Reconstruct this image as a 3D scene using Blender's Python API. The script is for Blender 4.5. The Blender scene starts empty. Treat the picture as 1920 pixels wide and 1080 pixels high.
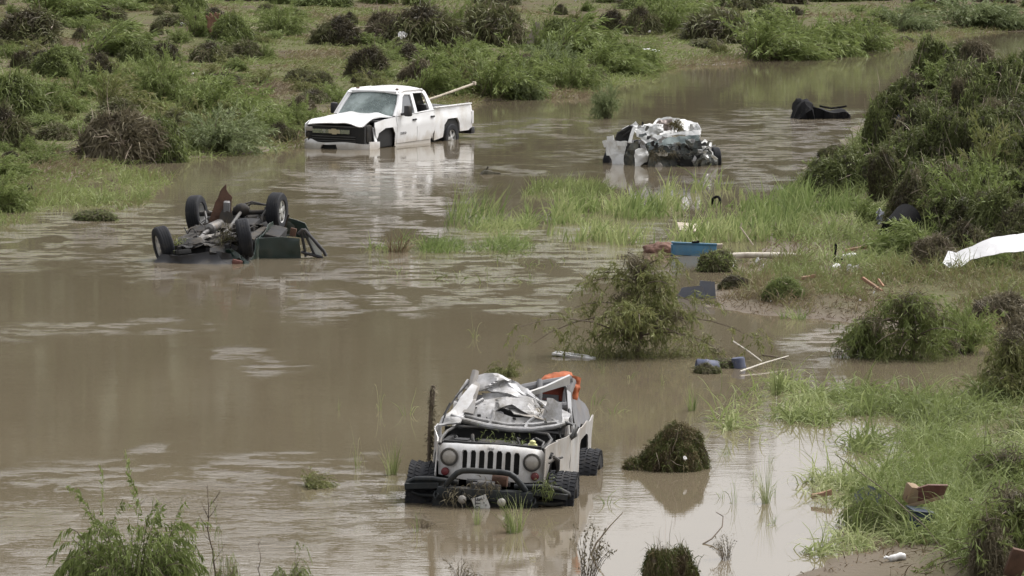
import bpy, bmesh, math, random
import numpy as np
from mathutils import Vector, Matrix, Euler
from mathutils.geometry import delaunay_2d_cdt

S = bpy.context.scene
COL = S.collection
rad = math.radians
# ------------------------------------------------------------------ camera, sky, sun, exposure
FPX, CAM_H = 7600.0, 6.9
PITCH = math.atan(740.0 / FPX)
cam_d = bpy.data.cameras.new('camera'); cam = bpy.data.objects.new('camera', cam_d); COL.objects.link(cam)
cam.location = (0, 0, CAM_H); cam.rotation_euler = (math.pi / 2 - PITCH, 0, 0)
cam_d.sensor_width = 36.0; cam_d.lens = FPX / 1920.0 * 36.0
cam_d.clip_start = 0.5; cam_d.clip_end = 4000
S.camera = cam

SUN_EL, SUN_AZ = rad(56), rad(58)
world = bpy.data.worlds.new('World'); S.world = world; world.use_nodes = True
wn = world.node_tree.nodes; wl = world.node_tree.links
sky = wn.new('ShaderNodeTexSky'); sky.sky_type = 'NISHITA'; sky.sun_disc = False
sky.sun_elevation = SUN_EL; sky.sun_rotation = SUN_AZ
sky.air_density = 1.0; sky.dust_density = 6.0; sky.ozone_density = 1.0
hsv = wn.new('ShaderNodeHueSaturation'); hsv.inputs['Saturation'].default_value = 0.10
wl.new(sky.outputs['Color'], hsv.inputs['Color'])
tint = wn.new('ShaderNodeMix'); tint.data_type = 'RGBA'; tint.blend_type = 'MULTIPLY'; tint.inputs[0].default_value = 1.0
tint.inputs[7].default_value = (1.0, 0.985, 0.985, 1)
wl.new(hsv.outputs['Color'], tint.inputs[6])
wl.new(tint.outputs[2], wn['Background'].inputs['Color'])
wn['Background'].inputs['Strength'].default_value = 0.15

sun_d = bpy.data.lights.new('sun', 'SUN'); sun = bpy.data.objects.new('sun', sun_d); COL.objects.link(sun)
sun_d.energy = 0.7; sun_d.angle = rad(25); sun_d.color = (1.0, 0.96, 0.9)
# sun direction: azimuth measured like the sky texture (0 = +Y, clockwise towards +X)
sd = Vector((math.sin(SUN_AZ) * math.cos(SUN_EL), math.cos(SUN_AZ) * math.cos(SUN_EL), math.sin(SUN_EL)))
sun.rotation_euler = (-sd).to_track_quat('-Z', 'Y').to_euler()
S.view_settings.view_transform = 'Standard'; S.view_settings.look = 'None'
S.view_settings.exposure = 0.95; S.view_settings.gamma = 1.0; S.view_settings.use_curve_mapping = False
S.render.engine = 'CYCLES'
S.cycles.max_bounces = 6; S.cycles.diffuse_bounces = 2; S.cycles.glossy_bounces = 3
S.cycles.transmission_bounces = 3; S.cycles.transparent_max_bounces = 8
S.cycles.use_denoising = True

# ------------------------------------------------------------------ helpers: noise, projection
def _hash(ix, iy, seed):
    n = (ix.astype(np.int64) * 374761393 + iy.astype(np.int64) * 668265263 + seed * 974711) & 0xffffffff
    n = ((n ^ (n >> 13)) * 1274126177) & 0xffffffff
    n = (n ^ (n >> 16)) & 0xffffff
    return n / float(0xffffff)
def vnoise(x, y, seed=0):
    x = np.asarray(x, float); y = np.asarray(y, float)
    ix = np.floor(x); iy = np.floor(y); fx = x - ix; fy = y - iy
    fx = fx * fx * (3 - 2 * fx); fy = fy * fy * (3 - 2 * fy)
    a = _hash(ix, iy, seed); b = _hash(ix + 1, iy, seed); c = _hash(ix, iy + 1, seed); d = _hash(ix + 1, iy + 1, seed)
    return (a * (1 - fx) + b * fx) * (1 - fy) + (c * (1 - fx) + d * fx) * fy
def fbm(x, y, seed=0, o=4):
    s = 0; a = 0.5; t = 0
    for k in range(o):
        s = s + a * vnoise(x * 2 ** k + 17.3 * k, y * 2 ** k - 9.1 * k, seed + k); t += a; a *= 0.5
    return s / t
def sstep(a, b, x):
    t = np.clip((x - a) / (b - a), 0, 1); return t * t * (3 - 2 * t)

def ray(px, py):
    a = (px - 960.0) / FPX; b = (540.0 - py) / FPX
    return Vector((a, math.cos(PITCH) + b * math.sin(PITCH), -math.sin(PITCH) + b * math.cos(PITCH)))
def W(px, py, z=0.0):
    """the point of the level plane z that stands at this place of the view"""
    d = ray(px, py); t = (z - CAM_H) / d.z
    return Vector((d.x * t, d.y * t, z))
def ppm(py):                      # pixels of the 1920 picture per metre on the water there
    return FPX / W(960, py).y

def inside(poly, x, y):
    poly = np.asarray(poly); n = len(poly); r = np.zeros(np.shape(x), bool)
    for i in range(n):
        x0, y0 = poly[i]; x1, y1 = poly[(i + 1) % n]
        c = (y0 > y) != (y1 > y)
        with np.errstate(divide='ignore', invalid='ignore'):
            r ^= c & (x < (x1 - x0) * (y - y0) / (y1 - y0 + 1e-12) + x0)
    return r
def sdist(poly, x, y):
    poly = np.asarray(poly); n = len(poly); best = np.full(np.shape(x), 1e18)
    for i in range(n):
        x0, y0 = poly[i]; x1, y1 = poly[(i + 1) % n]
        dx, dy = x1 - x0, y1 - y0; L = dx * dx + dy * dy + 1e-12
        t = np.clip(((x - x0) * dx + (y - y0) * dy) / L, 0, 1)
        best = np.minimum(best, (x - x0 - t * dx) ** 2 + (y - y0 - t * dy) ** 2)
    d = np.sqrt(best)
    return np.where(inside(poly, x, y), d, -d)
def pxpoly(pts):
    return [tuple(W(a, b)[:2]) for a, b in pts]

# ------------------------------------------------------------------ helpers: materials
def mat(name, col, rough=0.6, metal=0.0, mud=0.0, mudcol=(0.17, 0.13, 0.09), scale=4.0, var=0.15, bump=0.0, spec=0.5, coat=0.0, tide=None):
    m = bpy.data.materials.new(name); m.use_nodes = True
    nt = m.node_tree; N = nt.nodes; L = nt.links; p = N['Principled BSDF']
    p.inputs['Roughness'].default_value = rough; p.inputs['Metallic'].default_value = metal
    p.inputs['Specular IOR Level'].default_value = spec
    if coat: p.inputs['Coat Weight'].default_value = coat; p.inputs['Coat Roughness'].default_value = 0.15
    tc = N.new('ShaderNodeTexCoord')
    n1 = N.new('ShaderNodeTexNoise'); n1.inputs['Scale'].default_value = scale; n1.inputs['Detail'].default_value = 8
    n1.inputs['Roughness'].default_value = 0.65
    L.new(tc.outputs['Object'], n1.inputs['Vector'])
    r = N.new('ShaderNodeValToRGB'); e = r.color_ramp.elements
    e[0].position = 0.3; e[1].position = 0.7
    e[0].color = tuple(c * (1 - var) for c in col) + (1,); e[1].color = tuple(min(1, c * (1 + var)) for c in col) + (1,)
    L.new(n1.outputs['Fac'], r.inputs['Fac'])
    out = r.outputs['Color']
    if mud > 0:
        n2 = N.new('ShaderNodeTexNoise'); n2.inputs['Scale'].default_value = scale * 0.7; n2.inputs['Detail'].default_value = 10
        n2.inputs['Roughness'].default_value = 0.75
        mp = N.new('ShaderNodeMapping'); mp.inputs['Location'].default_value = (3.7, 1.2, 8.1); mp.inputs['Scale'].default_value = (1, 1, 0.6)
        L.new(tc.outputs['Object'], mp.inputs['Vector']); L.new(mp.outputs['Vector'], n2.inputs['Vector'])
        r2 = N.new('ShaderNodeValToRGB'); r2.color_ramp.elements[0].position = 0.68 - 0.4 * mud; r2.color_ramp.elements[1].position = 0.86 - 0.3 * mud
        L.new(n2.outputs['Fac'], r2.inputs['Fac'])
        mx = N.new('ShaderNodeMix'); mx.data_type = 'RGBA'; L.new(r2.outputs['Color'], mx.inputs[0])
        L.new(out, mx.inputs[6]); mx.inputs[7].default_value = mudcol + (1,)
        out = mx.outputs[2]
        mr = N.new('ShaderNodeMapRange'); mr.inputs[3].default_value = rough; mr.inputs[4].default_value = 0.85
        L.new(r2.outputs['Color'], mr.inputs[0]); L.new(mr.outputs[0], p.inputs['Roughness'])
    if tide:                                       # the silt line the flood left on the sides
        sp = N.new('ShaderNodeSeparateXYZ'); L.new(tc.outputs['Object'], sp.inputs[0])
        n4 = N.new('ShaderNodeTexNoise'); n4.inputs['Scale'].default_value = 3.5; n4.inputs['Detail'].default_value = 7; L.new(tc.outputs['Object'], n4.inputs['Vector'])
        ad = N.new('ShaderNodeMath'); ad.operation = 'MULTIPLY_ADD'; ad.inputs[1].default_value = 0.5; L.new(n4.outputs['Fac'], ad.inputs[0]); L.new(sp.outputs['Z'], ad.inputs[2])
        tr_ = N.new('ShaderNodeMapRange'); tr_.inputs[1].default_value = tide + 0.34; tr_.inputs[2].default_value = tide + 0.12; tr_.inputs[4].default_value = 0.65; L.new(ad.outputs[0], tr_.inputs[0])
        m4 = N.new('ShaderNodeMix'); m4.data_type = 'RGBA'; L.new(tr_.outputs[0], m4.inputs[0]); L.new(out, m4.inputs[6]); m4.inputs[7].default_value = (0.33, 0.28, 0.215, 1); out = m4.outputs[2]
    L.new(out, p.inputs['Base Color'])
    if bump:
        b = N.new('ShaderNodeBump'); b.inputs['Strength'].default_value = bump; b.inputs['Distance'].default_value = 0.02
        n3 = N.new('ShaderNodeTexNoise'); n3.inputs['Scale'].default_value = scale * 5; n3.inputs['Detail'].default_value = 6
        L.new(tc.outputs['Object'], n3.inputs['Vector']); L.new(n3.outputs['Fac'], b.inputs['Height']); L.new(b.outputs['Normal'], p.inputs['Normal'])
    return m

def leafmat(name, cols, rough=0.55, trans=0.25):
    """foliage: the blade's own random number 'var' picks its colour"""
    m = bpy.data.materials.new(name); m.use_nodes = True
    nt = m.node_tree; N = nt.nodes; L = nt.links; p = N['Principled BSDF']
    a = N.new('ShaderNodeAttribute'); a.attribute_name = 'var'
    oi = N.new('ShaderNodeObjectInfo')
    ad = N.new('ShaderNodeMath'); ad.operation = 'MULTIPLY_ADD'; ad.inputs[1].default_value = 0.24; ad.inputs[2].default_value = -0.12
    L.new(oi.outputs['Random'], ad.inputs[0])
    sm = N.new('ShaderNodeMath'); sm.operation = 'ADD'; L.new(a.outputs['Fac'], sm.inputs[0]); L.new(ad.outputs[0], sm.inputs[1])
    r = N.new('ShaderNodeValToRGB'); cr = r.color_ramp
    while len(cr.elements) < len(cols): cr.elements.new(0.5)
    for i, c in enumerate(cols):
        cr.elements[i].position = i / (len(cols) - 1); cr.elements[i].color = tuple(c) + (1,)
    L.new(sm.outputs[0], r.inputs['Fac']); L.new(r.outputs['Color'], p.inputs['Base Color'])
    p.inputs['Roughness'].default_value = rough; p.inputs['Specular IOR Level'].default_value = 0.18
    if trans:
        t = N.new('ShaderNodeBsdfTranslucent'); mx = N.new('ShaderNodeMixShader'); mx.inputs[0].default_value = trans
        L.new(r.outputs['Color'], t.inputs['Color']); L.new(p.outputs[0], mx.inputs[1]); L.new(t.outputs[0], mx.inputs[2])
        L.new(mx.outputs[0], N['Material Output'].inputs['Surface'])
    return m

# ------------------------------------------------------------------ helpers: objects
def link(name, mesh, parent=None, m=None):
    o = bpy.data.objects.new(name, mesh); COL.objects.link(o)
    if parent is not None: o.parent = parent
    if m is not None and mesh is not None and not mesh.materials: mesh.materials.append(m)
    return o
def tag(o, label=None, cat=None, group=None, kind=None):
    if label: o['label'] = label
    if cat: o['category'] = cat
    if group: o['group'] = group
    if kind: o['kind'] = kind
    return o
def thing(name, loc, rot, label, cat, group=None, scale=None):
    o = bpy.data.objects.new(name, None); COL.objects.link(o); o.location = loc; o.rotation_euler = rot
    o.empty_display_size = 0.2
    if scale: o.scale = scale
    return tag(o, label, cat, group)

class G:
    """collects simple shapes into one mesh"""
    def __init__(s): s.bm = bmesh.new()
    def add(s, vs, fs):
        v = [s.bm.verts.new(p) for p in vs]
        for f in fs:
            try: s.bm.faces.new([v[i] for i in f])
            except ValueError: pass
        return s
    def box(s, c, d, rot=(0, 0, 0), bev=0.0, taper=None):
        M = Matrix.Translation(c) @ Euler(rot).to_matrix().to_4x4()
        hx, hy, hz = d[0] / 2, d[1] / 2, d[2] / 2; vs = []
        tx, ty = taper if taper else (1, 1)
        for z in (-1, 1):
            for x, y in ((-1, -1), (1, -1), (1, 1), (-1, 1)):
                kx, ky = (tx, ty) if z > 0 else (1, 1)
                vs.append(M @ Vector((x * hx * kx, y * hy * ky, z * hz)))
        n0 = len(s.bm.verts)
        s.add(vs, [(0, 3, 2, 1), (4, 5, 6, 7), (0, 1, 5, 4), (1, 2, 6, 5), (2, 3, 7, 6), (3, 0, 4, 7)])
        if bev:
            s.bm.verts.ensure_lookup_table()
            nv = set(s.bm.verts[n0:]); es = [e for e in s.bm.edges if e.verts[0] in nv]
            bmesh.ops.bevel(s.bm, geom=es, offset=bev, segments=2, affect='EDGES', profile=0.6)
        return s
    def tube(s, pts, r, n=8, cap=True):
        pts = [Vector(p) for p in pts]; k = len(pts)
        rs = r if isinstance(r, (list, tuple)) else [r] * k
        up = None; rings = []
        for i, p in enumerate(pts):
            t = (pts[min(i + 1, k - 1)] - pts[max(i - 1, 0)])
            if t.length < 1e-9: t = Vector((0, 0, 1))
            t.normalize()
            if up is None:
                up = t.orthogonal().normalized()
            else:
                up = (up - t * up.dot(t))
                if up.length < 1e-6: up = t.orthogonal()
                up.normalize()
            b = t.cross(up)
            rings.append([s.bm.verts.new(p + (up * math.cos(a) + b * math.sin(a)) * rs[i]) for a in [2 * math.pi * j / n for j in range(n)]])
        for i in range(k - 1):
            for j in range(n):
                s.bm.faces.new((rings[i][j], rings[i][(j + 1) % n], rings[i + 1][(j + 1) % n], rings[i + 1][j]))
        if cap:
            s.bm.faces.new(rings[0][::-1]); s.bm.faces.new(rings[-1])
        return s
    def lathe(s, prof, M=None, n=24, close=True):
        """profile of (radius, height) turned about the local X axis"""
        M = M or Matrix.Identity(4); rings = []
        for r, h in prof:
            rings.append([s.bm.verts.new(M @ Vector((h, math.cos(a) * r, math.sin(a) * r))) for a in [2 * math.pi * j / n for j in range(n)]])
        for i in range(len(prof) - 1):
            for j in range(n):
                s.bm.faces.new((rings[i][j], rings[i][(j + 1) % n], rings[i + 1][(j + 1) % n], rings[i + 1][j]))
        if close:
            s.bm.faces.new(rings[0][::-1]); s.bm.faces.new(rings[-1])
        return s
    def warp(s, fn):
        for v in s.bm.verts: v.co = fn(v.co)
        return s
    def mesh(s, name, m=None, smooth=True, angle=35):
        bmesh.ops.recalc_face_normals(s.bm, faces=s.bm.faces[:])
        me = bpy.data.meshes.new(name); s.bm.to_mesh(me); s.bm.free()
        if smooth:
            me.shade_smooth(); me.set_sharp_from_angle(angle=rad(angle))
        if m: me.materials.append(m)
        return me
    def build(s, name, m, parent=None, smooth=True, angle=35):
        return link(name, s.mesh(name, m, smooth, angle), parent)

def dens(loop, step):
    out = []
    for i in range(len(loop)):
        a = np.array(loop[i], float); b = np.array(loop[(i + 1) % len(loop)], float)
        k = max(1, int(round(np.linalg.norm(b - a) / step)))
        for j in range(k): out.append(a + (b - a) * j / k)
    return np.array(out)
def panel(name, m, parent, outline, fn, holes=(), thick=0.012, step=0.1, smooth=True, angle=40, jit=0.0, seed=1):
    """a sheet-metal panel: a flat outline with holes, triangulated, then bent by fn(u, v) -> (x, y, z) and given thickness"""
    loops = [dens(outline, step)] + [dens(h, step * 0.6) for h in holes]
    pts = []; edges = []
    for lp in loops:
        k = len(pts); n = len(lp); pts += [tuple(p) for p in lp]; edges += [(k + i, k + (i + 1) % n) for i in range(n)]
    P = np.array(loops[0]); lo = P.min(0); hi = P.max(0)
    gx, gy = np.meshgrid(np.arange(lo[0] + step * 0.5, hi[0], step), np.arange(lo[1] + step * 0.5, hi[1], step))
    gx = gx.ravel(); gy = gy.ravel(); rs = np.random.RandomState(seed)
    if jit: gx = gx + rs.uniform(-jit, jit, gx.shape) * step; gy = gy + rs.uniform(-jit, jit, gy.shape) * step
    ok = sdist(loops[0], gx, gy) > step * 0.35
    for h in loops[1:]: ok &= sdist(h, gx, gy) < -step * 0.3
    pts += list(zip(gx[ok], gy[ok]))
    r = delaunay_2d_cdt([Vector(p) for p in pts], edges, [], 0, 1e-6)
    v2 = np.array([tuple(v) for v in r[0]]); F = np.array([f for f in r[2]])
    c = v2[F].mean(1)
    keep = inside(loops[0], c[:, 0], c[:, 1])
    for h in loops[1:]: keep &= ~inside(h, c[:, 0], c[:, 1])
    F = F[keep]
    V = np.stack([np.broadcast_to(np.asarray(q, float), v2[:, 0].shape) for q in fn(v2[:, 0], v2[:, 1])], 1)
    used = np.unique(F); remap = -np.ones(len(V), int); remap[used] = np.arange(len(used)); V = V[used]; F = remap[F]
    if thick:                                    # a second skin along the vertex normals, joined at the rims
        fn_ = np.cross(V[F[:, 1]] - V[F[:, 0]], V[F[:, 2]] - V[F[:, 0]]); nv = np.zeros_like(V)
        for k in range(3): np.add.at(nv, F[:, k], fn_)
        nv /= np.linalg.norm(nv, axis=1, keepdims=True) + 1e-12
        n = len(V); V2 = V - nv * thick
        ec = {}
        for f in F:
            for k in range(3): ec[(f[k], f[(k + 1) % 3])] = 1
        rim_f = [(b, a, a + n, b + n) for (a, b) in ec if (b, a) not in ec]
        faces = [tuple(map(int, f)) for f in F] + [tuple(int(i) + n for i in f[::-1]) for f in F] + [tuple(map(int, f)) for f in rim_f]
        V = np.concatenate([V, V2])
    else: faces = [tuple(map(int, f)) for f in F]
    me = bpy.data.meshes.new(name); me.from_pydata(V.tolist(), [], faces); me.update()
    if smooth: me.shade_smooth(); me.set_sharp_from_angle(angle=rad(angle))
    me.materials.append(m)
    return link(name, me, parent)

def npmesh(name, V, Q, var=None, m=None, smooth=False):
    """mesh from arrays: V (n,3), Q (k,3 or 4)"""
    me = bpy.data.meshes.new(name); n = len(V); k, w = Q.shape
    me.vertices.add(n); me.vertices.foreach_set('co', np.ascontiguousarray(V, dtype=np.float32).ravel())
    me.loops.add(k * w); me.loops.foreach_set('vertex_index', np.ascontiguousarray(Q, dtype=np.int32).ravel())
    me.polygons.add(k); me.polygons.foreach_set('loop_start', np.arange(0, k * w, w, dtype=np.int32))
    if var is not None:
        at = me.attributes.new('var', 'FLOAT', 'POINT'); at.data.foreach_set('value', np.asarray(var, dtype=np.float32))
    me.update(calc_edges=True); me.validate()
    if smooth: me.shade_smooth()
    if m: me.materials.append(m)
    return me

class Blades:
    """many ribbons (grass blades, leaves, twigs) in one mesh"""
    def __init__(s, seed): s.rs = np.random.RandomState(seed); s.V = []; s.Q = []; s.c = []; s.n = 0
    def add(s, root, d, L, w, droop=0.5, seg=3, var=None, wig=0.1, flat=None):
        root = np.asarray(root, float); N = len(root); rs = s.rs
        d = np.asarray(d, float); d = d / (np.linalg.norm(d, axis=1, keepdims=True) + 1e-9)
        L = np.broadcast_to(np.asarray(L, float), (N,)); w = np.broadcast_to(np.asarray(w, float), (N,)); droop = np.broadcast_to(np.asarray(droop, float), (N,))
        if var is None: var = rs.rand(N)
        rv = rs.normal(size=(N, 3)); side = np.cross(d, rv); side /= np.linalg.norm(side, axis=1, keepdims=True) + 1e-9
        p = root.copy(); C = [p.copy()]
        for k in range(seg):
            p = p + d * (L / seg)[:, None]; C.append(p.copy())
            d = d + rs.normal(size=(N, 3)) * wig; d[:, 2] -= droop / seg * 1.6
            d /= np.linalg.norm(d, axis=1, keepdims=True) + 1e-9
        C = np.stack(C, 1); t = np.linspace(0, 1, seg + 1)
        prof = np.maximum(0.12, 1 - t ** 1.6) * np.where(t < 0.01, 0.7, 1.0)
        off = side[:, None, :] * (w[:, None] * 0.5 * prof[None, :])[:, :, None]
        V = np.stack([C - off, C + off], 2).reshape(N, -1, 3)
        base = s.n + np.arange(N)[:, None] * (2 * (seg + 1))
        for k in range(seg):
            s.Q.append(np.stack([base[:, 0] + 2 * k, base[:, 0] + 2 * k + 1, base[:, 0] + 2 * k + 3, base[:, 0] + 2 * k + 2], 1))
        s.V.append(V.reshape(-1, 3)); s.c.append(np.repeat(var, 2 * (seg + 1))); s.n += N * 2 * (seg + 1)
        return C
    def leaves(s, root, d, L, w, var=None):
        """flat pointed leaves: one quad each"""
        root = np.asarray(root, float); N = len(root); rs = s.rs
        d = np.asarray(d, float); d = d / (np.linalg.norm(d, axis=1, keepdims=True) + 1e-9)
        L = np.broadcast_to(np.asarray(L, float), (N,)); w = np.broadcast_to(np.asarray(w, float), (N,))
        if var is None: var = rs.rand(N)
        side = np.cross(d, rs.normal(size=(N, 3))); side /= np.linalg.norm(side, axis=1, keepdims=True) + 1e-9
        mid = root + d * (L * 0.45)[:, None]
        V = np.stack([root, mid + side * (w / 2)[:, None], root + d * L[:, None], mid - side * (w / 2)[:, None]], 1)
        s.Q.append(s.n + np.arange(N)[:, None] * 4 + np.arange(4)[None, :])
        s.V.append(V.reshape(-1, 3)); s.c.append(np.repeat(var, 4)); s.n += 4 * N
    def mesh(s, name, m): return npmesh(name, np.concatenate(s.V), np.concatenate(s.Q), np.concatenate(s.c), m)
    def build(s, name, m, parent=None): return link(name, s.mesh(name, m), parent)
# ------------------------------------------------------------------ the setting: terrain, water, hillside
PA = pxpoly([(-400, 560), (-100, 440), (0, 402), (110, 347), (200, 312), (330, 300), (500, 287), (590, 272), (700, 240), (820, 212),
             (890, 190), (1060, 184), (1230, 140), (1300, 124), (1420, 112), (1560, 102), (1640, 94), (1705, 84), (1800, 64), (1930, 58), (2300, 45)])
PA = PA + [(900, 260), (900, 1500), (-1500, 1500), (-1500, 45)]
PB = pxpoly([(1640, 225), (1595, 268), (1545, 300), (1500, 342), (1470, 392), (1440, 440), (1395, 505), (1335, 540), (1330, 575), (1440, 590),
             (1560, 596), (1690, 612), (1800, 628), (1880, 640), (1905, 700), (2000, 740), (2600, 760)])
PB = PB + [(260, 60), (260, 150), tuple(W(1900, 150)[:2]), tuple(W(1720, 165)[:2])]
PC = pxpoly([(1420, 1100), (1560, 1045), (1690, 1010), (1760, 940), (1850, 850), (2000, 800), (2500, 790), (2500, 1500), (1500, 1500)])
PD = pxpoly([(120, 1120), (250, 1085), (380, 1095), (560, 1105), (560, 1300), (50, 1300)])
MOUND = [(W(1820, 330), 3.0, 8.0, 1.45), (W(1960, 300), 5.0, 12.0, 1.6), (W(1900, 470), 2.0, 5.0, 0.45)]
SKY_PX = [(-600, 1010), (0, 975), (250, 955), (420, 955), (480, 905), (560, 960), (700, 955), (850, 935), (1000, 865), (1150, 800), (1300, 725), (1400, 700), (1500, 630), (1600, 585), (1700, 625), (1800, 650), (1950, 690), (2600, 900)]
SKX = np.array([(a - 960) / FPX for a, b in SKY_PX]); SKE = np.array([(b + 200) / FPX for a, b in SKY_PX])
CREST = 400.0
def height(x, y):
    x = np.asarray(x, float); y = np.asarray(y, float)
    d = sdist(PA, x, y)
    wob = (fbm(x / 3.0, y / 5.0, 5) - 0.5) * 2.2
    da = d + wob * np.clip(1.0 - d / 12, 0.2, 1)
    n1 = fbm(x / 6.0, y / 8.0, 11) - 0.5; n2 = fbm(x / 1.1, y / 1.3, 21) - 0.5
    za = np.where(da > 0, 0.02 + 0.036 * np.minimum(da, 120) + 0.5 * n1 * np.clip(da / 6, 0, 1) + 0.13 * n2 * np.clip(da / 1.0, 0.1, 1), np.maximum(-0.8, 0.10 * da))
    e = np.interp(x / np.maximum(y, 30), SKX, SKE)
    crest = np.clip(e * CREST - 9.0, 14, 70)
    za = za + sstep(255, CREST, y) * np.clip(crest - 5, 5, 70) + sstep(CREST, 900, y) * 20
    db = sdist(PB, x, y) + (fbm(x / 1.5, y / 3.0, 7) - 0.5) * 1.2
    zb = np.where(db > 0, 0.02 + 0.05 * np.minimum(db, 14) + (0.25 * n1 + 0.14 * n2) * np.clip(db / 1.2, 0.1, 1), np.maximum(-0.8, 0.12 * db))
    for c, sx, sy, h in MOUND:
        zb = zb + h * np.exp(-((x - c.x) / sx) ** 2 - ((y - c.y) / sy) ** 2) * sstep(-0.5, 2.5, db)
    dc = sdist(PC, x, y) + (fbm(x / 0.8, y / 1.5, 9) - 0.5) * 0.7
    zc = np.where(dc > 0, 0.01 + 0.06 * np.minimum(dc, 4) + 0.08 * n2 * np.clip(dc / 0.5, 0, 1), np.maximum(-0.8, 0.12 * dc))
    dd = sdist(PD, x, y) + (fbm(x / 0.8, y / 1.5, 9) - 0.5) * 0.5
    zd = np.where(dd > 0, 0.01 + 0.06 * np.minimum(dd, 4) + 0.08 * n2 * np.clip(dd / 0.5, 0, 1), np.maximum(-0.8, 0.12 * dd))
    return np.maximum.reduce([za, zb, zc, zd])
def hgt(x, y): return float(height(np.array([x]), np.array([y]))[0])
TT = np.geomspace(33, 420, 1400)
def on(px, py):
    """where the view ray meets the ground or the water"""
    d = ray(px, py)
    z = CAM_H + d.z / d.y * TT; x = d.x / d.y * TT
    g = np.maximum(height(x, TT), 0.0); k = np.argmax(z <= g)
    if not (z <= g).any(): k = len(TT) - 1
    return Vector((x[k], TT[k], g[k]))

def ground_material():
    m = bpy.data.materials.new('muddy_ground'); m.use_nodes = True
    N = m.node_tree.nodes; L = m.node_tree.links; p = N['Principled BSDF']; p.inputs['Specular IOR Level'].default_value = 0.08
    tc = N.new('ShaderNodeTexCoord')
    def nz(scale, detail, sx=1, sy=1):
        mp = N.new('ShaderNodeMapping'); mp.inputs['Scale'].default_value = (sx, sy, 1)
        n = N.new('ShaderNodeTexNoise'); n.inputs['Scale'].default_value = scale; n.inputs['Detail'].default_value = detail; n.inputs['Roughness'].default_value = 0.65
        L.new(tc.outputs['Object'], mp.inputs['Vector']); L.new(mp.outputs['Vector'], n.inputs['Vector']); return n
    big = nz(0.22, 6, 1.0, 0.7); med = nz(1.3, 8, 1, 0.6); fine = nz(9, 10)
    r = N.new('ShaderNodeValToRGB'); cr = r.color_ramp
    cr.elements[0].position = 0.28; cr.elements[0].color = (0.05, 0.043, 0.028, 1)
    cr.elements[1].position = 0.72; cr.elements[1].color = (0.125, 0.098, 0.066, 1)
    L.new(med.outputs['Fac'], r.inputs['Fac'])
    g = N.new('ShaderNodeValToRGB'); cg = g.color_ramp
    cg.elements[0].position = 0.3; cg.elements[0].color = (0.07, 0.075, 0.03, 1)
    cg.elements[1].position = 0.75; cg.elements[1].color = (0.11, 0.105, 0.055, 1)
    L.new(fine.outputs['Fac'], g.inputs['Fac'])
    f = N.new('ShaderNodeValToRGB'); f.color_ramp.elements[0].position = 0.42; f.color_ramp.elements[1].position = 0.60
    L.new(big.outputs['Fac'], f.inputs['Fac'])
    mx = N.new('ShaderNodeMix'); mx.data_type = 'RGBA'; L.new(f.outputs['Color'], mx.inputs[0]); L.new(g.outputs['Color'], mx.inputs[6]); L.new(r.outputs['Color'], mx.inputs[7])
    # wet silt where the ground is hardly above the water
    ge = N.new('ShaderNodeNewGeometry'); sp = N.new('ShaderNodeSeparateXYZ'); L.new(ge.outputs['Position'], sp.inputs[0])
    mr = N.new('ShaderNodeMapRange'); mr.inputs[1].default_value = 0.02; mr.inputs[2].default_value = 0.16; L.new(sp.outputs['Z'], mr.inputs[0])
    m2 = N.new('ShaderNodeMix'); m2.data_type = 'RGBA'; L.new(mr.outputs[0], m2.inputs[0]); m2.inputs[6].default_value = (0.115, 0.092, 0.066, 1); L.new(mx.outputs[2], m2.inputs[7])
    # the wooded hillside far off
    mh = N.new('ShaderNodeMapRange'); mh.inputs[1].default_value = 5; mh.inputs[2].default_value = 12; L.new(sp.outputs['Z'], mh.inputs[0])
    m3 = N.new('ShaderNodeMix'); m3.data_type = 'RGBA'; L.new(mh.outputs[0], m3.inputs[0]); L.new(m2.outputs[2], m3.inputs[6]); m3.inputs[7].default_value = (0.05, 0.06, 0.03, 1)
    L.new(m3.outputs[2], p.inputs['Base Color'])
    rr = N.new('ShaderNodeMapRange'); rr.inputs[1].default_value = 0.0; rr.inputs[2].default_value = 0.2; rr.inputs[3].default_value = 0.45; rr.inputs[4].default_value = 0.95
    L.new(sp.outputs['Z'], rr.inputs[0]); L.new(rr.outputs[0], p.inputs['Roughness'])
    b = N.new('ShaderNodeBump'); b.inputs['Strength'].default_value = 0.35; b.inputs['Distance'].default_value = 0.05
    L.new(fine.outputs['Fac'], b.inputs['Height']); L.new(b.outputs['Normal'], p.inputs['Normal'])
    return m

def grid(name, xs, ys, zf, m, smooth=True):
    X, Y = np.meshgrid(xs, ys); Z = zf(X.ravel(), Y.ravel())
    V = np.stack([X.ravel(), Y.ravel(), Z], 1); nx = len(xs); ny = len(ys)
    i = (np.arange(ny - 1)[:, None] * nx + np.arange(nx - 1)[None, :]).ravel()
    Q = np.stack([i, i + 1, i + nx + 1, i + nx], 1)
    return V, npmesh(name, V, Q, None, m, smooth)
xs = np.concatenate([-np.geomspace(1500, 30, 30), np.arange(-28, 34, 0.32), np.geomspace(35, 1500, 34)])
ys = np.concatenate([[-900, -500, -200, -60, 0, 20], np.arange(30, 110, 0.45), np.arange(110, 262, 1.0), np.geomspace(264, 1500, 50)])
_, gm = grid('ground', xs, ys, height, ground_material())
tag(link('ground', gm), kind='structure')

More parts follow.
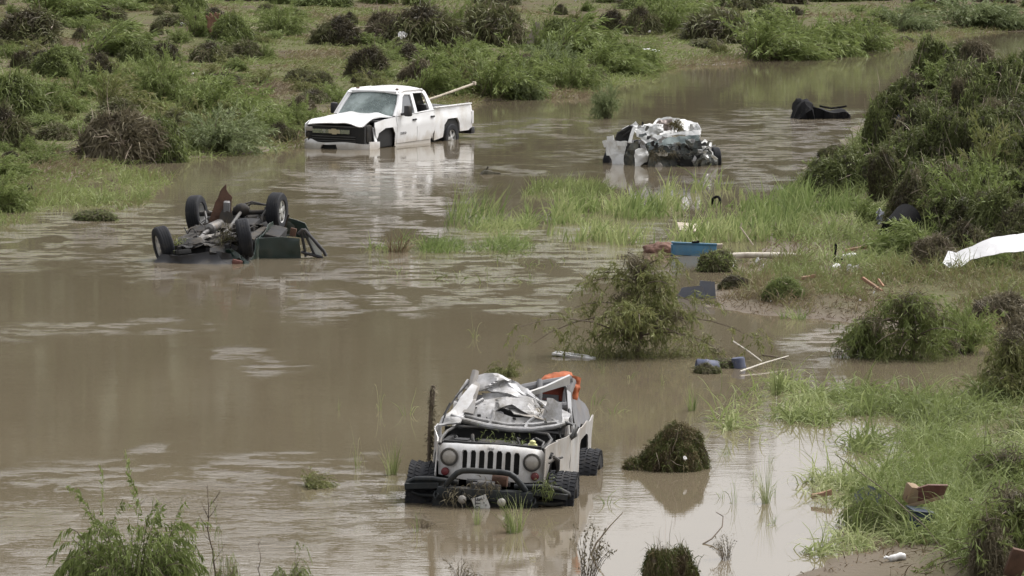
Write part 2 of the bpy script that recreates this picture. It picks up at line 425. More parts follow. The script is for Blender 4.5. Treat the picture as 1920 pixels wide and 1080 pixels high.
# water: muddy, almost opaque; the attribute 'ripple' holds how rough the surface is at each place
RIP = [(60, 440, 260, 40, 0.9), (250, 420, 150, 30, 0.8), (330, 470, 90, 40, .7), (620, 450, 60, 40, .5), (30, 620, 60, 20, .2), (230, 610, 160, 12, 0.45), (430, 665, 70, 12, .4), (500, 690, 50, 14, .35),
       (640, 340, 160, 30, 0.55), (740, 360, 130, 50, .5), (760, 530, 230, 30, 0.9), (880, 500, 160, 25, .8), (660, 440, 60, 30, 0.9), (1000, 440, 250, 30, 0.6), (650, 570, 160, 30, 0.25), (960, 575, 90, 12, .6), (950, 320, 120, 10, 0.6),
       (1040, 240, 150, 20, 0.35), (1450, 285, 170, 45, 0.95), (1500, 225, 120, 20, 0.8), (1620, 250, 60, 25, .6), (1350, 250, 90, 20, .5), (1100, 290, 70, 15, .4), (900, 250, 90, 25, .5), (1010, 480, 160, 25, .45), (1120, 510, 90, 20, .6),
       (120, 960, 280, 60, 0.62), (430, 935, 230, 50, 0.72), (650, 950, 150, 60, 0.62), (540, 905, 60, 10, .7), (400, 1040, 300, 40, .25), (1550, 640, 60, 30, .25), (300, 840, 40, 6, .3), (560, 858, 90, 6, .3)]
wxs = np.concatenate([-np.geomspace(1500, 34, 24), np.arange(-32, 36, 0.4), np.geomspace(37, 1500, 24)])
wys = np.concatenate([[-900, -300, -60, 0, 20], np.arange(30, 120, 0.5), np.arange(120, 260, 1.4), np.geomspace(264, 1500, 20)])
def water_material():
    m = bpy.data.materials.new('muddy_water'); m.use_nodes = True
    N = m.node_tree.nodes; L = m.node_tree.links; p = N['Principled BSDF']
    tc = N.new('ShaderNodeTexCoord')
    at = N.new('ShaderNodeAttribute'); at.attribute_name = 'ripple'
    def nz(scale, detail, sx, sy, rough=0.55):
        mp = N.new('ShaderNodeMapping'); mp.inputs['Scale'].default_value = (sx, sy, 1)
        n = N.new('ShaderNodeTexNoise'); n.inputs['Scale'].default_value = scale; n.inputs['Detail'].default_value = detail; n.inputs['Roughness'].default_value = rough
        L.new(tc.outputs['Object'], mp.inputs['Vector']); L.new(mp.outputs['Vector'], n.inputs['Vector']); return n
    def mth(op, a, b=None):
        n = N.new('ShaderNodeMath'); n.operation = op
        for i, q in enumerate((a, b)):
            if q is None: continue
            if isinstance(q, (int, float)): n.inputs[i].default_value = q
            else: L.new(q, n.inputs[i])
        return n.outputs[0]
    silt = nz(0.35, 5, 1, 0.5)
    r = N.new('ShaderNodeValToRGB'); r.color_ramp.elements[0].position = 0.3; r.color_ramp.elements[1].position = 0.7
    r.color_ramp.elements[0].color = (0.122, 0.100, 0.067, 1); r.color_ramp.elements[1].color = (0.145, 0.12, 0.082, 1)
    L.new(silt.outputs['Fac'], r.inputs['Fac'])
    waves = nz(3.0, 4, 0.75, 1.15, 0.65); chop = nz(8.0, 3, 0.6, 1.3); swell = nz(0.5, 2, 1, 1)
    patch = nz(0.8, 4, 1.0, 0.45)                       # gusty patches inside the rippled reaches
    pr = N.new('ShaderNodeMapRange'); pr.inputs[1].default_value = 0.42; pr.inputs[2].default_value = 0.62; L.new(patch.outputs['Fac'], pr.inputs[0])
    stk = nz(1.3, 6, 0.8, 1.3, 0.7); sr = N.new('ShaderNodeMapRange'); sr.inputs[1].default_value = 0.49; sr.inputs[2].default_value = 0.68; L.new(stk.outputs['Fac'], sr.inputs[0])
    amp = mth('MULTIPLY', at.outputs['Fac'], mth('ADD', mth('MULTIPLY', mth('MULTIPLY', pr.outputs[0], sr.outputs[0]), 1.15), 0.05))
    hh = mth('ADD', mth('MULTIPLY', waves.outputs['Fac'], mth('ADD', mth('MULTIPLY', amp, 0.085), 0.0004)), mth('MULTIPLY', chop.outputs['Fac'], mth('ADD', mth('MULTIPLY', amp, 0.045), 0.0006)))
    hh = mth('ADD', hh, mth('MULTIPLY', swell.outputs['Fac'], 0.003))
    b = N.new('ShaderNodeBump'); b.inputs['Strength'].default_value = 1.0; b.inputs['Distance'].default_value = 1.0
    L.new(hh, b.inputs['Height']); L.new(b.outputs['Normal'], p.inputs['Normal'])
    # thin foam lines where the water breaks
    fo = nz(3.0, 6, 0.5, 1.6, 0.7)
    fr = N.new('ShaderNodeMapRange'); fr.inputs[1].default_value = 0.60; fr.inputs[2].default_value = 0.70; L.new(fo.outputs['Fac'], fr.inputs[0])
    foam = mth('MULTIPLY', fr.outputs[0], mth('MULTIPLY', amp, 0.55)); 
    cl = N.new('ShaderNodeClamp'); L.new(foam, cl.inputs[0])
    mx = N.new('ShaderNodeMix'); mx.data_type = 'RGBA'; L.new(cl.outputs[0], mx.inputs[0]); L.new(r.outputs['Color'], mx.inputs[6]); mx.inputs[7].default_value = (0.62, 0.56, 0.48, 1)
    L.new(mx.outputs[2], p.inputs['Base Color'])
    p.inputs['Roughness'].default_value = 0.02; p.inputs['IOR'].default_value = 1.35
    return m
V, wm = grid('river_water', wxs, wys, lambda x, y: np.zeros_like(x), water_material())
rip = np.full(len(V), 0.0)
for cx, cy, hw, hh, s in RIP:
    c = W(cx, cy); sx = hw / FPX * c.y; y1 = W(cx, cy - hh).y; y0 = W(cx, cy + hh).y; sy = max(0.4, (y1 - y0) / 2)
    rip = np.maximum(rip, s * np.exp(-np.maximum(0, ((V[:, 0] - c.x) / sx) ** 2 + ((V[:, 1] - c.y) / sy) ** 2) * 1.1))
rip *= 0.8
rip[(V[:, 1] < 25) | (V[:, 1] > 300)] = 0.15
at = wm.attributes.new('ripple', 'FLOAT', 'POINT'); at.data.foreach_set('value', rip.astype(np.float32))
tag(link('river_water', wm), kind='structure')

# the wood on the hillside beyond the far bank
def wood():
    rs = np.random.RandomState(4); bl = Blades(5)
    n = 1500; y = rs.uniform(275, CREST + 15, n); x = rs.uniform(-0.30, 0.30, n) * y
    z = height(x, y); rr = rs.uniform(2.5, 5.0, n)
    m = 26
    P = rs.normal(size=(n, m, 3)); P /= np.linalg.norm(P, axis=2, keepdims=True); P *= rs.uniform(0.5, 1, (n, m, 1))
    root = (np.stack([x, y, z + rr * 1.15], 1)[:, None, :] + P * rr[:, None, None] * np.array([1, 1, 1.15])).reshape(-1, 3)
    bl.leaves(root, rs.normal(size=(n * m, 3)), rs.uniform(1.6, 3.2, n * m), rs.uniform(1.2, 2.2, n * m), np.repeat(rs.rand(n), m) * 0.6 + 0.4 * rs.rand(n * m))
    o = bl.build('wood', leafmat('wood_leaves', [(0.025, 0.035, 0.015), (0.05, 0.065, 0.025), (0.085, 0.10, 0.04)], trans=0.1))
    tag(o, 'dense wood covering the hillside beyond the far bank', 'wood', kind='stuff')
wood()
# ------------------------------------------------------------------ vehicle materials
MUDC = (0.19, 0.15, 0.105)
white_paint = mat('white_paint', (0.68, 0.68, 0.68), 0.3, mud=0.55, mudcol=(0.38, 0.345, 0.29), scale=3.0, var=0.06, coat=0.3, tide=0.72)
truck_white = mat('truck_white_paint', (0.68, 0.685, 0.69), 0.3, mud=0.42, mudcol=(0.48, 0.45, 0.395), scale=1.8, var=0.05, coat=0.4, tide=0.62)
silver_under = mat('bare_inner_panel', (0.36, 0.36, 0.365), 0.40, metal=0.35, mud=0.62, mudcol=(0.16, 0.148, 0.125), scale=5.5, var=0.35)
mud_silver = mat('muddy_silver_panel', (0.33, 0.33, 0.33), 0.45, mud=0.75, mudcol=(0.27, 0.24, 0.20), scale=3.0, var=0.12)
blk_steel = mat('black_bumper_steel', (0.013, 0.016, 0.018), 0.5, spec=0.3, mud=0.5, mudcol=(0.06, 0.055, 0.045), scale=4, var=0.3)
blk_plastic = mat('black_plastic', (0.014, 0.014, 0.016), 0.5, mud=0.45, mudcol=(0.08, 0.07, 0.055), scale=4, var=0.3)
engine_dark = mat('engine_grime', (0.022, 0.022, 0.022), 0.7, spec=0.25, mud=0.55, mudcol=(0.075, 0.063, 0.047), scale=6, var=0.4)
dark_part_shade = mat('dark_parts_and_cavity_shade', (0.012, 0.012, 0.012), 0.8, var=0.2)  # near-black for dark parts, and for shade painted into holes, gaps and bays
rubber = mat('tyre_rubber', (0.016, 0.017, 0.020), 0.8, spec=0.25, mud=0.40, mudcol=(0.055, 0.05, 0.042), scale=5, var=0.25)
alloy = mat('alloy_rim', (0.48, 0.48, 0.47), 0.35, metal=0.6, mud=0.4, mudcol=(0.22, 0.19, 0.15), scale=6, var=0.1)
steel_grey = mat('grey_steel', (0.075, 0.075, 0.075), 0.5, metal=0.3, mud=0.55, mudcol=(0.10, 0.085, 0.065), scale=5, var=0.3)
under_dark = mat('underbody', (0.022, 0.022, 0.023), 0.75, spec=0.2, mud=0.55, mudcol=(0.065, 0.054, 0.04), scale=4, var=0.35)
under_mid = mat('floor_pan', (0.045, 0.043, 0.04), 0.75, spec=0.2, mud=0.6, mudcol=(0.085, 0.07, 0.052), scale=4, var=0.25)
rust = mat('rust', (0.095, 0.05, 0.032), 0.85, mud=0.4, mudcol=(0.07, 0.04, 0.03), scale=6, var=0.4, bump=0.3)
green_paint = mat('dark_green_paint', (0.010, 0.024, 0.019), 0.4, mud=0.5, mudcol=(0.05, 0.05, 0.038), scale=3, var=0.2, coat=0.3)
chrome = mat('chrome', (0.6, 0.6, 0.6), 0.22, metal=0.9, mud=0.35, mudcol=(0.30, 0.27, 0.22), scale=5, var=0.05)
gold = mat('gold_badge', (0.46, 0.40, 0.27), 0.4, metal=0.3, mud=0.3, mudcol=(0.42, 0.38, 0.30), var=0.1)
red_lens = mat('red_lens', (0.12, 0.018, 0.02), 0.4, mud=0.45, mudcol=(0.14, 0.08, 0.06), scale=12)
amber_lens = mat('amber_lens', (0.55, 0.22, 0.04), 0.35)
orange_cloth = mat('orange_cloth', (0.34, 0.095, 0.035), 0.85, mud=0.35, mudcol=(0.26, 0.10, 0.05), scale=6, var=0.3, bump=0.3)
grey_cloth = mat('grey_seat_cloth', (0.14, 0.14, 0.145), 0.9, mud=0.4, scale=5, var=0.2)
plate_white = mat('plate_white', (0.62, 0.62, 0.60), 0.5, mud=0.3, mudcol=(0.40, 0.37, 0.32), scale=10)
ink = mat('plate_ink', (0.02, 0.02, 0.03), 0.6)
tarnish = mat('dull_grey_lettering', (0.20, 0.20, 0.20), 0.5)
seat_tan = mat('tan_interior', (0.22, 0.18, 0.14), 0.8, mud=0.4, scale=5)

def lens_mat():
    m = mat('muddy_headlamp_glass', (0.30, 0.28, 0.25), 0.22, mud=0.5, mudcol=(0.33, 0.30, 0.26), scale=9, var=0.2, coat=0.6)
    return m
headlamp = lens_mat()
def glass_mat(name, col, crack=False, alpha=0.75, rough=0.08):
    m = bpy.data.materials.new(name); m.use_nodes = True
    N = m.node_tree.nodes; L = m.node_tree.links; p = N['Principled BSDF']
    p.inputs['Base Color'].default_value = col + (1,); p.inputs['Roughness'].default_value = rough
    p.inputs['Alpha'].default_value = alpha
    if crack:
        tc = N.new('ShaderNodeTexCoord'); v = N.new('ShaderNodeTexVoronoi'); v.feature = 'DISTANCE_TO_EDGE'; v.inputs['Scale'].default_value = 4
        n = N.new('ShaderNodeTexNoise'); n.inputs['Scale'].default_value = 1.6; n.inputs['Detail'].default_value = 3
        wv = N.new('ShaderNodeTexNoise'); wv.inputs['Scale'].default_value = 3; va = N.new('ShaderNodeVectorMath'); va.operation = 'MULTIPLY_ADD'; va.inputs[1].default_value = (0.9, 0.9, 0.9); L.new(tc.outputs['Object'], wv.inputs['Vector']); L.new(wv.outputs['Color'], va.inputs[0]); L.new(tc.outputs['Object'], va.inputs[2]); L.new(va.outputs[0], v.inputs['Vector']); L.new(tc.outputs['Object'], n.inputs['Vector'])
        r = N.new('ShaderNodeMapRange'); r.inputs[1].default_value = 0.0; r.inputs[2].default_value = 0.03; r.inputs[3].default_value = 1; r.inputs[4].default_value = 0
        L.new(v.outputs['Distance'], r.inputs[0])
        r2 = N.new('ShaderNodeMapRange'); r2.inputs[1].default_value = 0.40; r2.inputs[2].default_value = 0.62; L.new(n.outputs['Fac'], r2.inputs[0])
        mu = N.new('ShaderNodeMath'); mu.operation = 'MULTIPLY'; L.new(r.outputs[0], mu.inputs[0]); mu.inputs[1].default_value = 0.35
        ad = N.new('ShaderNodeMath'); ad.operation = 'MULTIPLY_ADD'; ad.use_clamp = True; L.new(r2.outputs[0], ad.inputs[0]); ad.inputs[1].default_value = 0.8; L.new(mu.outputs[0], ad.inputs[2])
        mx = N.new('ShaderNodeMix'); mx.data_type = 'RGBA'; L.new(ad.outputs[0], mx.inputs[0]); mx.inputs[6].default_value = col + (1,); mx.inputs[7].default_value = (0.34, 0.40, 0.39, 1)
        L.new(mx.outputs[2], p.inputs['Base Color'])
        al = N.new('ShaderNodeMapRange'); al.inputs[3].default_value = alpha; al.inputs[4].default_value = 0.95; L.new(ad.outputs[0], al.inputs[0]); L.new(al.outputs[0], p.inputs['Alpha'])
    return m
shield_glass = glass_mat('cracked_windshield_glass', (0.15, 0.19, 0.185), True, 0.62)
side_glass = glass_mat('grey_side_glass', (0.13, 0.14, 0.15), False, 0.8)
teal_glass = glass_mat('broken_rear_glass', (0.065, 0.09, 0.09), True, 0.85, 0.25)

# ------------------------------------------------------------------ vehicle helpers
def tyre_mesh(name, R, w, rim, knob, m):
    g = G(); h = w / 2
    g.lathe([(rim, -h * 0.82), (rim + 0.02, -h * 0.95), (R * 0.80, -h), (R * 0.93, -h * 0.97), (R * 0.985, -h * 0.80), (R, -h * 0.5), (R, h * 0.5), (R * 0.985, h * 0.80), (R * 0.93, h * 0.97), (R * 0.80, h), (rim + 0.02, h * 0.95), (rim, h * 0.82)], n=40, close=False)
    if knob:
        nl = 46
        for i in range(nl):
            a = 2 * math.pi * i / nl
            for xo, da, lw in ((-0.40, 0, .20), (-0.15, .5, .20), (0.13, .1, .20), (0.38, .6, .20)):
                aa = a + da * 2 * math.pi / nl; M = Euler((aa, 0, 0)).to_matrix()
                g.box(M @ Vector((xo * w * 1.08, 0, R + 0.003)), (w * lw, 2 * math.pi * R / nl * 0.74, 0.012), (aa, 0, 0.35 * (1 if xo > 0 else -1)))
            for s_ in (-1, 1):
                M = Euler((a, 0, 0)).to_matrix(); g.box(M @ Vector((s_ * h * 0.965, 0, R * 0.93)), (0.02, 2 * math.pi * R / nl * 0.45, R * 0.10), (a, 0, 0))
    else:
        for xo in (-0.27, -0.09, 0.09, 0.27):       # ribs between the grooves
            g.lathe([(R - 0.002, (xo - 0.066) * w), (R + 0.006, (xo - 0.06) * w), (R + 0.006, (xo + 0.06) * w), (R - 0.002, (xo + 0.066) * w)], n=40, close=False)
    return g.mesh(name, m, True, 30)
def rim_mesh(name, rim, w, m, spokes=5):
    g = G(); h = w / 2
    g.lathe([(rim + 0.012, -h * 0.86), (rim + 0.012, -h * 0.80), (rim - 0.015, -h * 0.70), (rim - 0.03, 0), (rim - 0.015, h * 0.70), (rim + 0.012, h * 0.80), (rim + 0.012, h * 0.86)], n=32, close=False)
    g.lathe([(rim - 0.03, h * 0.18), (0.02, h * 0.25)], n=24, close=True)
    for i in range(spokes):
        a = 2 * math.pi * i / spokes; M = Euler((a, 0, 0)).to_matrix()
        g.box(M @ Vector((h * 0.62, 0, rim * 0.54)), (0.03, rim * 0.34, rim * 0.86), (a, 0, 0), bev=0.008, taper=(1, 1.15))
    g.lathe([(rim * 0.30, h * 0.5), (rim * 0.30, h * 0.75), (rim * 0.2, h * 0.82), (0.01, h * 0.83)], n=16)
    return g.mesh(name, m, True, 35)
WM = {}
def wheel(parent, c, side, R=0.4, w=0.26, rim=0.22, knob=False, steer=0.0, rimmat=None, camber=0.0):
    key = (R, w, rim, knob)
    if key not in WM: WM[key] = (tyre_mesh('tyre', R, w, rim, knob, rubber), rim_mesh('rim', rim, w, rimmat or alloy))
    o = link('wheel', WM[key][1], parent); o.location = c
    o.rotation_euler = (random.random() * 6, camber, (0 if side > 0 else math.pi) + steer)
    link('tyre', WM[key][0], o)
    return o
def crump(a, u, v, amp, f, seed):
    """sharp folds of torn sheet metal"""
    q = np.abs(fbm(u * f, v * f, seed, 3) - 0.5) * 2
    q2 = np.abs(vnoise(u * f * 2.3 + 5, v * f * 1.7, seed + 9) - 0.5) * 2
    return a + amp * (q * 1.3 + 0.5 * q2 - 0.6)
def facet(u, v, seed, n=26, amp=0.06, box=(-1.6, 1.6, -0.4, 1.6)):
    """random folded-sheet relief: flat facets meeting in sharp creases"""
    r = np.random.RandomState(seed); u = np.asarray(u, float); v = np.asarray(v, float)
    lo_u, hi_u, lo_v, hi_v = u.min() - .2, u.max() + .2, v.min() - .2, v.max() + .2
    P = np.stack([r.uniform(lo_u, hi_u, n), r.uniform(lo_v, hi_v, n)], 1); P = np.concatenate([P, [[lo_u, lo_v], [hi_u, lo_v], [hi_u, hi_v], [lo_u, hi_v]]]); h = r.uniform(-1, 1, len(P)) * amp
    d = delaunay_2d_cdt([Vector(p) for p in P], [], [], 0, 1e-6); Q = np.array([tuple(x) for x in d[0]]); out = np.zeros_like(u)
    orig = d[3]; hh = np.array([h[o[0]] if len(o) else 0 for o in orig])
    for a, b, c in d[2]:
        A, B, C = Q[a], Q[b], Q[c]; den = (B[1] - C[1]) * (A[0] - C[0]) + (C[0] - B[0]) * (A[1] - C[1]) + 1e-12
        w0 = ((B[1] - C[1]) * (u - C[0]) + (C[0] - B[0]) * (v - C[1])) / den; w1 = ((C[1] - A[1]) * (u - C[0]) + (A[0] - C[0]) * (v - C[1])) / den; w2 = 1 - w0 - w1
        k = (w0 >= -1e-6) & (w1 >= -1e-6) & (w2 >= -1e-6); out = np.where(k, w0 * hh[a] + w1 * hh[b] + w2 * hh[c], out)
    return out
def ragged(pts, seed, a=0.02, step=0.07):
    r = np.random.RandomState(seed); q = dens(pts, step); return [tuple(p) for p in q + r.uniform(-a, a, q.shape)]
def text_part(name, s, size, m, parent, M, depth=0.004):
    c = bpy.data.curves.new(name, 'FONT'); c.body = s; c.size = size; c.extrude = depth; c.align_x = 'CENTER'; c.align_y = 'CENTER'
    t = bpy.data.objects.new('tmp', c); COL.objects.link(t)
    me = bpy.data.meshes.new_from_object(t); bpy.data.objects.remove(t); bpy.data.curves.remove(c)
    me.name = name; me.materials.clear(); me.materials.append(m); me.transform(M)
    return link(name, me, parent)

# ------------------------------------------------------------------ the wrecked off-roader in front (front faces -y, ground z = 0)
random.seed(3)
P0 = W(905, 950)
jeep = thing('offroad_car', (P0.x, P0.y, -0.45), (0, rad(3.0), rad(-7.5)),
             'wrecked white off-roader with slotted grille, its bonnet crumpled over the windscreen, in the nearest water', 'car')
jr = Matrix.Rotation(rad(-7.5), 4, 'Z') @ Matrix.Rotation(rad(-1.6), 4, 'X') @ Matrix.Rotation(rad(3.0), 4, 'Y')
jeep.rotation_euler = jr.to_euler()
JM = Matrix.Translation(jeep.location) @ jr
# tub with door openings: one shell
def tubside(sx):
    out = [(1.35, 0.62), (2.50, 0.60), (2.55, 0.85), (2.68, 1.00), (3.25, 1.00), (3.40, 0.85), (3.45, 0.62), (3.75, 0.66), (3.75, 1.16), (2.55, 1.16), (2.50, 0.80), (1.72, 0.78), (1.60, 1.16), (1.35, 1.18)]
    if sx > 0:
        out = [(1.40, 0.60), (2.50, 0.60), (2.55, 0.85), (2.68, 1.00), (3.25, 1.00), (3.40, 0.85), (3.45, 0.62), (3.75, 0.66), (3.75, 1.16), (2.55, 1.16), (2.20, 1.12), (1.72, 1.10), (1.40, 1.16)]
        fn = lambda u, v: (sx * 0.77 + facet(u, v, 91, 20, 0.025), u, v + 0.02 * np.sin(u * 9))
    else:
        fn = lambda u, v: (sx * 0.76 + crump(0, u, v, 0.04, 2.0, 8), u, v)
    return panel('body_side', white_paint if sx < 0 else mud_silver, jeep, out, fn, step=0.07, thick=0.015, angle=12)
for s_ in (-1, 1): tubside(s_)
g = G(); g.box((0, 2.5, 0.66), (1.48, 2.4, 0.06)); g.box((0, 3.74, 0.92), (1.46, 0.05, 0.5)); g.box((0, 1.38, 0.90), (1.40, 0.05, 0.56))
g.build('tub', engine_dark, jeep)
# lower frame
g = G()
for x in (-0.42, 0.42): g.box((x, 1.9, 0.52), (0.10, 3.6, 0.12), bev=0.01)
g.tube([(-0.75, 0.55, 0.42), (0.75, 0.55, 0.42)], 0.05); g.tube([(-0.75, 2.97, 0.42), (0.75, 2.97, 0.42)], 0.05)
g.build('chassis', blk_plastic, jeep)
# grille
slots = []
for i in range(-3, 4):
    x = i * 0.100; w = 0.033; z0, z1 = 0.80, 1.055
    slots.append([(x - w, z0 + .012), (x - w + .012, z0), (x + w - .012, z0), (x + w, z0 + .012), (x + w, z1 - .03), (x + w * .55, z1), (x - w * .55, z1), (x - w, z1 - .03)])
def circ(cx, cz, r, n=20): return [(cx + r * math.cos(2 * math.pi * k / n), cz + r * math.sin(2 * math.pi * k / n)) for k in range(n)]
hl = [circ(-0.475, 0.955, 0.096), circ(0.475, 0.955, 0.096)]
gout = [(-0.60, 0.74), (-0.30, 0.715), (0.30, 0.715), (0.60, 0.74), (0.615, 0.95), (0.605, 1.06), (0.57, 1.10), (0.40, 1.118), (-0.40, 1.118), (-0.57, 1.10), (-0.605, 1.06), (-0.615, 0.95)]
panel('grille', white_paint, jeep, gout, lambda u, v: (u, 0.25 + 0.10 * (np.abs(u) / 0.6) ** 3 + 0.05 * sstep(1.07, 1.12, v) + 0.006 * np.sin(u * 11), v + 0.008 * np.sin(u * 7 + 1)), holes=slots + hl, thick=0.035, step=0.05, angle=35)
text_part('grille_badge', 'Jeep', 0.045, tarnish, jeep, Matrix.Translation((0.0, 0.252, 1.087)) @ Matrix.Rotation(rad(90), 4, 'X'))
g = G(); g.box((0, 0.40, 0.93), (1.12, 0.05, 0.40)); g.build('radiator', dark_part_shade, jeep)
for sx in (-1, 1):
    M = Matrix.Translation((sx * 0.475, 0.30, 0.955)) @ Matrix.Rotation(rad(-90), 4, 'Z')
    g = G(); g.lathe([(0.104, 0.0), (0.104, 0.05), (0.090, 0.055), (0.088, 0.03)], M, 28, close=False); ring = g.build('headlight', steel_grey, jeep)
    g = G(); g.lathe([(0.092, 0.01), (0.090, 0.03), (0.075, 0.048), (0.045, 0.060), (0.01, 0.064)], M, 28); g.build('lens', headlamp, ring)
    M = Matrix.Translation((sx * 0.515, 0.30, 0.795 - 0.012 * (sx < 0))) @ Matrix.Rotation(rad(-90), 4, 'Z')
    g = G(); g.lathe([(0.046, 0.0), (0.046, 0.035), (0.036, 0.05), (0.005, 0.055)], M, 18); g.build('turn_signal', red_lens, jeep)
# bumper
g = G()
g.box((0, 0.02, 0.585), (1.10, 0.20, 0.13), bev=0.02)
for sx in (-1, 1):
    g.box((sx * 0.72, 0.08, 0.635), (0.40, 0.20, 0.06), (0, sx * rad(6), sx * rad(10)), bev=0.025); g.tube([(sx * 0.50, 0.02, 0.53), (sx * 0.75, 0.08, 0.52), (sx * 0.93, 0.22, 0.54)], 0.022, 8); g.tube([(sx * 0.55, -0.04, 0.60), (sx * 0.53, -0.09, 0.56), (sx * 0.55, -0.10, 0.51), (sx * 0.58, -0.07, 0.54), (sx * 0.57, -0.03, 0.59)], 0.013, 6)
    g.tube([(sx * 0.32, 0.02, 0.70), (sx * 0.62, 0.02, 0.72), (sx * 0.82, 0.06, 0.70), (sx * 0.92, 0.16, 0.64), (sx * 0.94, 0.26, 0.56)], 0.030, 10)
    g.box((sx * 0.62, 0.03, 0.685), (0.44, 0.012, 0.05), (0, sx * rad(4), sx * rad(8)))
    g.box((sx * 0.235, -0.10, 0.52), (0.035, 0.06, 0.17), bev=0.008)
g.box((0, 0.05, 0.47), (1.2, 0.12, 0.12), bev=0.02)
g.build('front_bumper', blk_steel, jeep)
g = G(); g.tube([(-0.455, -0.02, 0.66), (-0.40, -0.05, 0.74), (-0.33, -0.06, 0.815), (-0.27, -0.06, 0.845), (-0.18, -0.06, 0.855), (0.18, -0.06, 0.86), (0.27, -0.06, 0.85), (0.33, -0.06, 0.815), (0.40, -0.05, 0.74), (0.46, -0.02, 0.66)], 0.034, 12)
g.build('bumper_hoop', blk_steel, jeep)
g = G()
for sx in (-1, 1): g.box((sx * 0.13, 0.18, 0.70), (0.24, 0.06, 0.05), (0.2, 0, 0), bev=0.01)
g.tube([(-0.10, 0.02, 0.69), (0.10, 0.02, 0.69)], 0.055, 12); g.box((0, 0.03, 0.68), (0.34, 0.12, 0.06), bev=0.01)
g.build('winch', steel_grey, jeep)
g = G(); g.lathe([(0.03, -0.09), (0.078, -0.085), (0.085, 0), (0.078, 0.085), (0.03, 0.09)], Matrix.Translation((0.145, 0.09, 0.755)), 16); g.build('winch_drum', rust, jeep)
for sx in (-0.245, 0.205):
    M = Matrix.Translation((sx, -0.10, 0.53)) @ Matrix.Rotation(rad(-90), 4, 'Z')
    g = G(); g.lathe([(0.045, 0.0), (0.050, 0.05), (0.045, 0.06), (0.03, 0.075), (0.005, 0.08)], M, 18); g.build('fog_light', headlamp, jeep)
pm = Matrix.Translation((-0.035, -0.135, 0.515)) @ Matrix.Rotation(rad(-24), 4, 'Y') @ Matrix.Rotation(rad(8), 4, 'X')
plate = panel('licence_plate', plate_white, jeep, [(-0.085, 0.075), (-0.02, 0.065), (0.02, 0.065), (0.085, 0.065), (0.085, -0.08), (0.075, -0.10), (-0.06, -0.085), (-0.09, -0.05)],
              lambda u, v: (u, 0.25 * u * u + 0.12 * (v * 5 * u), v), thick=0.003, step=0.03)
plate.data.transform(pm)
for t_, sz, (a, b), rot in (('DTF', 0.085, (-0.035, -0.012), 68), ('NL1', 0.042, (0.03, 0.035), 0), ('*', 0.05, (0.035, -0.03), 0), ('*', 0.05, (0.05, -0.06), 20)):
    text_part('plate_lettering', t_, sz, ink, plate, pm @ Matrix.Translation((a, -0.012, b)) @ Matrix.Rotation(rad(90), 4, 'X') @ Matrix.Rotation(rad(rot), 4, 'Z'), 0.003)
# engine bay
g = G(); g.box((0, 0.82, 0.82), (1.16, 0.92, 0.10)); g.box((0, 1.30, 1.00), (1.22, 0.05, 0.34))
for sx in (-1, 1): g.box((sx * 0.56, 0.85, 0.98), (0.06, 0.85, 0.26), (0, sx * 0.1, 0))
g.build('engine_bay', dark_part_shade, jeep)
g = G(); g.box((-0.02, 0.88, 0.99), (0.46, 0.52, 0.20), (0.03, 0, 0.02), bev=0.04); g.box((-0.02, 0.80, 1.08), (0.34, 0.30, 0.05), bev=0.015)
for k in range(6): g.box((-0.15 + 0.06 * k, 0.66, 1.08), (0.03, 0.10, 0.05), bev=0.006)
g.build('engine_block', engine_dark, jeep)
g = G(); g.box((-0.40, 0.72, 1.02), (0.20, 0.26, 0.16), bev=0.02); g.box((-0.40, 0.72, 1.11), (0.16, 0.2, 0.02)); g.build('battery', blk_plastic, jeep)
g = G(); g.box((0.40, 0.60, 1.05), (0.18, 0.22, 0.14), bev=0.03); g.build('air_box', blk_plastic, jeep)
g = G(); g.lathe([(0.035, 0), (0.035, 0.05), (0.02, 0.06)], Matrix.Translation((0.44, 0.52, 1.12)) @ Matrix.Rotation(rad(-90), 4, 'Y'), 12); g.box((0.44, 0.52, 1.11), (0.10, 0.08, 0.06), bev=0.01)
g.build('coolant_cap', mat('pale_yellow_plastic', (0.50, 0.50, 0.22), 0.5), jeep)
rs = random.Random(5)
for k in range(9):
    x0 = rs.uniform(-0.5, 0.5); pts = [(x0, rs.uniform(.45, .6), rs.uniform(0.98, 1.08))]
    for q in range(4): pts.append((pts[-1][0] + rs.uniform(-.14, .14), pts[-1][1] + 0.10, min(1.17, max(0.98, pts[-1][2] + rs.uniform(-.05, .06)))))
    g = G(); g.tube(pts, rs.choice([0.010, 0.014, 0.022]), 7); g.build('hose', steel_grey if k % 3 == 0 else engine_dark, jeep)
# rims of the bay: bent bonnet edge frame
g = G(); g.tube([(-0.60, 0.33, 1.09), (-0.62, 0.55, 1.13), (-0.61, 0.95, 1.17), (-0.54, 1.16, 1.205), (-0.2, 1.20, 1.215), (0.25, 1.20, 1.21), (0.54, 1.14, 1.19), (0.61, 0.90, 1.16), (0.60, 0.40, 1.09)], 0.018, 8); g.build('bay_edge', steel_grey, jeep)
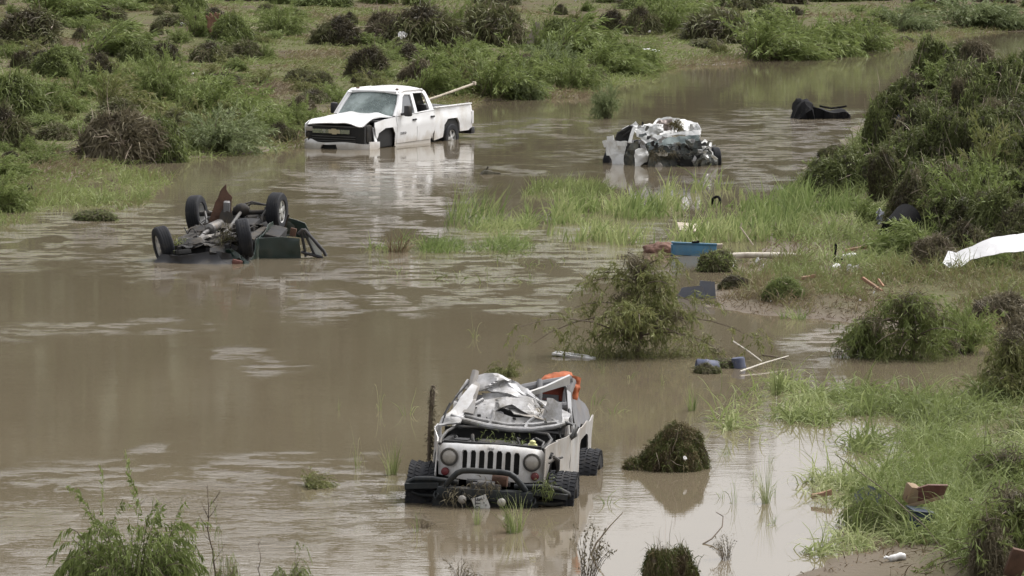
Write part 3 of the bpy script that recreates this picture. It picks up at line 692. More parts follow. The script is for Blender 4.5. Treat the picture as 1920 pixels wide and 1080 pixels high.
# fenders
def fender(sx):
    out = [(0.28, 0.72), (0.42, 0.70), (0.50, 0.92), (0.72, 0.98), (0.84, 0.90), (0.90, 0.66), (1.42, 0.58), (1.42, 1.20), (0.60, 1.16), (0.30, 1.12)]
    hole = [[(0.42, 0.98), (0.50, 1.06), (0.60, 1.04), (0.56, 0.97)]] if sx > 0 else []
    fn = lambda u, v: (sx * (0.62 + 0.16 * sstep(0.3, 1.2, u)) + sx * facet(u, v, 92, 18, 0.03 if sx > 0 else 0.01), u + 0.02 * np.sin(v * 14), v)
    return panel('fender', mud_silver if sx > 0 else white_paint, jeep, out, fn, holes=hole, thick=0.012, step=0.06, angle=12)
for s_ in (-1, 1): fender(s_)
g = G(); 
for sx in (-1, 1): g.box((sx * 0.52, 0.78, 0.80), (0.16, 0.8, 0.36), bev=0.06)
g.build('inner_wheelhouse', dark_part_shade, jeep)
g = G(); g.tube([(0.70, 0.42, 1.02), (0.745, 0.46, 0.98), (0.75, 0.50, 0.88), (0.72, 0.52, 0.74)], [0.02, 0.03, 0.02, 0.015], 8); g.tube([(0.66, 0.36, 0.95), (0.72, 0.44, 1.0), (0.78, 0.60, 1.0)], 0.014, 6); g.build('torn_inner_fender', blk_plastic, jeep)
# bonnet thrown back, inside out, over the flattened windscreen
def hoodfn(u, v):                       # u across, v 0..1 from the front lip up and back
    k = sstep(0.10, 0.36, v)
    cx = 0.04 + u * (1 + 0.04 * np.sin(v * 3)) - 0.03 * v + 0.5 * k * facet(u, v, 71, 24, 0.05)
    y = 1.20 + 0.70 * v + 0.10 * (np.abs(u) / 0.6) ** 2 * (1 - v) + k * facet(u, v, 72, 34, 0.11)
    z = 1.275 + 0.09 * sstep(0, 0.3, v) + 0.36 * v - 0.05 * (1 - (u / 0.7) ** 2) * (1 - v) ** 2 - 0.24 * v * sstep(-0.10, 0.70, u) + k * facet(u, v, 73, 34, 0.06) + 0.35 * k * facet(u, v, 74, 110, 0.055)
    return cx, y, z
hout = [(-0.66, 0.0), (-0.3, -0.035), (0.1, -0.055), (0.4, -0.03), (0.66, 0.02), (0.70, 0.35), (0.62, 0.62), (0.40, 0.74), (0.22, 0.86), (0.05, 0.92), (-0.15, 1.0), (-0.32, 1.06), (-0.50, 1.0), (-0.55, 0.7), (-0.63, 0.4)]
hout = hout[:6] + ragged(hout[6:], 5, 0.025, 0.10)[:-4] + hout[-2:]
hholes = [circ(-0.38, 0.24, 0.024, 9), circ(-0.28, 0.31, 0.014, 8), [(-0.16, 0.21), (0.02, 0.37), (0.16, 0.27), (0.36, 0.19), (0.05, 0.16)], circ(0.40, 0.16, 0.014, 8), circ(0.47, 0.16, 0.011, 8), circ(0.55, 0.19, 0.018, 8), circ(0.20, 0.10, .012, 8), circ(-0.24, 0.12, 0.010, 8)]
panel('bonnet', silver_under, jeep, hout, hoodfn, holes=hholes, thick=0.012, step=0.04, jit=0.3, angle=9)
def flapfn(u, v): return 0.12 + u, 1.62 + 0.35 * v + facet(u, v, 81, 22, .08), 1.455 + 0.34 * v - 0.13 * u + facet(u, v, 82, 22, .045)
panel('torn_bonnet_skin', silver_under, jeep, ragged([(-.38, -.12), (.05, -.20), (.40, -.10), (.44, .12), (.10, .20), (-.25, .26), (-.45, .10)], 3, .03, .09), flapfn, thick=.01, step=.04, jit=.3, angle=9)
def flap2(u, v): return 0.34 + u, 1.40 + 0.5 * v + facet(u, v, 83, 20, .06), 1.40 + 0.32 * v - .1 * u + facet(u, v, 84, 20, .04)
panel('torn_bonnet_skin', mud_silver, jeep, ragged([(-.26, -.10), (.10, -.14), (.30, .0), (.22, .16), (-.10, .20), (-.28, .08)], 4, .03, .08), flap2, thick=.01, step=.035, jit=.3, angle=9)
g = G(); g.tube([(-0.62, 1.26, 1.325), (-0.45, 1.215, 1.275), (-0.2, 1.185, 1.235), (0.08, 1.175, 1.215), (0.35, 1.185, 1.225), (0.60, 1.225, 1.275), (0.71, 1.29, 1.315)], [0.018, 0.032, 0.036, 0.036, 0.034, 0.03, 0.018], 10)
g.build('bonnet_lip', silver_under, jeep)
def onhood(u, v, dz=.012):
    a = hoodfn(np.array([u, u, -.6, .6, 0.]), np.array([v, v, 0, 1.0, .5])); return (float(a[0][0]), float(a[1][0]) - dz * .6, float(a[2][0]) + dz)
for pts_ in ([(-.60, .05), (-.52, .18), (-.40, .34), (-.30, .46)], [(.60, .06), (.50, .18), (.42, .30)], [(-.20, .02), (-.16, .12), (-.17, .20)], [(.22, .0), (.24, .10), (.30, .18)], [(-.56, .10), (-.3, .08), (0, .05), (.3, .07), (.58, .12)], [(-.58, .40), (-.57, .62), (-.52, .9)], [(.46, .40), (.36, .60), (.2, .75)]):
    g = G(); g.tube([onhood(a, b) for a, b in pts_], [.020] * len(pts_), 6); g.build('bonnet_rib', silver_under, jeep, angle=30)
for (a, b, c_) in [(-.33, .12, .022), (.08, .13, .02), (.44, .10, .018), (.30, .50, .028)]:
    x, y, z = onhood(a, b, .018); g = G(); g.box((x, y, z), (c_ * 2, .03, c_ * .9), (rad(-38), .2 * a, .3 * b), bev=.006); g.build('painted_hole_shade', dark_part_shade, jeep)  # solid dark blocks on the sheet, painting the shade of holes
g = G(); g.box((0, 1.36, 1.235), (1.30, 0.12, 0.05), bev=0.02); g.build('cowl', blk_plastic, jeep)
# bonnet hinges / braces standing at the far corner
g = G(); g.tube([(-0.47, 1.72, 1.60), (-0.45, 1.80, 1.72), (-0.44, 1.84, 1.80)], [0.035, 0.045, 0.042], 8); g.build('windscreen_post', mud_silver, jeep)
panel('bent_pillar', white_paint, jeep, ragged([(-.10, 0), (.10, -.03), (.12, .30), (.10, .52), (.02, .55), (-.03, .3)], 3, .012, .08), lambda u, v: (-0.60 + u + .26 * v, 1.22 + .70 * v + facet(u, v, 41, 10, .05), 1.28 + .72 * v + facet(u, v, 42, 10, .03)), thick=.02, step=.05, angle=12)
panel('bent_pillar', mud_silver, jeep, ragged([(-.06, 0), (.06, 0), (.07, .45), (-.02, .48)], 5, .012, .08), lambda u, v: (-0.46 + u + .12 * v + facet(u, v, 43, 8, .04), 1.30 + .72 * v, 1.36 + .62 * v + facet(u, v, 44, 8, .05)), thick=.02, step=.05, angle=12)
panel('crushed_cowl_corner', silver_under, jeep, ragged([(-.16, -.06), (.12, -.08), (.14, .12), (-.10, .14)], 6, .015, .07), lambda u, v: (-0.60 + u, 1.20 + v + facet(u, v, 45, 8, .05), 1.28 + .5 * v + facet(u, v, 46, 8, .05)), thick=.02, step=.04, angle=12)
g = G(); g.tube([(-0.70, 1.15, 1.22), (-0.68, 1.25, 1.36), (-0.60, 1.45, 1.52), (-0.50, 1.62, 1.66)], 0.011, 6); g.tube([(-0.72, 1.2, 1.2), (-0.71, 1.3, 1.32), (-0.66, 1.4, 1.45)], 0.009, 6); g.build('seal_strip', blk_plastic, jeep)
# roll cage
g = G()
g.tube([(-0.15, 1.9, 1.50), (0.10, 2.15, 1.60), (0.38, 2.25, 1.67), (0.64, 2.35, 1.72)], 0.055, 10)
g.tube([(0.30, 1.98, 1.22), (0.31, 2.0, 1.45), (0.30, 2.1, 1.62), (0.28, 2.2, 1.70)], 0.034, 10)
g.tube([(0.62, 1.95, 0.80), (0.62, 2.0, 1.25), (0.62, 2.2, 1.58), (0.64, 2.40, 1.70)], 0.055, 10)
g.tube([(-0.66, 2.3, 0.9), (-0.66, 2.35, 1.3), (-0.5, 2.5, 1.42)], 0.045, 10)
g.build('roll_bar', grey_cloth, jeep)
panel('roof_rail', white_paint, jeep, [(0, 0), (0.95, 0), (0.95, 0.11), (0.6, 0.06), (0, 0.045)], lambda u, v: (-0.10 + u * 0.80, 1.75 + u * 0.32 - v * 0.5, 1.43 + u * 0.28 + v), thick=0.03, step=0.06)
panel('door_pillar', white_paint, jeep, [(0, 0), (0.05, 0), (0.06, 0.55), (0.02, 0.58)], lambda u, v: (0.735 - 0.20 * v + u, 1.62 + 0.55 * v, 1.12 + v * 0.90), thick=0.03, step=0.06)
g = G(); g.tube([(0.77, 1.60, 1.12), (0.70, 1.80, 1.40), (0.62, 2.05, 1.64), (0.56, 2.2, 1.70)], 0.020, 8); g.build('door_seal', blk_plastic, jeep)
panel('cabin_shade_backing', dark_part_shade, jeep, ragged([(-.30, 0), (.66, 0), (.64, .40), (.55, .60), (.1, .50), (-.25, .36)], 9, .02, .12), lambda u, v: (u, 2.75 + facet(u, v, 48, 8, .06), 1.10 + v), thick=.015, step=.07, angle=15)  # added dark backing that paints the shaded cabin interior
panel('soft_top_side', grey_cloth, jeep, ragged([(2.2, 1.14), (3.65, 1.14), (3.55, 1.26), (2.9, 1.50), (2.40, 1.70), (2.25, 1.66)], 10, .02, .12), lambda u, v: (.74 - .22 * (v - 1.14) + facet(u, v, 50, 12, .04), u, v), thick=.012, step=.07, angle=15)
panel('soft_top_rear', grey_cloth, jeep, ragged([(-.68, 1.14), (.72, 1.14), (.66, 1.30), (.1, 1.24), (-.6, 1.22)], 11, .02, .12), lambda u, v: (u, 3.62 - .4 * (v - 1.14) + facet(u, v, 51, 12, .05), v), thick=.012, step=.07, angle=15)
panel('torn_door_skin', mud_silver, jeep, ragged([(1.30, 1.06), (1.75, 1.08), (2.0, 1.20), (1.72, 1.36), (1.45, 1.28)], 8, .02, .08), lambda u, v: (.76 - .18 * (v - 1.06) + facet(u, v, 49, 10, .05), u, v), thick=.012, step=.05, angle=12)
def seat(x, y, z, tilt):
    g = G(); g.box((x, y, z), (0.46, 0.16, 0.56), (rad(-14 + tilt), 0, 0), bev=0.05); g.box((x, y + .10, z + 0.36), (0.24, 0.10, 0.17), (rad(-10), 0, 0), bev=0.045); g.box((x, y - 0.28, z - 0.26), (0.48, 0.5, 0.16), bev=0.05)
    return g.build('seat', grey_cloth, jeep)
seat(0.38, 2.25, 1.08, 0); seat(-0.36, 2.25, 1.02, -8)
g = G(); g.tube([(0.36, 2.0, 1.42), (0.64, 2.05, 1.43)], 0.055, 10); g.build('bar_pad', grey_cloth, jeep)
panel('folded_panel_corner', silver_under, jeep, ragged([(-.13, -.10), (.12, -.12), (.10, .14), (-.08, .18)], 7, .012, .06), lambda u, v: (0.55 + u, 1.40 + .3 * v + .5 * u * u + facet(u, v, 47, 8, .04), 1.40 + v), thick=.015, step=.04, angle=12)
g = G(); g.lathe([(0.10, -0.02), (0.12, 0.0), (0.10, 0.02)], Matrix.Translation((0.74, 1.30, 1.22)) @ Matrix.Rotation(rad(55), 4, 'Z') @ Matrix.Rotation(rad(30), 4, 'Y'), 14, close=False); g.tube([(0.66, 1.34, 1.25), (0.72, 1.33, 1.32), (0.82, 1.32, 1.30), (0.84, 1.33, 1.18), (0.76, 1.34, 1.12)], 0.022, 8)
g.build('mirror_bracket', steel_grey, jeep)
# wheels
wheel(jeep, (-0.80, 0.56, 0.42), -1, 0.42, 0.30, 0.22, True, rad(2)); wheel(jeep, (0.82, 0.56, 0.42), 1, 0.42, 0.30, 0.22, True, rad(2))
wheel(jeep, (-0.80, 2.97, 0.42), -1, 0.42, 0.30, 0.22, True); wheel(jeep, (0.82, 2.97, 0.42), 1, 0.42, 0.30, 0.22, True)
wheel(jeep, (0.1, 3.95, 0.85), 1, 0.42, 0.30, 0.22, True, rad(90))
# loose cloth, mud-caked post
def crumpled_cloth(name, m, loc, rot, sx, sy, amp, seed, label, cat, parent_M=None, f=3.0):
    o = panel(name, m, None, [(-sx / 2, -sy / 2), (sx / 2, -sy / 2), (sx / 2, sy / 2), (-sx / 2, sy / 2)], lambda u, v: (u, v, crump(0, u, v, amp, f, seed) - 0.5 * (np.abs(u) / sx) ** 2 * sx * 0.8), thick=0.008, step=min(sx, sy) / 9, jit=0.3, angle=60)
    M = Matrix.Translation(loc) @ Euler(rot).to_matrix().to_4x4()
    if parent_M is not None: M = parent_M @ M
    o.matrix_world = M
    return tag(o, label, cat)
crumpled_cloth('orange_cloth', orange_cloth, (0.44, 2.44, 1.77), (rad(12), rad(-14), 0.2), 0.38, 0.22, 0.05, 3, 'muddy orange cloth draped over the roll bar of the wrecked off-roader', 'cloth', JM, 5)
crumpled_cloth('orange_strap_bag', orange_cloth, (0.68, 2.46, 1.62), (rad(75), rad(15), 0.5), 0.12, 0.28, 0.05, 8, 'orange bag bunched at the outer end of the off-roader roll bar', 'bag', JM, 6)
crumpled_cloth('rust_red_cushion', mat('rust_red_fabric', (0.22, 0.05, 0.03), 0.9, mud=0.3, scale=6), (0.42, 2.34, 1.55), (rad(70), 0, 0.1), 0.30, 0.16, 0.05, 5, 'rust red cushion jammed under the roll bar inside the wrecked off-roader', 'cushion', JM, 6)

# ------------------------------------------------------------------ the white pickup (front faces -y, ground z = 0)
TP = W(640, 280)
yaw = rad(-27)
truck = thing('pickup_truck', (0, 0, 0), (0, 0, yaw), 'white four-door pickup truck with smashed front corner, sunk to its bumper by the far bank', 'pickup truck')
tr = Matrix.Rotation(yaw, 4, 'Z') @ Matrix.Rotation(rad(0.6), 4, 'X') @ Matrix.Rotation(rad(0.8), 4, 'Y')
truck.rotation_euler = tr.to_euler()
truck.location = (TP.x - 0.14, TP.y + 0.25, -0.44)
def side_x(z, y=0):                    # half width of the body at height z
    z = np.asarray(z, float)
    return 1.0 - 0.03 * sstep(0.95, 0.5, z) - 0.03 * sstep(1.0, 1.22, z) - 0.20 * np.clip((z - 1.25) / 0.70, 0, 1.2) ** 1.1
def side_panel(name, sx, out, holes=(), mm=None, dent=0.0, seed=1, off=0.0, step=0.12, thick=0.02, parent=None, extra=None):
    def fn(u, v):
        x = side_x(v) + off - 0.012 * np.exp(-((v - 0.86) / 0.05) ** 2) + dent * np.minimum(0, fbm(u * 1.2, v * 1.5, seed, 3) - 0.5)
        if extra: x = x + extra(u, v)
        return sx * x, u, v
    return panel(name, mm or truck_white, parent or truck, out, fn, holes=holes, thick=thick, step=step, angle=30)
def arch(cy, cz, r, n=9, a0=0, a1=180): return [(cy + r * math.cos(rad(a0 + (a1 - a0) * k / n)) * 1.06, cz + r * math.sin(rad(a0 + (a1 - a0) * k / n))) for k in range(n + 1)]
FW, RW = 1.02, 4.86
for sx in (-1, 1):
    fa = [(FW + 0.50, 0.45), (FW + 0.50, 0.80), (FW + 0.36, 0.98), (FW - 0.05, 0.98), (FW - 0.42, 0.86), (FW - 0.50, 0.72)]
    if sx > 0:
        out = [(1.60, 0.45), (1.60, 1.25), (1.0, 1.22), (0.38, 1.16), (0.34, 1.05), (0.44, 0.80), (FW - 0.50, 0.72)] + fa[::-1][1:]
    else:
        out = [(1.60, 0.45), (1.60, 1.25), (1.0, 1.22), (0.20, 1.16), (0.02, 1.08), (0.02, 0.72), (FW - 0.50, 0.72)] + fa[::-1][1:]
    side_panel('fender', sx, out, dent=0.06, seed=4, step=0.09)
    dl = [(1.615, 0.52), (2.77, 0.52), (2.77, 1.27), (1.615, 1.25)]
    d1 = side_panel('front_door', sx, dl, dent=0.05, seed=2, step=0.1)
    d2 = side_panel('rear_door', sx, [(2.785, 0.52), (3.60, 0.52), (3.80, 0.75), (3.80, 1.30), (2.785, 1.27)], dent=0.18, seed=7, step=0.09)
    side_panel('sill', sx, [(1.60, 0.38), (3.62, 0.38), (3.62, 0.51), (1.60, 0.51)], off=-0.02)
    # greenhouse frame with two openings
    gh = [(1.62, 1.26), (3.80, 1.31), (3.74, 1.50), (3.56, 1.84), (3.40, 1.93), (2.3, 1.93), (2.10, 1.86)]
    w1 = [(1.90, 1.30), (2.68, 1.30), (2.66, 1.80), (2.34, 1.82), (2.20, 1.76)]
    w2 = [(2.83, 1.31), (3.56, 1.34), (3.46, 1.72), (3.36, 1.82), (2.81, 1.83)]
    side_panel('cab_frame', sx, gh, holes=[w1, w2], step=0.09, thick=0.05)
    side_panel('front_window', sx, w1, mm=side_glass, off=-0.035, thick=0.006)
    if sx < 0: side_panel('rear_window', sx, w2, mm=side_glass, off=-0.035, thick=0.006)
    ba = [(RW + 0.52, 0.62), (RW + 0.46, 0.86), (RW + 0.28, 1.02), (RW - 0.28, 1.02), (RW - 0.46, 0.86), (RW - 0.52, 0.52)]
    bo = [(3.825, 0.46), (3.825, 1.34), (6.05, 1.36), (6.08, 1.20), (6.10, 0.70), (5.9, 0.62)] + ba
    side_panel('bed_side', sx, bo, dent=0.10, seed=12, step=0.1, thick=0.05, off=-0.01)
    for (yy, zz) in ((2.60, 1.12), (3.66, 1.14)):
        g = G(); g.box((sx * (float(side_x(zz)) + 0.02), yy, zz), (0.04, 0.20, 0.05), bev=0.012); g.build('handle', blk_plastic, d1 if yy < 3 else d2)
    g = G(); g.box((sx * 1.16, 1.92, 1.40), (0.20, 0.16, 0.30), (0, 0, -sx * 0.25), bev=0.05); g.tube([(sx * 0.94, 1.90, 1.30), (sx * 1.10, 1.92, 1.33)], 0.035, 8); mir = g.build('wing_mirror', blk_plastic, truck)
    g = G(); g.box((sx * 0.55, FW, 0.75), (0.70, 1.05, 0.60), bev=0.05); g.build('wheelhouse', dark_part_shade, truck)
    g = G(); g.box((sx * 0.60, RW, 0.80), (0.66, 1.10, 0.5), bev=0.05); g.build('wheelhouse', dark_part_shade, truck)
text_part('door_badge', '2500HD', 0.10, tarnish, truck, Matrix.Translation((1.004, 1.95, 0.78)) @ Matrix.Rotation(rad(90), 4, 'Z') @ Matrix.Rotation(rad(90), 4, 'X'), 0.004)
wheel(truck, (-0.86, FW, 0.40), -1, 0.40, 0.27, 0.23); wheel(truck, (0.62, FW, 0.33), 1, 0.40, 0.27, 0.23)
wheel(truck, (-0.86, RW, 0.40), -1, 0.40, 0.27, 0.23); wheel(truck, (0.86, RW, 0.46), 1, 0.40, 0.27, 0.23)
# roof, windscreen, rear window
panel('roof', truck_white, truck, [(-0.80, 2.06), (0.80, 2.06), (0.82, 3.40), (0.74, 3.62), (-0.74, 3.62), (-0.82, 3.40)],
      lambda u, v: (u, v, 1.925 + 0.075 * (1 - (u / 0.82) ** 2) - 0.10 * sstep(2.35, 2.0, v) - 0.12 * sstep(3.3, 3.65, v)), thick=0.03, step=0.12)
ws = [(-0.86, 0), (0.86, 0), (0.70, 0.78), (-0.70, 0.78)]
def wsfn(u, v): return u, 1.50 + v * 0.78 + 0.10 * (u / 0.86) ** 2, 1.27 + v * 0.79
panel('windscreen', shield_glass, truck, ws, wsfn, thick=0.006, step=0.14)
for sx in (-1, 1): g = G(); g.tube([(sx * 0.90, 1.60, 1.25), (sx * 0.84, 1.90, 1.56), (sx * 0.745, 2.19, 1.88)], 0.05, 8); g.build('windscreen_pillar', truck_white, truck)
g = G(); g.tube([(-0.70, 2.10, 1.885), (0, 2.06, 1.90), (0.70, 2.10, 1.885)], 0.03, 8); g.build('windscreen_header', truck_white, truck)
panel('rear_glass', side_glass, truck, [(-0.70, 0), (0.70, 0), (0.64, 0.46), (-0.64, 0.46)], lambda u, v: (u, 3.78 - 0.22 * v / 0.46, 1.36 + v), thick=0.006, step=0.2)
g = G(); g.box((0, 3.78, 0.95), (1.86, 0.05, 0.85)); g.build('cab_back', truck_white, truck)
g = G()
for x in (-0.58, -0.28, 0.0, 0.28, 0.58): pass
for x in (-0.62, -0.22, 0.0, 0.22, 0.62):
    g = G(); g.box((x, 2.28, 1.965), (0.10, 0.07, 0.03), bev=0.008, taper=(.7, .7)); g.build('roof_marker_light', rust, truck)
# interior
g = G(); g.box((0, 2.6, 0.62), (1.8, 2.3, 0.06)); g.box((0, 1.72, 1.12), (1.74, 0.35, 0.26), bev=0.06); g.build('dashboard', blk_plastic, truck)
for x in (-0.45, 0.45):
    g = G(); g.box((x, 2.75, 1.12), (0.52, 0.18, 0.70), (rad(-14), 0, 0), bev=0.06); g.box((x, 2.86, 1.58), (0.28, 0.12, 0.20), (rad(-10), 0, 0), bev=0.05); g.box((x, 2.45, 0.80), (0.52, 0.55, 0.18), bev=0.05); g.build('seat', seat_tan, truck)
g = G(); g.box((0, 3.55, 1.10), (1.6, 0.2, 0.75), (rad(-10), 0, 0), bev=0.06); g.build('rear_seat', blk_plastic, truck)
g = G(); g.lathe([(0.185, -0.012), (0.20, 0), (0.185, 0.012), (0.17, 0)], Matrix.Translation((0.45, 2.02, 1.24)) @ Matrix.Rotation(rad(60), 4, 'Z') @ Matrix.Rotation(rad(-90), 4, 'Z'), 24, close=False); g.build('steering_wheel', blk_plastic, truck)
g = G(); g.box((0.25, 1.9, 1.42), (0.05, 0.05, 0.34), (0.3, 0.2, 0)); g.build('airbag', truck_white, truck)
# bonnet: buckled, sprung up at the damaged corner
def hood(u, v):
    z = 1.19 + 0.075 * (1 - (u / 0.95) ** 2) + 0.055 * (v / 1.5) - 0.12 * sstep(0.30, -0.06, v) + 0.05 * np.exp(-((np.abs(u) - 0.42) / 0.18) ** 2) * sstep(0, 0.5, v)
    z = z + 0.05 * np.exp(-((u - 0.35) / 0.30) ** 2 - ((v - 0.28) / 0.26) ** 2) - 0.06 * np.exp(-((u - 0.68) / 0.16) ** 2 - ((v - 0.15) / 0.25) ** 2) - 0.025 * np.exp(-((u - 0.05) / 0.10) ** 2 - ((v - 0.35) / 0.3) ** 2)
    z = z + 0.16 * sstep(0.5, 0.95, u) * np.exp(-((v - 0.85) / 0.45) ** 2) * 0.4 + crump(0, u, v, 0.02, 3, 4) * sstep(0.0, 0.8, u) * sstep(1.1, 0.2, v)
    return u, v - 0.07 * (1 - (u / 0.95) ** 2) * sstep(0.6, 0, v), z
panel('bonnet', truck_white, truck, [(-0.90, -0.02), (0.80, 0.0), (0.84, 0.25), (0.80, 0.55), (0.90, 1.0), (0.90, 1.52), (-0.90, 1.52), (-0.95, 0.8), (-0.94, 0.2)], hood, thick=0.025, step=0.075, angle=30)
g = G(); g.box((0.86, 0.95, 1.18), (0.14, 1.0, 0.05)); g.build('bonnet_gap_shade', dark_part_shade, truck)  # dark strip painting the shade between bonnet and fender
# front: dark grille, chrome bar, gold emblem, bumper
g = G(); g.box((-0.02, 0.10, 0.84), (1.76, 0.20, 0.46)); g.box((0.0, 0.7, 0.75), (1.5, 1.0, 0.7)); g.build('grille', dark_part_shade, truck)
for z, h in ((1.045, 0.03), (0.775, 0.02), (0.71, 0.02), (0.645, 0.02)):
    g = G(); g.box((-0.08, -0.02 if z < 1 else -0.01, z), (1.35, 0.03, h), bev=0.006); g.build('grille_bar', steel_grey, truck)
panel('chrome_bar', chrome, truck, [(-0.74, 0.855), (0.42, 0.855), (0.42, 0.965), (-0.74, 0.965)], lambda u, v: (u, -0.055 + 0.02 * (u / 0.7) ** 2, v), thick=0.03, step=0.1)
bt = [(-0.165, -0.05), (-0.06, -0.05), (-0.06, -0.075), (0.08, -0.075), (0.08, -0.05), (0.175, -0.05), (0.165, 0.05), (0.06, 0.05), (0.06, 0.075), (-0.08, 0.075), (-0.08, 0.05), (-0.175, 0.05)]
panel('emblem', gold, truck, bt, lambda u, v: (u - 0.05, -0.072 + 0 * u, v + 0.91), thick=0.03, step=0.06)
g = G(); g.box((-0.86, 0.05, 0.96), (0.22, 0.16, 0.13), bev=0.03); g.build('headlight', headlamp, truck)
g = G(); g.box((-0.87, 0.05, 0.80), (0.20, 0.14, 0.15), bev=0.03); g.build('headlight', engine_dark, truck)
g = G(); g.box((0.72, 0.26, 0.86), (0.36, 0.34, 0.48), bev=0.08); g.tube([(0.62, 0.05, 1.02), (0.70, 0.02, 0.85), (0.66, 0.04, 0.68)], 0.03, 7); g.build('smashed_lamp_housing', engine_dark, truck)
panel('torn_fender_liner', truck_white, truck, [(0, 0), (0.14, 0), (0.10, 0.36), (0.03, 0.40)], lambda u, v: (0.98 - 0.2 * v, 0.36 + u, 0.64 + v), thick=0.02, step=0.06)
def bump(u, v): return u, -0.16 + 0.20 * (np.abs(u) / 1.0) ** 4 + 0.05 * sstep(0.60, 0.68, v) + 0.02 * np.sin(u * 5), v + 0.012 * np.sin(u * 6)
panel('front_bumper', chrome if False else truck_white, truck, [(-1.02, 0.40), (1.0, 0.42), (1.02, 0.60), (0.60, 0.63), (-0.55, 0.62), (-0.75, 0.67), (-1.02, 0.68)], bump, holes=[[(-0.42, 0.44), (0.10, 0.44), (0.06, 0.565), (-0.36, 0.565)]], thick=0.05, step=0.09)
g = G(); g.box((-0.16, -0.02, 0.5), (0.7, 0.05, 0.2)); g.build('bumper_opening_shade', dark_part_shade, truck)  # dark block behind the cut-out, its shade put into the colour
for sx in (-1, 1):
    panel('bumper_end', truck_white, truck, [(0, 0.42), (0.50, 0.46), (0.50, 0.64), (0, 0.66)], lambda u, v: (sx * (1.02 - 0.02 * np.cos(u * 5)), 0.05 + u, v), thick=0.03, step=0.1)
# bed
g = G(); g.box((0, 4.95, 0.78), (1.75, 2.2, 0.06)); g.box((0, 3.88, 1.0), (1.8, 0.05, 0.5)); g.build('bed_floor', blk_plastic, truck)
panel('tailgate', truck_white, truck, [(-0.92, 0.72), (0.92, 0.72), (0.92, 1.30), (-0.92, 1.30)], lambda u, v: (u, 6.06 + crump(0, u, v, 0.05, 2, 3), v), thick=0.05, step=0.12)
g = G(); g.box((0, 6.20, 0.60), (1.9, 0.22, 0.20), bev=0.04); g.build('rear_bumper', blk_plastic, truck)
g = G(); g.box((0.97, 6.08, 0.98), (0.06, 0.10, 0.36), bev=0.02); g.build('tail_light', truck_white, truck)
for sx in (-1, 1): g = G(); g.box((sx * 0.93, 4.95, 1.375), (0.10, 2.2, 0.03), bev=0.008); g.build('bed_rail_cap', blk_plastic if sx < 0 else truck_white, truck)
g = G(); g.box((0, 3.0, 0.40), (1.5, 5.4, 0.2)); g.build('chassis', dark_part_shade, truck)
TMX = Matrix.Translation(truck.location) @ tr
g = G(); g.tube([(-0.3, 4.6, 1.32), (0.1, 5.8, 1.57), (0.52, 7.05, 1.86)], 0.035, 8); g.box((0.52, 7.05, 1.87), (0.10, 0.10, 0.10), bev=0.02)
pole = g.build('pole', mat('weathered_pale_wood', (0.42, 0.37, 0.29), 0.7, mud=0.3, scale=5)); pole.matrix_world = TMX
tag(pole, 'pale pole sticking up out of the bed of the white pickup', 'pole')

# ------------------------------------------------------------------ the car lying on its roof (wheels up; z = 0 is the water)
ov = thing('overturned_car', (W(428, 470).x, 77.5, -0.05), (0, 0, 0), 'dark green car lying upside down in the river with four wheels in the air', 'car')
om = Matrix.Rotation(rad(-8.5), 4, 'Z') @ Matrix.Rotation(rad(5.0), 4, 'X') @ Matrix.Rotation(rad(-4.0), 4, 'Y')
ov.rotation_euler = om.to_euler(); OM = Matrix.Translation(ov.location) @ om
for x, y, z, sd_, st, cb in ((-0.86, -1.30, 0.50, -1, rad(28), 0.10), (0.72, -1.34, 0.56, 1, rad(16), -0.05), (-0.80, 1.32, 0.66, -1, rad(-4), 0.03), (0.80, 1.32, 0.62, 1, rad(-6), 0.06)):
    wheel(ov, (x, y, z), sd_, 0.37, 0.255, 0.215, False, st, camber=cb)
panel('body_side', green_paint, ov, [(-1.9, -0.6), (2.0, -0.6), (2.1, 0.10), (1.75, 0.38), (1.70, 0.15), (1.35, 0.02), (0.95, 0.15), (0.85, 0.40), (-0.85, 0.42), (-0.95, 0.18), (-1.3, 0.05), (-1.65, 0.18), (-1.75, 0.30), (-1.9, 0.2)], lambda u, v: (-0.80 + crump(0, u, v, 0.06, 2, 5), u, v), thick=0.02, step=0.1)
panel('body_side', green_paint, ov, [(-1.5, -0.6), (2.0, -0.6), (2.1, 0.10), (1.75, 0.38), (1.70, 0.15), (1.35, 0.02), (0.95, 0.15), (0.85, 0.40), (-0.75, 0.42), (-0.95, 0.18), (-1.3, 0.05), (-1.5, 0.1)], lambda u, v: (0.80 + crump(0, u, v, 0.06, 2, 15), u, v), thick=0.02, step=0.1)
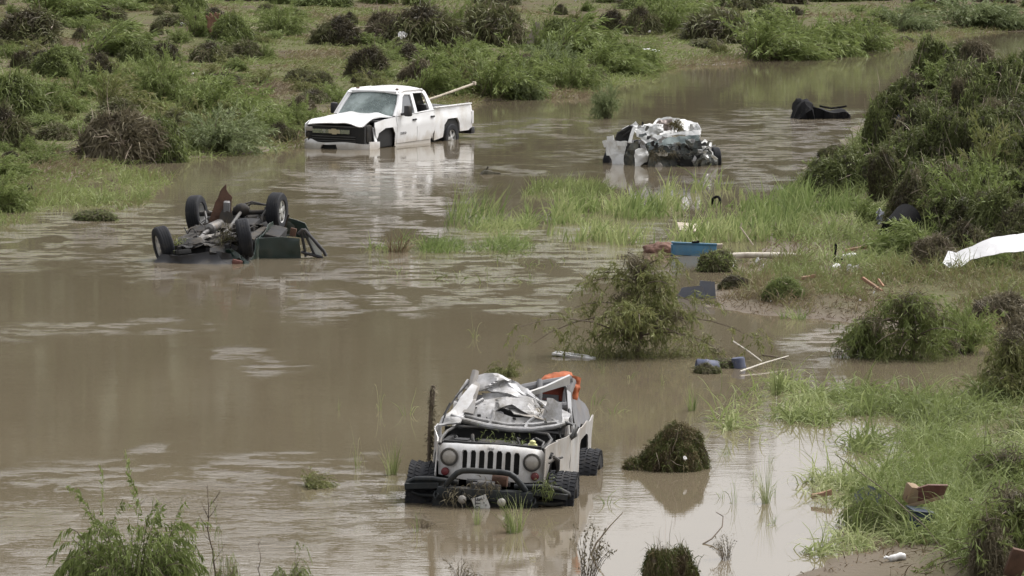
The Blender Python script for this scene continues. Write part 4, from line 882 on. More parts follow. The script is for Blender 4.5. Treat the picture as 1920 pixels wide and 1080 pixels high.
# floor pan with pressed ribs, tunnel
def pan(u, v): return u, v, 0.46 + 0.03 * np.sign(np.sin(u * 22)) * sstep(0.75, 0.5, np.abs(u)) * sstep(1.0, 0.7, np.abs(v)) - 0.09 * np.exp(-(u / 0.16) ** 2) + 0.03 * crump(0, u, v, 1, 2, 3)
panel('floor_pan', under_mid, ov, [(-0.78, -0.85), (0.78, -0.85), (0.78, 0.9), (0.62, 1.0), (0.62, 2.0), (-0.62, 2.0), (-0.62, 1.0), (-0.78, 0.9)], pan, thick=0.02, step=0.06, angle=25)
panel('front_underside', under_dark, ov, [(-0.62, -1.95), (0.62, -1.95), (0.62, -0.85), (-0.62, -0.85)], lambda u, v: (u, v, 0.30 - 0.14 * sstep(-1.2, -1.95, v) + crump(0, u, v, 0.12, 2.5, 9)), thick=0.02, step=0.07, angle=20)
for k in range(5):
    g = G(); g.box((-0.36 + 0.17 * 0, -1.62 + 0.12 * k, 0.33 + 0.035 * k), (0.80 - 0.03 * k, 0.05, 0.035), (0.3, 0.03, 0.05), bev=0.01); g.build('skid_slat', steel_grey if k % 2 else under_dark, ov)
for x in (-0.46, 0.46): g = G(); g.box((x, 0.1, 0.47), (0.09, 3.6, 0.10), bev=0.012); g.build('frame_rail', under_dark, ov)
g = G(); g.tube([(-0.74, 1.32, 0.66), (0.74, 1.32, 0.62)], 0.045, 10); g.lathe([(0.05, -0.16), (0.12, -0.08), (0.14, 0), (0.12, 0.08), (0.05, 0.16)], Matrix.Translation((0.10, 1.32, 0.69)), 16); g.build('rear_axle', under_dark, ov)
g = G(); g.tube([(-0.74, -1.30, 0.52), (-0.5, -1.28, 0.44), (0.5, -1.25, 0.46), (0.70, -1.25, 0.60)], 0.035, 10); g.tube([(-0.5, -1.1, 0.50), (-0.2, -0.7, 0.46)], 0.03, 8); g.tube([(0.5, -1.1, 0.50), (0.2, -0.7, 0.46)], 0.03, 8); g.build('front_axle', under_dark, ov)
g = G(); g.tube([(0.06, -0.9, 0.46), (0.08, 0.2, 0.52), (0.10, 1.2, 0.66)], 0.035, 10); g.build('drive_shaft', steel_grey, ov)
g = G(); g.tube([(-0.30, -0.9, 0.45), (-0.32, -0.2, 0.52), (-0.20, 0.5, 0.54), (-0.16, 0.75, 0.66), (-0.14, 1.0, 0.86)], 0.038, 10); g.lathe([(0.05, -0.30), (0.10, -0.26), (0.10, 0.26), (0.05, 0.30)], Matrix.Translation((-0.22, 0.30, 0.56)) @ Matrix.Rotation(rad(80), 4, 'Z'), 16); g.build('exhaust', mat('dull_exhaust_steel', (0.15, 0.145, 0.14), 0.4, metal=0.5, mud=0.4, scale=6), ov)
g = G(); g.box((-0.06, 0.75, 0.80), (0.13, 0.16, 0.34), (0.1, 0.12, 0.2), bev=0.03); g.build('heat_shield', mat('crinkled_heat_shield', (0.19, 0.19, 0.19), 0.45, metal=0.4, mud=0.35, scale=8, bump=0.6), ov)
g = G(); g.box((0.36, 0.55, 0.50), (0.42, 0.75, 0.18), (0, 0.05, 0), bev=0.05); g.build('fuel_tank', under_dark, ov)
for x0, y0 in ((-0.55, 1.0), (0.55, 1.0), (-0.5, 1.6), (0.5, 1.6)):
    g = G(); g.tube([(x0, y0, 0.46), (x0 * 1.02, y0 + 0.1, 0.60), (x0 * 1.15, 1.32, 0.70)], 0.028, 8); g.build('suspension_arm', steel_grey, ov)
g = G(); g.tube([(0.0, 1.9, 0.62), (0.2, 1.8, 0.74), (0.5, 1.75, 0.70), (0.68, 1.6, 0.58)], 0.022, 8); g.tube([(-0.1, 1.5, 0.72), (0.25, 1.62, 0.80), (0.55, 1.5, 0.74)], 0.018, 7); g.build('brake_line', steel_grey, ov)
panel('torn_silver_plate', mat('scraped_light_metal', (0.20, 0.19, 0.175), 0.5, metal=0.2, mud=0.5, scale=5), ov, [(-0.62, 0), (0.10, 0.06), (0.12, 0.16), (-0.20, 0.14), (-0.62, 0.10)], lambda u, v: (u, -0.95 + 1.4 * v + crump(0, u, v, 0.05, 4, 4), 0.50 + 0.5 * v + crump(0, u, v, 0.06, 5, 2)), thick=0.012, step=0.05, jit=0.3, angle=20)
# clutter of the underbody: mounts, brackets, torn lines, caked mud
ru = random.Random(12)
for k in range(22):
    x = ru.uniform(-.66, .66); y = ru.uniform(-1.8, 1.9); z = 0.36 + 0.06 * (y + 1.8) / 3.7 + ru.uniform(0, .12)
    g = G(); g.box((x, y, z), (ru.uniform(.06, .26), ru.uniform(.06, .30), ru.uniform(.05, .16)), (ru.uniform(-.4, .4), ru.uniform(-.4, .4), ru.uniform(0, 3)), bev=.015); g.build('bracket', ru.choice([under_dark, under_dark, engine_dark, under_mid, dark_part_shade]), ov)
for k in range(26):
    xx, yy, zz = ru.uniform(-.6, .6), ru.uniform(-1.8, 1.8), ru.uniform(.40, .56); sz_ = ru.uniform(.12, .30); a_ = ru.uniform(0, 6.28)
    panel('torn_sheet', ru.choice([under_dark, engine_dark, under_mid, under_dark, rust if k % 9 == 0 else dark_part_shade]), ov, ragged([(-sz_, -sz_ * .5), (sz_, -sz_ * .6), (sz_ * .8, sz_ * .5), (-sz_ * .7, sz_ * .6)], k, .05, .12), lambda u, v: (xx + u * math.cos(a_) - v * math.sin(a_), yy + u * math.sin(a_) + v * math.cos(a_), zz + facet(u, v, k + 200, 8, .11)), thick=.01, step=.06, jit=.3, angle=12)
for k in range(16):
    x = ru.uniform(-.6, .6); y = ru.uniform(-1.6, 1.0); pts = [(x, y, .5)]
    for q in range(4): pts.append((pts[-1][0] + ru.uniform(-.14, .14), pts[-1][1] + ru.uniform(.05, .28), .50 + ru.uniform(-.02, .16)))
    g = G(); g.tube(pts, ru.uniform(.008, .02), 6); g.build('torn_line', ru.choice([under_dark, steel_grey, engine_dark]), ov)
# rusty sheet standing up
panel('rusty_sheet', rust, ov, ragged([(-0.42, 0.0), (0.14, 0.0), (0.16, 0.30), (0.17, 0.52), (0.06, 0.60), (0.02, 0.80), (-0.08, 0.72), (-0.22, 0.45)], 4, .02, .12), lambda u, v: (0.85 * u - 0.12 + .06 * v, 0.80 + 0.25 * v + facet(u, v, 66, 10, .12), 0.50 + v), thick=0.012, step=0.06, angle=12)
panel('bent_floor_flap', under_mid, ov, [(-0.12, 0.0), (0.22, 0.0), (0.18, 0.30), (0.0, 0.42), (-0.06, 0.3)], lambda u, v: (u - 0.12, 0.60 + 0.2 * v, 0.50 + v * 0.8), thick=0.012, step=0.07)
# bumper lying along the waterline
def bmp(u, v): return u, -2.02 + facet(u, v, 56, 22, .09) - 0.13 * (1 - (u / 0.8) ** 2) + 0.25 * sstep(0.12, 0.30, v) + 0.05 * sstep(0.12, 0.0, v), v + 0.02 * np.sin(u * 5) + 0.005 + facet(u, v, 55, 16, .05)
panel('front_bumper', blk_plastic, ov, [(-0.95, 0.0), (-0.5, -0.06), (0.5, -0.06), (0.62, 0.05), (0.55, 0.33), (0.2, 0.42), (-0.3, 0.44), (-0.80, 0.40), (-0.98, 0.20)], bmp, holes=[circ(-0.50, 0.14, 0.05, 10), [(-0.2, 0.06), (0.3, 0.06), (0.28, 0.12), (-0.2, 0.12)]], thick=0.03, step=0.07)
panel('bumper_shard', blk_plastic, ov, [(0, 0), (0.22, 0.03), (0.30, 0.12), (0.12, 0.17), (0.10, 0.10), (-0.02, 0.26), (-0.05, 0.22), (0.05, 0.08)], lambda u, v: (u - 1.22, -1.9 + 0.2 * v, v + 0.04), thick=0.02, step=0.06)
panel('torn_fender', green_paint, ov, [(0, 0), (0.5, -0.05), (0.55, 0.20), (0.32, 0.42), (0.12, 0.50), (0.02, 0.3)], lambda u, v: (u + 0.34, -1.95 + 0.5 * v + crump(0, u, v, 0.14, 3, 8), v - 0.02 + crump(0, u, v, 0.08, 4, 3)), thick=0.014, step=0.06, jit=0.3, angle=20)
g = G(); g.box((0.66, -1.86, 0.18), (0.20, 0.10, 0.13), (0.1, 0.3, 0.3), bev=0.03); g.build('tail_light', mat('muddy_red_lens', (0.13, 0.05, 0.04), 0.5, mud=0.4, scale=8), ov)
g = G(); g.box((0.55, -1.9, 0.05), (0.34, 0.2, 0.16), (0.1, -0.2, 0.3), bev=0.05); g.box((0.25, -1.7, 0.35), (0.3, 0.25, 0.2), (0.4, 0.2, 0.3), bev=0.05); g.build('smashed_corner', engine_dark, ov)
# door swung open, upside down, with its window frame
dr = panel('door', green_paint, ov, [(0.80, -0.35), (1.58, -0.30), (1.60, 0.36), (1.30, 0.42), (0.86, 0.44)], lambda u, v: (u, -0.72 + 0.25 * (u - 0.8) + crump(0, u, v, 0.05, 2.4, 5), v), thick=0.05, step=0.08, angle=25)
g = G(); g.tube([(1.58, -0.52, 0.44), (1.66, -0.50, 0.52), (1.70, -0.48, 0.52), (2.02, -0.42, 0.08), (2.06, -0.42, -0.02)], 0.035, 8)
g.tube([(1.64, -0.5, 0.50), (1.68, -0.48, 0.0)], 0.028, 8); g.tube([(1.69, -0.5, 0.48), (1.86, -0.46, -0.02)], 0.022, 8); g.tube([(1.60, -0.5, 0.1), (2.0, -0.44, -0.05)], 0.03, 8); g.build('window_frame', blk_plastic, dr)
panel('window_shard', mat('milky_broken_glass', (0.40, 0.42, 0.40), 0.3, mud=0.3, scale=8), dr, [(1.80, 0.02), (1.98, -0.02), (1.98, 0.08), (1.76, 0.36), (1.74, 0.28)], lambda u, v: (u, -0.44 + 0 * u, v), thick=0.008, step=0.1)
g = G(); g.box((1.50, -0.58, 0.50), (0.12, 0.05, 0.16), (0, 0.3, 0), bev=0.02); g.build('door_hinge', rust, dr)
panel('rear_quarter', green_paint, ov, [(0, 0), (0.62, -0.1), (0.50, 0.22), (0.20, 0.34), (0.02, 0.3)], lambda u, v: (0.78 + u, 1.55 + 0.1 * u + crump(0, u, v, 0.08, 3, 4), 0.10 + v), thick=0.02, step=0.08, angle=20)
g = G(); g.box((0.95, 0.3, 0.30), (0.3, 1.1, 0.24), (0, 0.3, 0.05), bev=0.06); g.tube([(1.0, 1.0, 0.35), (1.12, 0.9, 0.62)], 0.02, 6); g.build('rocker_panel', under_dark, ov)
panel('nose_panel', under_dark, ov, ragged([(-.80, 0), (.80, 0), (.78, .40), (.5, .56), (-.2, .58), (-.70, .48)], 3, .03, .12), lambda u, v: (u, -1.62 - .12 * (1 - u * u) + .3 * v + facet(u, v, 58, 22, .10), v - .04), thick=.02, step=.06, angle=12)
panel('crushed_bay', engine_dark, ov, ragged([(-.66, -1.5), (.66, -1.5), (.66, -.6), (-.66, -.6)], 4, .04, .15), lambda u, v: (u, v, .52 + facet(u, v, 59, 34, .10)), thick=.02, step=.06, angle=12)
panel('crushed_tail', under_dark, ov, ragged([(-.64, .6), (.64, .6), (.64, 2.0), (-.64, 2.0)], 5, .04, .15), lambda u, v: (u, v, .52 + facet(u, v, 60, 34, .11)), thick=.02, step=.06, angle=12)
panel('torn_skirt', green_paint, ov, ragged([(-.55, 0), (.60, 0), (.55, .42), (.1, .50), (-.5, .40)], 6, .04, .12), lambda u, v: (.84 + facet(u, v, 61, 12, .06), u + .25, v + .05), thick=.02, step=.06, angle=12)
g = G(); g.box((0, 0.1, 0.08), (1.5, 3.4, 0.72)); g.build('crushed_cabin', dark_part_shade, ov)

# ------------------------------------------------------------------ the crushed white car
CW = W(1240, 311)
cw = thing('crushed_car', (CW.x, CW.y, 0), (0, 0, 0), 'badly crushed white hatchback with collapsed roof and dark torn rear, half sunk in midstream', 'car')
def zp(zx, zy, dep=0.0): return ((zx - 950) / 509.0, (772 - zy) / 509.0 - 0.065 * dep)
def cpanel(name, m, pts, dep, amp=0.05, f=3.0, seed=1, slope=0.0, step=0.05, thick=0.016, holes=(), angle=10, side=0.0, bulge=0.0):
    out = ragged([zp(a, b, dep) for a, b in pts], seed, 0.018, 0.08); hs = [[zp(a, b, dep) for a, b in h] for h in holes]
    xm = sum(p[0] for p in out) / len(out); zm = sum(p[1] for p in out) / len(out)
    return panel(name, m, cw, out, lambda u, v: (u, dep + slope * (v - zm) + side * (u - xm) + facet(u, v, seed, int(10 + 8 * f), amp * 0.9) + 0.3 * facet(u, v, seed + 100, 60, amp * .5) - bulge * np.exp(-((v - zm) / 0.2) ** 2), v), holes=hs, thick=thick, step=step, jit=0.25, angle=angle)
cw_white = mat('scuffed_white_paint', (0.70, 0.71, 0.70), 0.35, mud=0.38, mudcol=(0.36, 0.33, 0.27), scale=4, var=0.08)
cw_dark = mat('torn_dark_trim_and_gap_shade', (0.045, 0.05, 0.05), 0.55, mud=0.7, mudcol=(0.15, 0.145, 0.11), scale=7, var=0.5)  # torn trim; also paints the shade of the open door gap
cw_grey = mat('blue_grey_trim', (0.085, 0.10, 0.10), 0.4, mud=0.5, mudcol=(0.11, 0.11, 0.085), scale=7, var=0.35)
# inner dark mass of the cabin and floor
g = G(); g.box((0.30, 1.15, 0.20), (1.9, 1.2, 0.7), (0, 0, 0.0), bev=0.12); g.box((-0.45, 2.3, 0.20), (1.2, 1.6, 0.55), (0, 0, 0.5), bev=0.12); g.build('crushed_cabin', dark_part_shade, cw)
cpanel('rear_quarter', cw_white, [(255, 395), (330, 385), (370, 450), (505, 455), (500, 540), (470, 640), (465, 800), (330, 800), (325, 700), (290, 650), (250, 640), (245, 520)], 0.85, 0.05, 2.2, 3, side=-0.9)
cpanel('bumper_corner', cw_white, [(200, 455), (250, 440), (260, 530), (225, 525)], 1.1, 0.02, 3, 5, side=-0.6)
cpanel('side_sill', cw_white, [(370, 445), (510, 450), (505, 520), (372, 515)], 0.62, 0.02, 3, 6, side=-0.7, thick=0.04)
g = G(); g.tube([(*[zp(610, 270, .5)[0]], 0.55, zp(610, 270, .5)[1]), (zp(575, 360, .5)[0], 0.5, zp(575, 360, .5)[1]), (zp(545, 470, .5)[0], 0.4, zp(545, 470, .5)[1])], 0.045, 8); g.build('window_pillar', cw_white, cw)
g = G(); g.tube([(zp(365, 440)[0], 0.9, zp(365, 440)[1] - .05), (zp(400, 350)[0], 0.9, zp(400, 350)[1] - .05), (zp(560, 255)[0], 0.8, zp(560, 255)[1] - .05), (zp(620, 300)[0], 0.6, zp(620, 300)[1])], 0.03, 7); g.tube([(zp(420, 440)[0], 0.8, zp(420, 440)[1]), (zp(600, 300)[0], 0.62, zp(600, 300)[1])], 0.018, 6); g.build('window_seal', blk_plastic, cw)
cpanel('window_opening_shade', dark_part_shade, [(375, 440), (400, 345), (560, 265), (600, 290), (540, 460)], 0.75, 0.02, 3, 2)  # black sheet in place of the shaded opening
cpanel('roof_flap', cw_white, [(440, 300), (530, 235), (560, 270), (500, 300)], 0.95, 0.06, 4, 4)
cpanel('roof_flap', cw_white, [(570, 240), (635, 185), (665, 230), (655, 270), (610, 280)], 0.8, 0.06, 4, 9)
cpanel('roof', cw_white, [(615, 290), (700, 240), (860, 230), (920, 170), (1040, 148), (1160, 152), (1300, 185), (1430, 215), (1470, 300), (1460, 380), (1330, 330), (1000, 350), (760, 400), (640, 380)], 0.75, 0.30, 2.6, 21, slope=1.1, holes=[[(760, 350), (820, 330), (850, 360), (780, 395)], [(890, 340), (940, 330), (940, 360), (900, 365)], [(975, 250), (990, 250), (990, 320), (978, 330)]], angle=14, step=0.045)
cpanel('roof_edge', cw_white, [(615, 300), (660, 300), (760, 400), (960, 360), (1330, 318), (1470, 300), (1475, 350), (1430, 385), (1260, 375), (1040, 400), (930, 425), (750, 480), (700, 430), (630, 375)], 0.22, 0.08, 3, 11, slope=0.5, holes=[[(1040, 385), (1180, 362), (1270, 372), (1260, 385), (1120, 395)]], angle=16, step=0.045)
cpanel('crumpled_skin', cw_white, [(640, 300), (740, 250), (860, 235), (980, 240), (980, 330), (860, 370), (760, 385), (660, 360)], 0.45, 0.20, 4, 33, slope=0.6, angle=12, step=0.045)
cpanel('crumpled_skin', cw_white, [(1330, 230), (1430, 220), (1475, 300), (1465, 370), (1400, 385), (1320, 330)], 0.38, 0.15, 4, 14, angle=12)
cpanel('ripped_lining', mat('pinkish_lining', (0.42, 0.36, 0.34), 0.8, mud=0.5, scale=6), [(890, 225), (930, 175), (1100, 160), (1100, 300), (990, 320), (985, 240)], 0.52, 0.12, 5, 3)
cpanel('rear_window', teal_glass, [(760, 480), (930, 425), (1050, 405), (1260, 385), (1440, 370), (1450, 430), (1300, 480), (1000, 510), (780, 540)], 0.02, 0.05, 3, 7, slope=0.6)
cpanel('tailgate', cw_grey, [(745, 500), (1000, 500), (1300, 470), (1450, 430), (1480, 560), (1440, 600), (1150, 620), (900, 600), (780, 590)], -0.10, 0.14, 3.5, 17, angle=16, step=0.045)
cpanel('rear_bumper', cw_dark, [(800, 590), (900, 600), (1150, 620), (1440, 595), (1480, 620), (1470, 800), (780, 800), (790, 680)], -0.14, 0.16, 3.2, 27, angle=16, step=0.045)
cpanel('wheel_well_shade', dark_part_shade, [(1190, 655), (1230, 640), (1450, 630), (1460, 800), (1200, 800)], -0.17, 0.04, 3, 4)  # black sheet, the shade of the well painted as colour
cpanel('tail_light', mat('broken_pale_lens', (0.48, 0.46, 0.40), 0.4, mud=0.4, scale=9), [(880, 610), (1040, 600), (1030, 640), (920, 645)], -0.27, 0.04, 5, 3)
cpanel('licence_panel', mat('grey_trim_light', (0.30, 0.32, 0.33), 0.4, mud=0.4, scale=8), [(1080, 505), (1190, 495), (1195, 530), (1085, 540)], -0.22, 0.02, 4, 3)
cpanel('rear_door', cw_white, [(605, 560), (690, 545), (740, 560), (800, 620), (770, 720), (700, 745), (670, 800), (605, 800)], -0.08, 0.06, 2.6, 13, side=0.5)
cpanel('pillar_trim', silver_under, [(670, 450), (700, 440), (745, 500), (760, 570), (690, 545), (665, 500)], 0.02, 0.05, 4, 2)
cpanel('door_gap_shade', cw_dark, [(480, 620), (560, 480), (650, 450), (660, 540), (605, 560), (605, 800), (470, 800)], 0.35, 0.10, 3, 8)  # dark sheet painting the shade of the gap between the panels
cpanel('side_panel', cw_white, [(1425, 480), (1520, 435), (1610, 480), (1600, 540), (1640, 640), (1600, 660), (1560, 550), (1480, 580)], 0.20, 0.10, 4, 18, side=0.8, angle=14)
cpanel('side_panel', cw_dark, [(1480, 560), (1560, 545), (1620, 640), (1700, 660), (1705, 800), (1470, 800)], 0.12, 0.14, 4, 28, side=0.6, angle=14)
cpanel('torn_strip', cw_white, [(1500, 590), (1540, 580), (1560, 700), (1530, 740)], 0.02, 0.06, 5, 4)
rc = random.Random(8)
for k in range(44):
    zx = rc.uniform(640, 1640); zy = rc.uniform(430, 740) if zx > 800 else rc.uniform(240, 420); s_ = rc.uniform(.04, .13); a_ = rc.uniform(0, 3.1)
    X, Z = zp(zx, zy, -.2); D = rc.uniform(-.34, -.16) if zx > 800 else .1
    panel('shard', rc.choice([cw_dark, cw_grey, cw_white, silver_under, dark_part_shade, cw_dark]), cw, ragged([(-s_, -s_ * .3), (s_, -s_ * .4), (s_ * .9, s_ * .3), (-s_ * .6, s_ * .4)], k, .02, .06), lambda u, v: (X + u * math.cos(a_) - v * math.sin(a_), D + facet(u, v, k + 300, 6, .06) + .3 * v, Z + u * math.sin(a_) + v * math.cos(a_)), thick=.008, step=.04, jit=.2, angle=10)
for k in range(12):
    zx = rc.uniform(780, 1600); zy = rc.uniform(470, 720); X, Z = zp(zx, zy, -.2); pts = [(X, -.22, Z)]
    for q in range(4): pts.append((pts[-1][0] + rc.uniform(-.12, .14), pts[-1][1] + rc.uniform(-.06, .04), pts[-1][2] + rc.uniform(-.10, .07)))
    g = G(); g.tube(pts, rc.uniform(.007, .016), 6); g.build('torn_wire', rc.choice([blk_plastic, cw_grey, silver_under]), cw)
wheel(cw, (1.40, 0.55, 0.12), 1, 0.32, 0.2, 0.19, False, rad(10)); wheel(cw, (-1.20, 1.35, 0.02), -1, 0.32, 0.2, 0.19, False, rad(-40))
g = G(); g.lathe([(0.02, -0.06), (0.09, -0.05), (0.10, 0), (0.09, 0.05), (0.02, 0.06)], Matrix.Translation((zp(915, 790)[0], -0.25, 0.01)) @ Matrix.Rotation(rad(70), 4, 'Z'), 14); g.build('fallen_lamp', headlamp, cw)
# ------------------------------------------------------------------ vegetation: prototypes
willow_leaf = leafmat('willow_leaves', [(0.085, 0.10, 0.035), (0.15, 0.19, 0.06), (0.20, 0.25, 0.082), (0.27, 0.30, 0.14)], trans=0.35)
olive_leaf = leafmat('olive_leaves', [(0.095, 0.083, 0.042), (0.14, 0.15, 0.055), (0.18, 0.20, 0.07), (0.25, 0.23, 0.12)], trans=0.35)
pale_leaf = leafmat('pale_willow_leaves', [(0.11, 0.135, 0.055), (0.18, 0.22, 0.10), (0.26, 0.29, 0.16)], trans=0.35)
dark_mat = leafmat('dark_matted_brush', [(0.05, 0.043, 0.028), (0.09, 0.078, 0.048), (0.11, 0.115, 0.05), (0.13, 0.145, 0.058), (0.19, 0.165, 0.11)], trans=0.25)
brown_mat = leafmat('brown_matted_brush', [(0.06, 0.05, 0.034), (0.11, 0.095, 0.062), (0.15, 0.132, 0.082), (0.23, 0.20, 0.14)], trans=0.25)
green_mat = leafmat('green_matted_brush', [(0.06, 0.062, 0.028), (0.10, 0.118, 0.042), (0.135, 0.165, 0.055), (0.18, 0.22, 0.078)], trans=0.3)
pile_mat = leafmat('pile_green_brush', [(0.04, 0.038, 0.02), (0.07, 0.076, 0.032), (0.095, 0.112, 0.04), (0.14, 0.16, 0.06)], trans=0.2)
grass_mat = leafmat('fresh_grass', [(0.11, 0.13, 0.048), (0.19, 0.235, 0.082), (0.28, 0.32, 0.135), (0.42, 0.44, 0.25)], trans=0.4)
reed_mat = leafmat('reed_grass', [(0.085, 0.115, 0.04), (0.15, 0.205, 0.065), (0.22, 0.275, 0.10), (0.34, 0.37, 0.17)], trans=0.4)
dry_mat = leafmat('dry_grass', [(0.10, 0.07, 0.04), (0.19, 0.145, 0.085), (0.29, 0.235, 0.15)], trans=0.15)
cover_mat = leafmat('bank_cover', [(0.15, 0.115, 0.072), (0.20, 0.162, 0.098), (0.185, 0.175, 0.078), (0.155, 0.185, 0.064), (0.21, 0.25, 0.09)], trans=0.35)
bark = mat('twig_bark', (0.10, 0.075, 0.055), 0.85, var=0.3, scale=8)
pale_bark = mat('pale_twig', (0.25, 0.205, 0.155), 0.8, var=0.25, scale=8)
core_dark = mat('matted_core', (0.055, 0.050, 0.032), 0.95, var=0.5, scale=7, bump=0.8)
core_brown = mat('muddy_root_core', (0.10, 0.078, 0.054), 0.95, var=0.5, scale=7, bump=0.8)

def willow(seed, n=115, R=0.25, H=1.0, lean=0.5, spread=0.6, arch=0.9, nl=44, lL=0.14, lW=0.024, m=willow_leaf, hang=0.35, stem=bark):
    rs = np.random.RandomState(seed); st = Blades(seed)
    a = rs.uniform(0, 6.283, n); r = R * np.sqrt(rs.rand(n))
    root = np.stack([r * np.cos(a), r * np.sin(a), np.full(n, -0.05)], 1)
    d = np.stack([np.cos(a) * spread * rs.uniform(0.2, 1.2, n) + lean * rs.uniform(0.4, 1.3, n), np.sin(a) * spread * rs.uniform(.2, 1.2, n), rs.uniform(0.6, 1.1, n)], 1)
    L = H * rs.uniform(0.65, 1.25, n)
    C = st.add(root, d, L, 0.016, droop=arch, seg=8, wig=0.10)
    lf = Blades(seed + 50)
    t = rs.beta(1.6, 1.0, (n, nl)) * 7.98; k = t.astype(int); f = (t - k)[..., None]
    ii = np.arange(n)[:, None]
    p = C[ii, k] * (1 - f) + C[ii, k + 1] * f; tg = C[ii, k + 1] - C[ii, k]; tg /= np.linalg.norm(tg, axis=2, keepdims=True) + 1e-9
    dd = tg * 0.8 + rs.normal(size=p.shape) * 0.38; dd[..., 2] -= hang * 0.6
    base = np.repeat(rs.rand(n)[:, None], nl, 1) * 0.55 + 0.45 * rs.rand(n, nl)
    lf.leaves(p.reshape(-1, 3), dd.reshape(-1, 3), lL * rs.uniform(.6, 1.35, n * nl), lW * rs.uniform(.7, 1.3, n * nl), base.ravel())
    V = np.concatenate(lf.V); w = np.percentile(V[:, 0], 98) - np.percentile(V[:, 0], 2); h = np.percentile(V[:, 2], 98)
    cx = (np.percentile(V[:, 0], 98) + np.percentile(V[:, 0], 2)) / 2
    s_, l_ = st.mesh('stems', stem), lf.mesh('foliage', m)
    return {'root': s_, 'kids': [('foliage', l_)], 'w': w, 'h': h, 'cx': cx}

def blob(seed, rx, ry, rz, core, lo=2, amp=0.35):
    bm = bmesh.new(); bmesh.ops.create_icosphere(bm, subdivisions=4, radius=1.0)
    P = np.array([v.co[:] for v in bm.verts])
    k = 1 + amp * (fbm(P[:, 0] * 1.6 + P[:, 2] * 1.1, P[:, 1] * 1.6 - P[:, 2] * 0.7, seed, 3) - 0.5) * 2 + 0.18 * (fbm(P[:, 0] * 5 + P[:, 2] * 3, P[:, 1] * 5 + P[:, 2] * 4, seed + 3, 3) - 0.5) * 2
    P = P * k[:, None] * np.array([rx, ry, rz]); P[:, 2] = np.where(P[:, 2] < 0, P[:, 2] * 0.35, P[:, 2])
    for v, p in zip(bm.verts, P): v.co = p
    me = bpy.data.meshes.new('core'); bm.to_mesh(me); nrm = np.array([f.normal[:] for f in bm.faces]); cen = np.array([f.calc_center_median()[:] for f in bm.faces]); ar = np.array([f.calc_area() for f in bm.faces])
    bm.free(); me.shade_smooth(); me.materials.append(core)
    return me, cen, nrm, ar
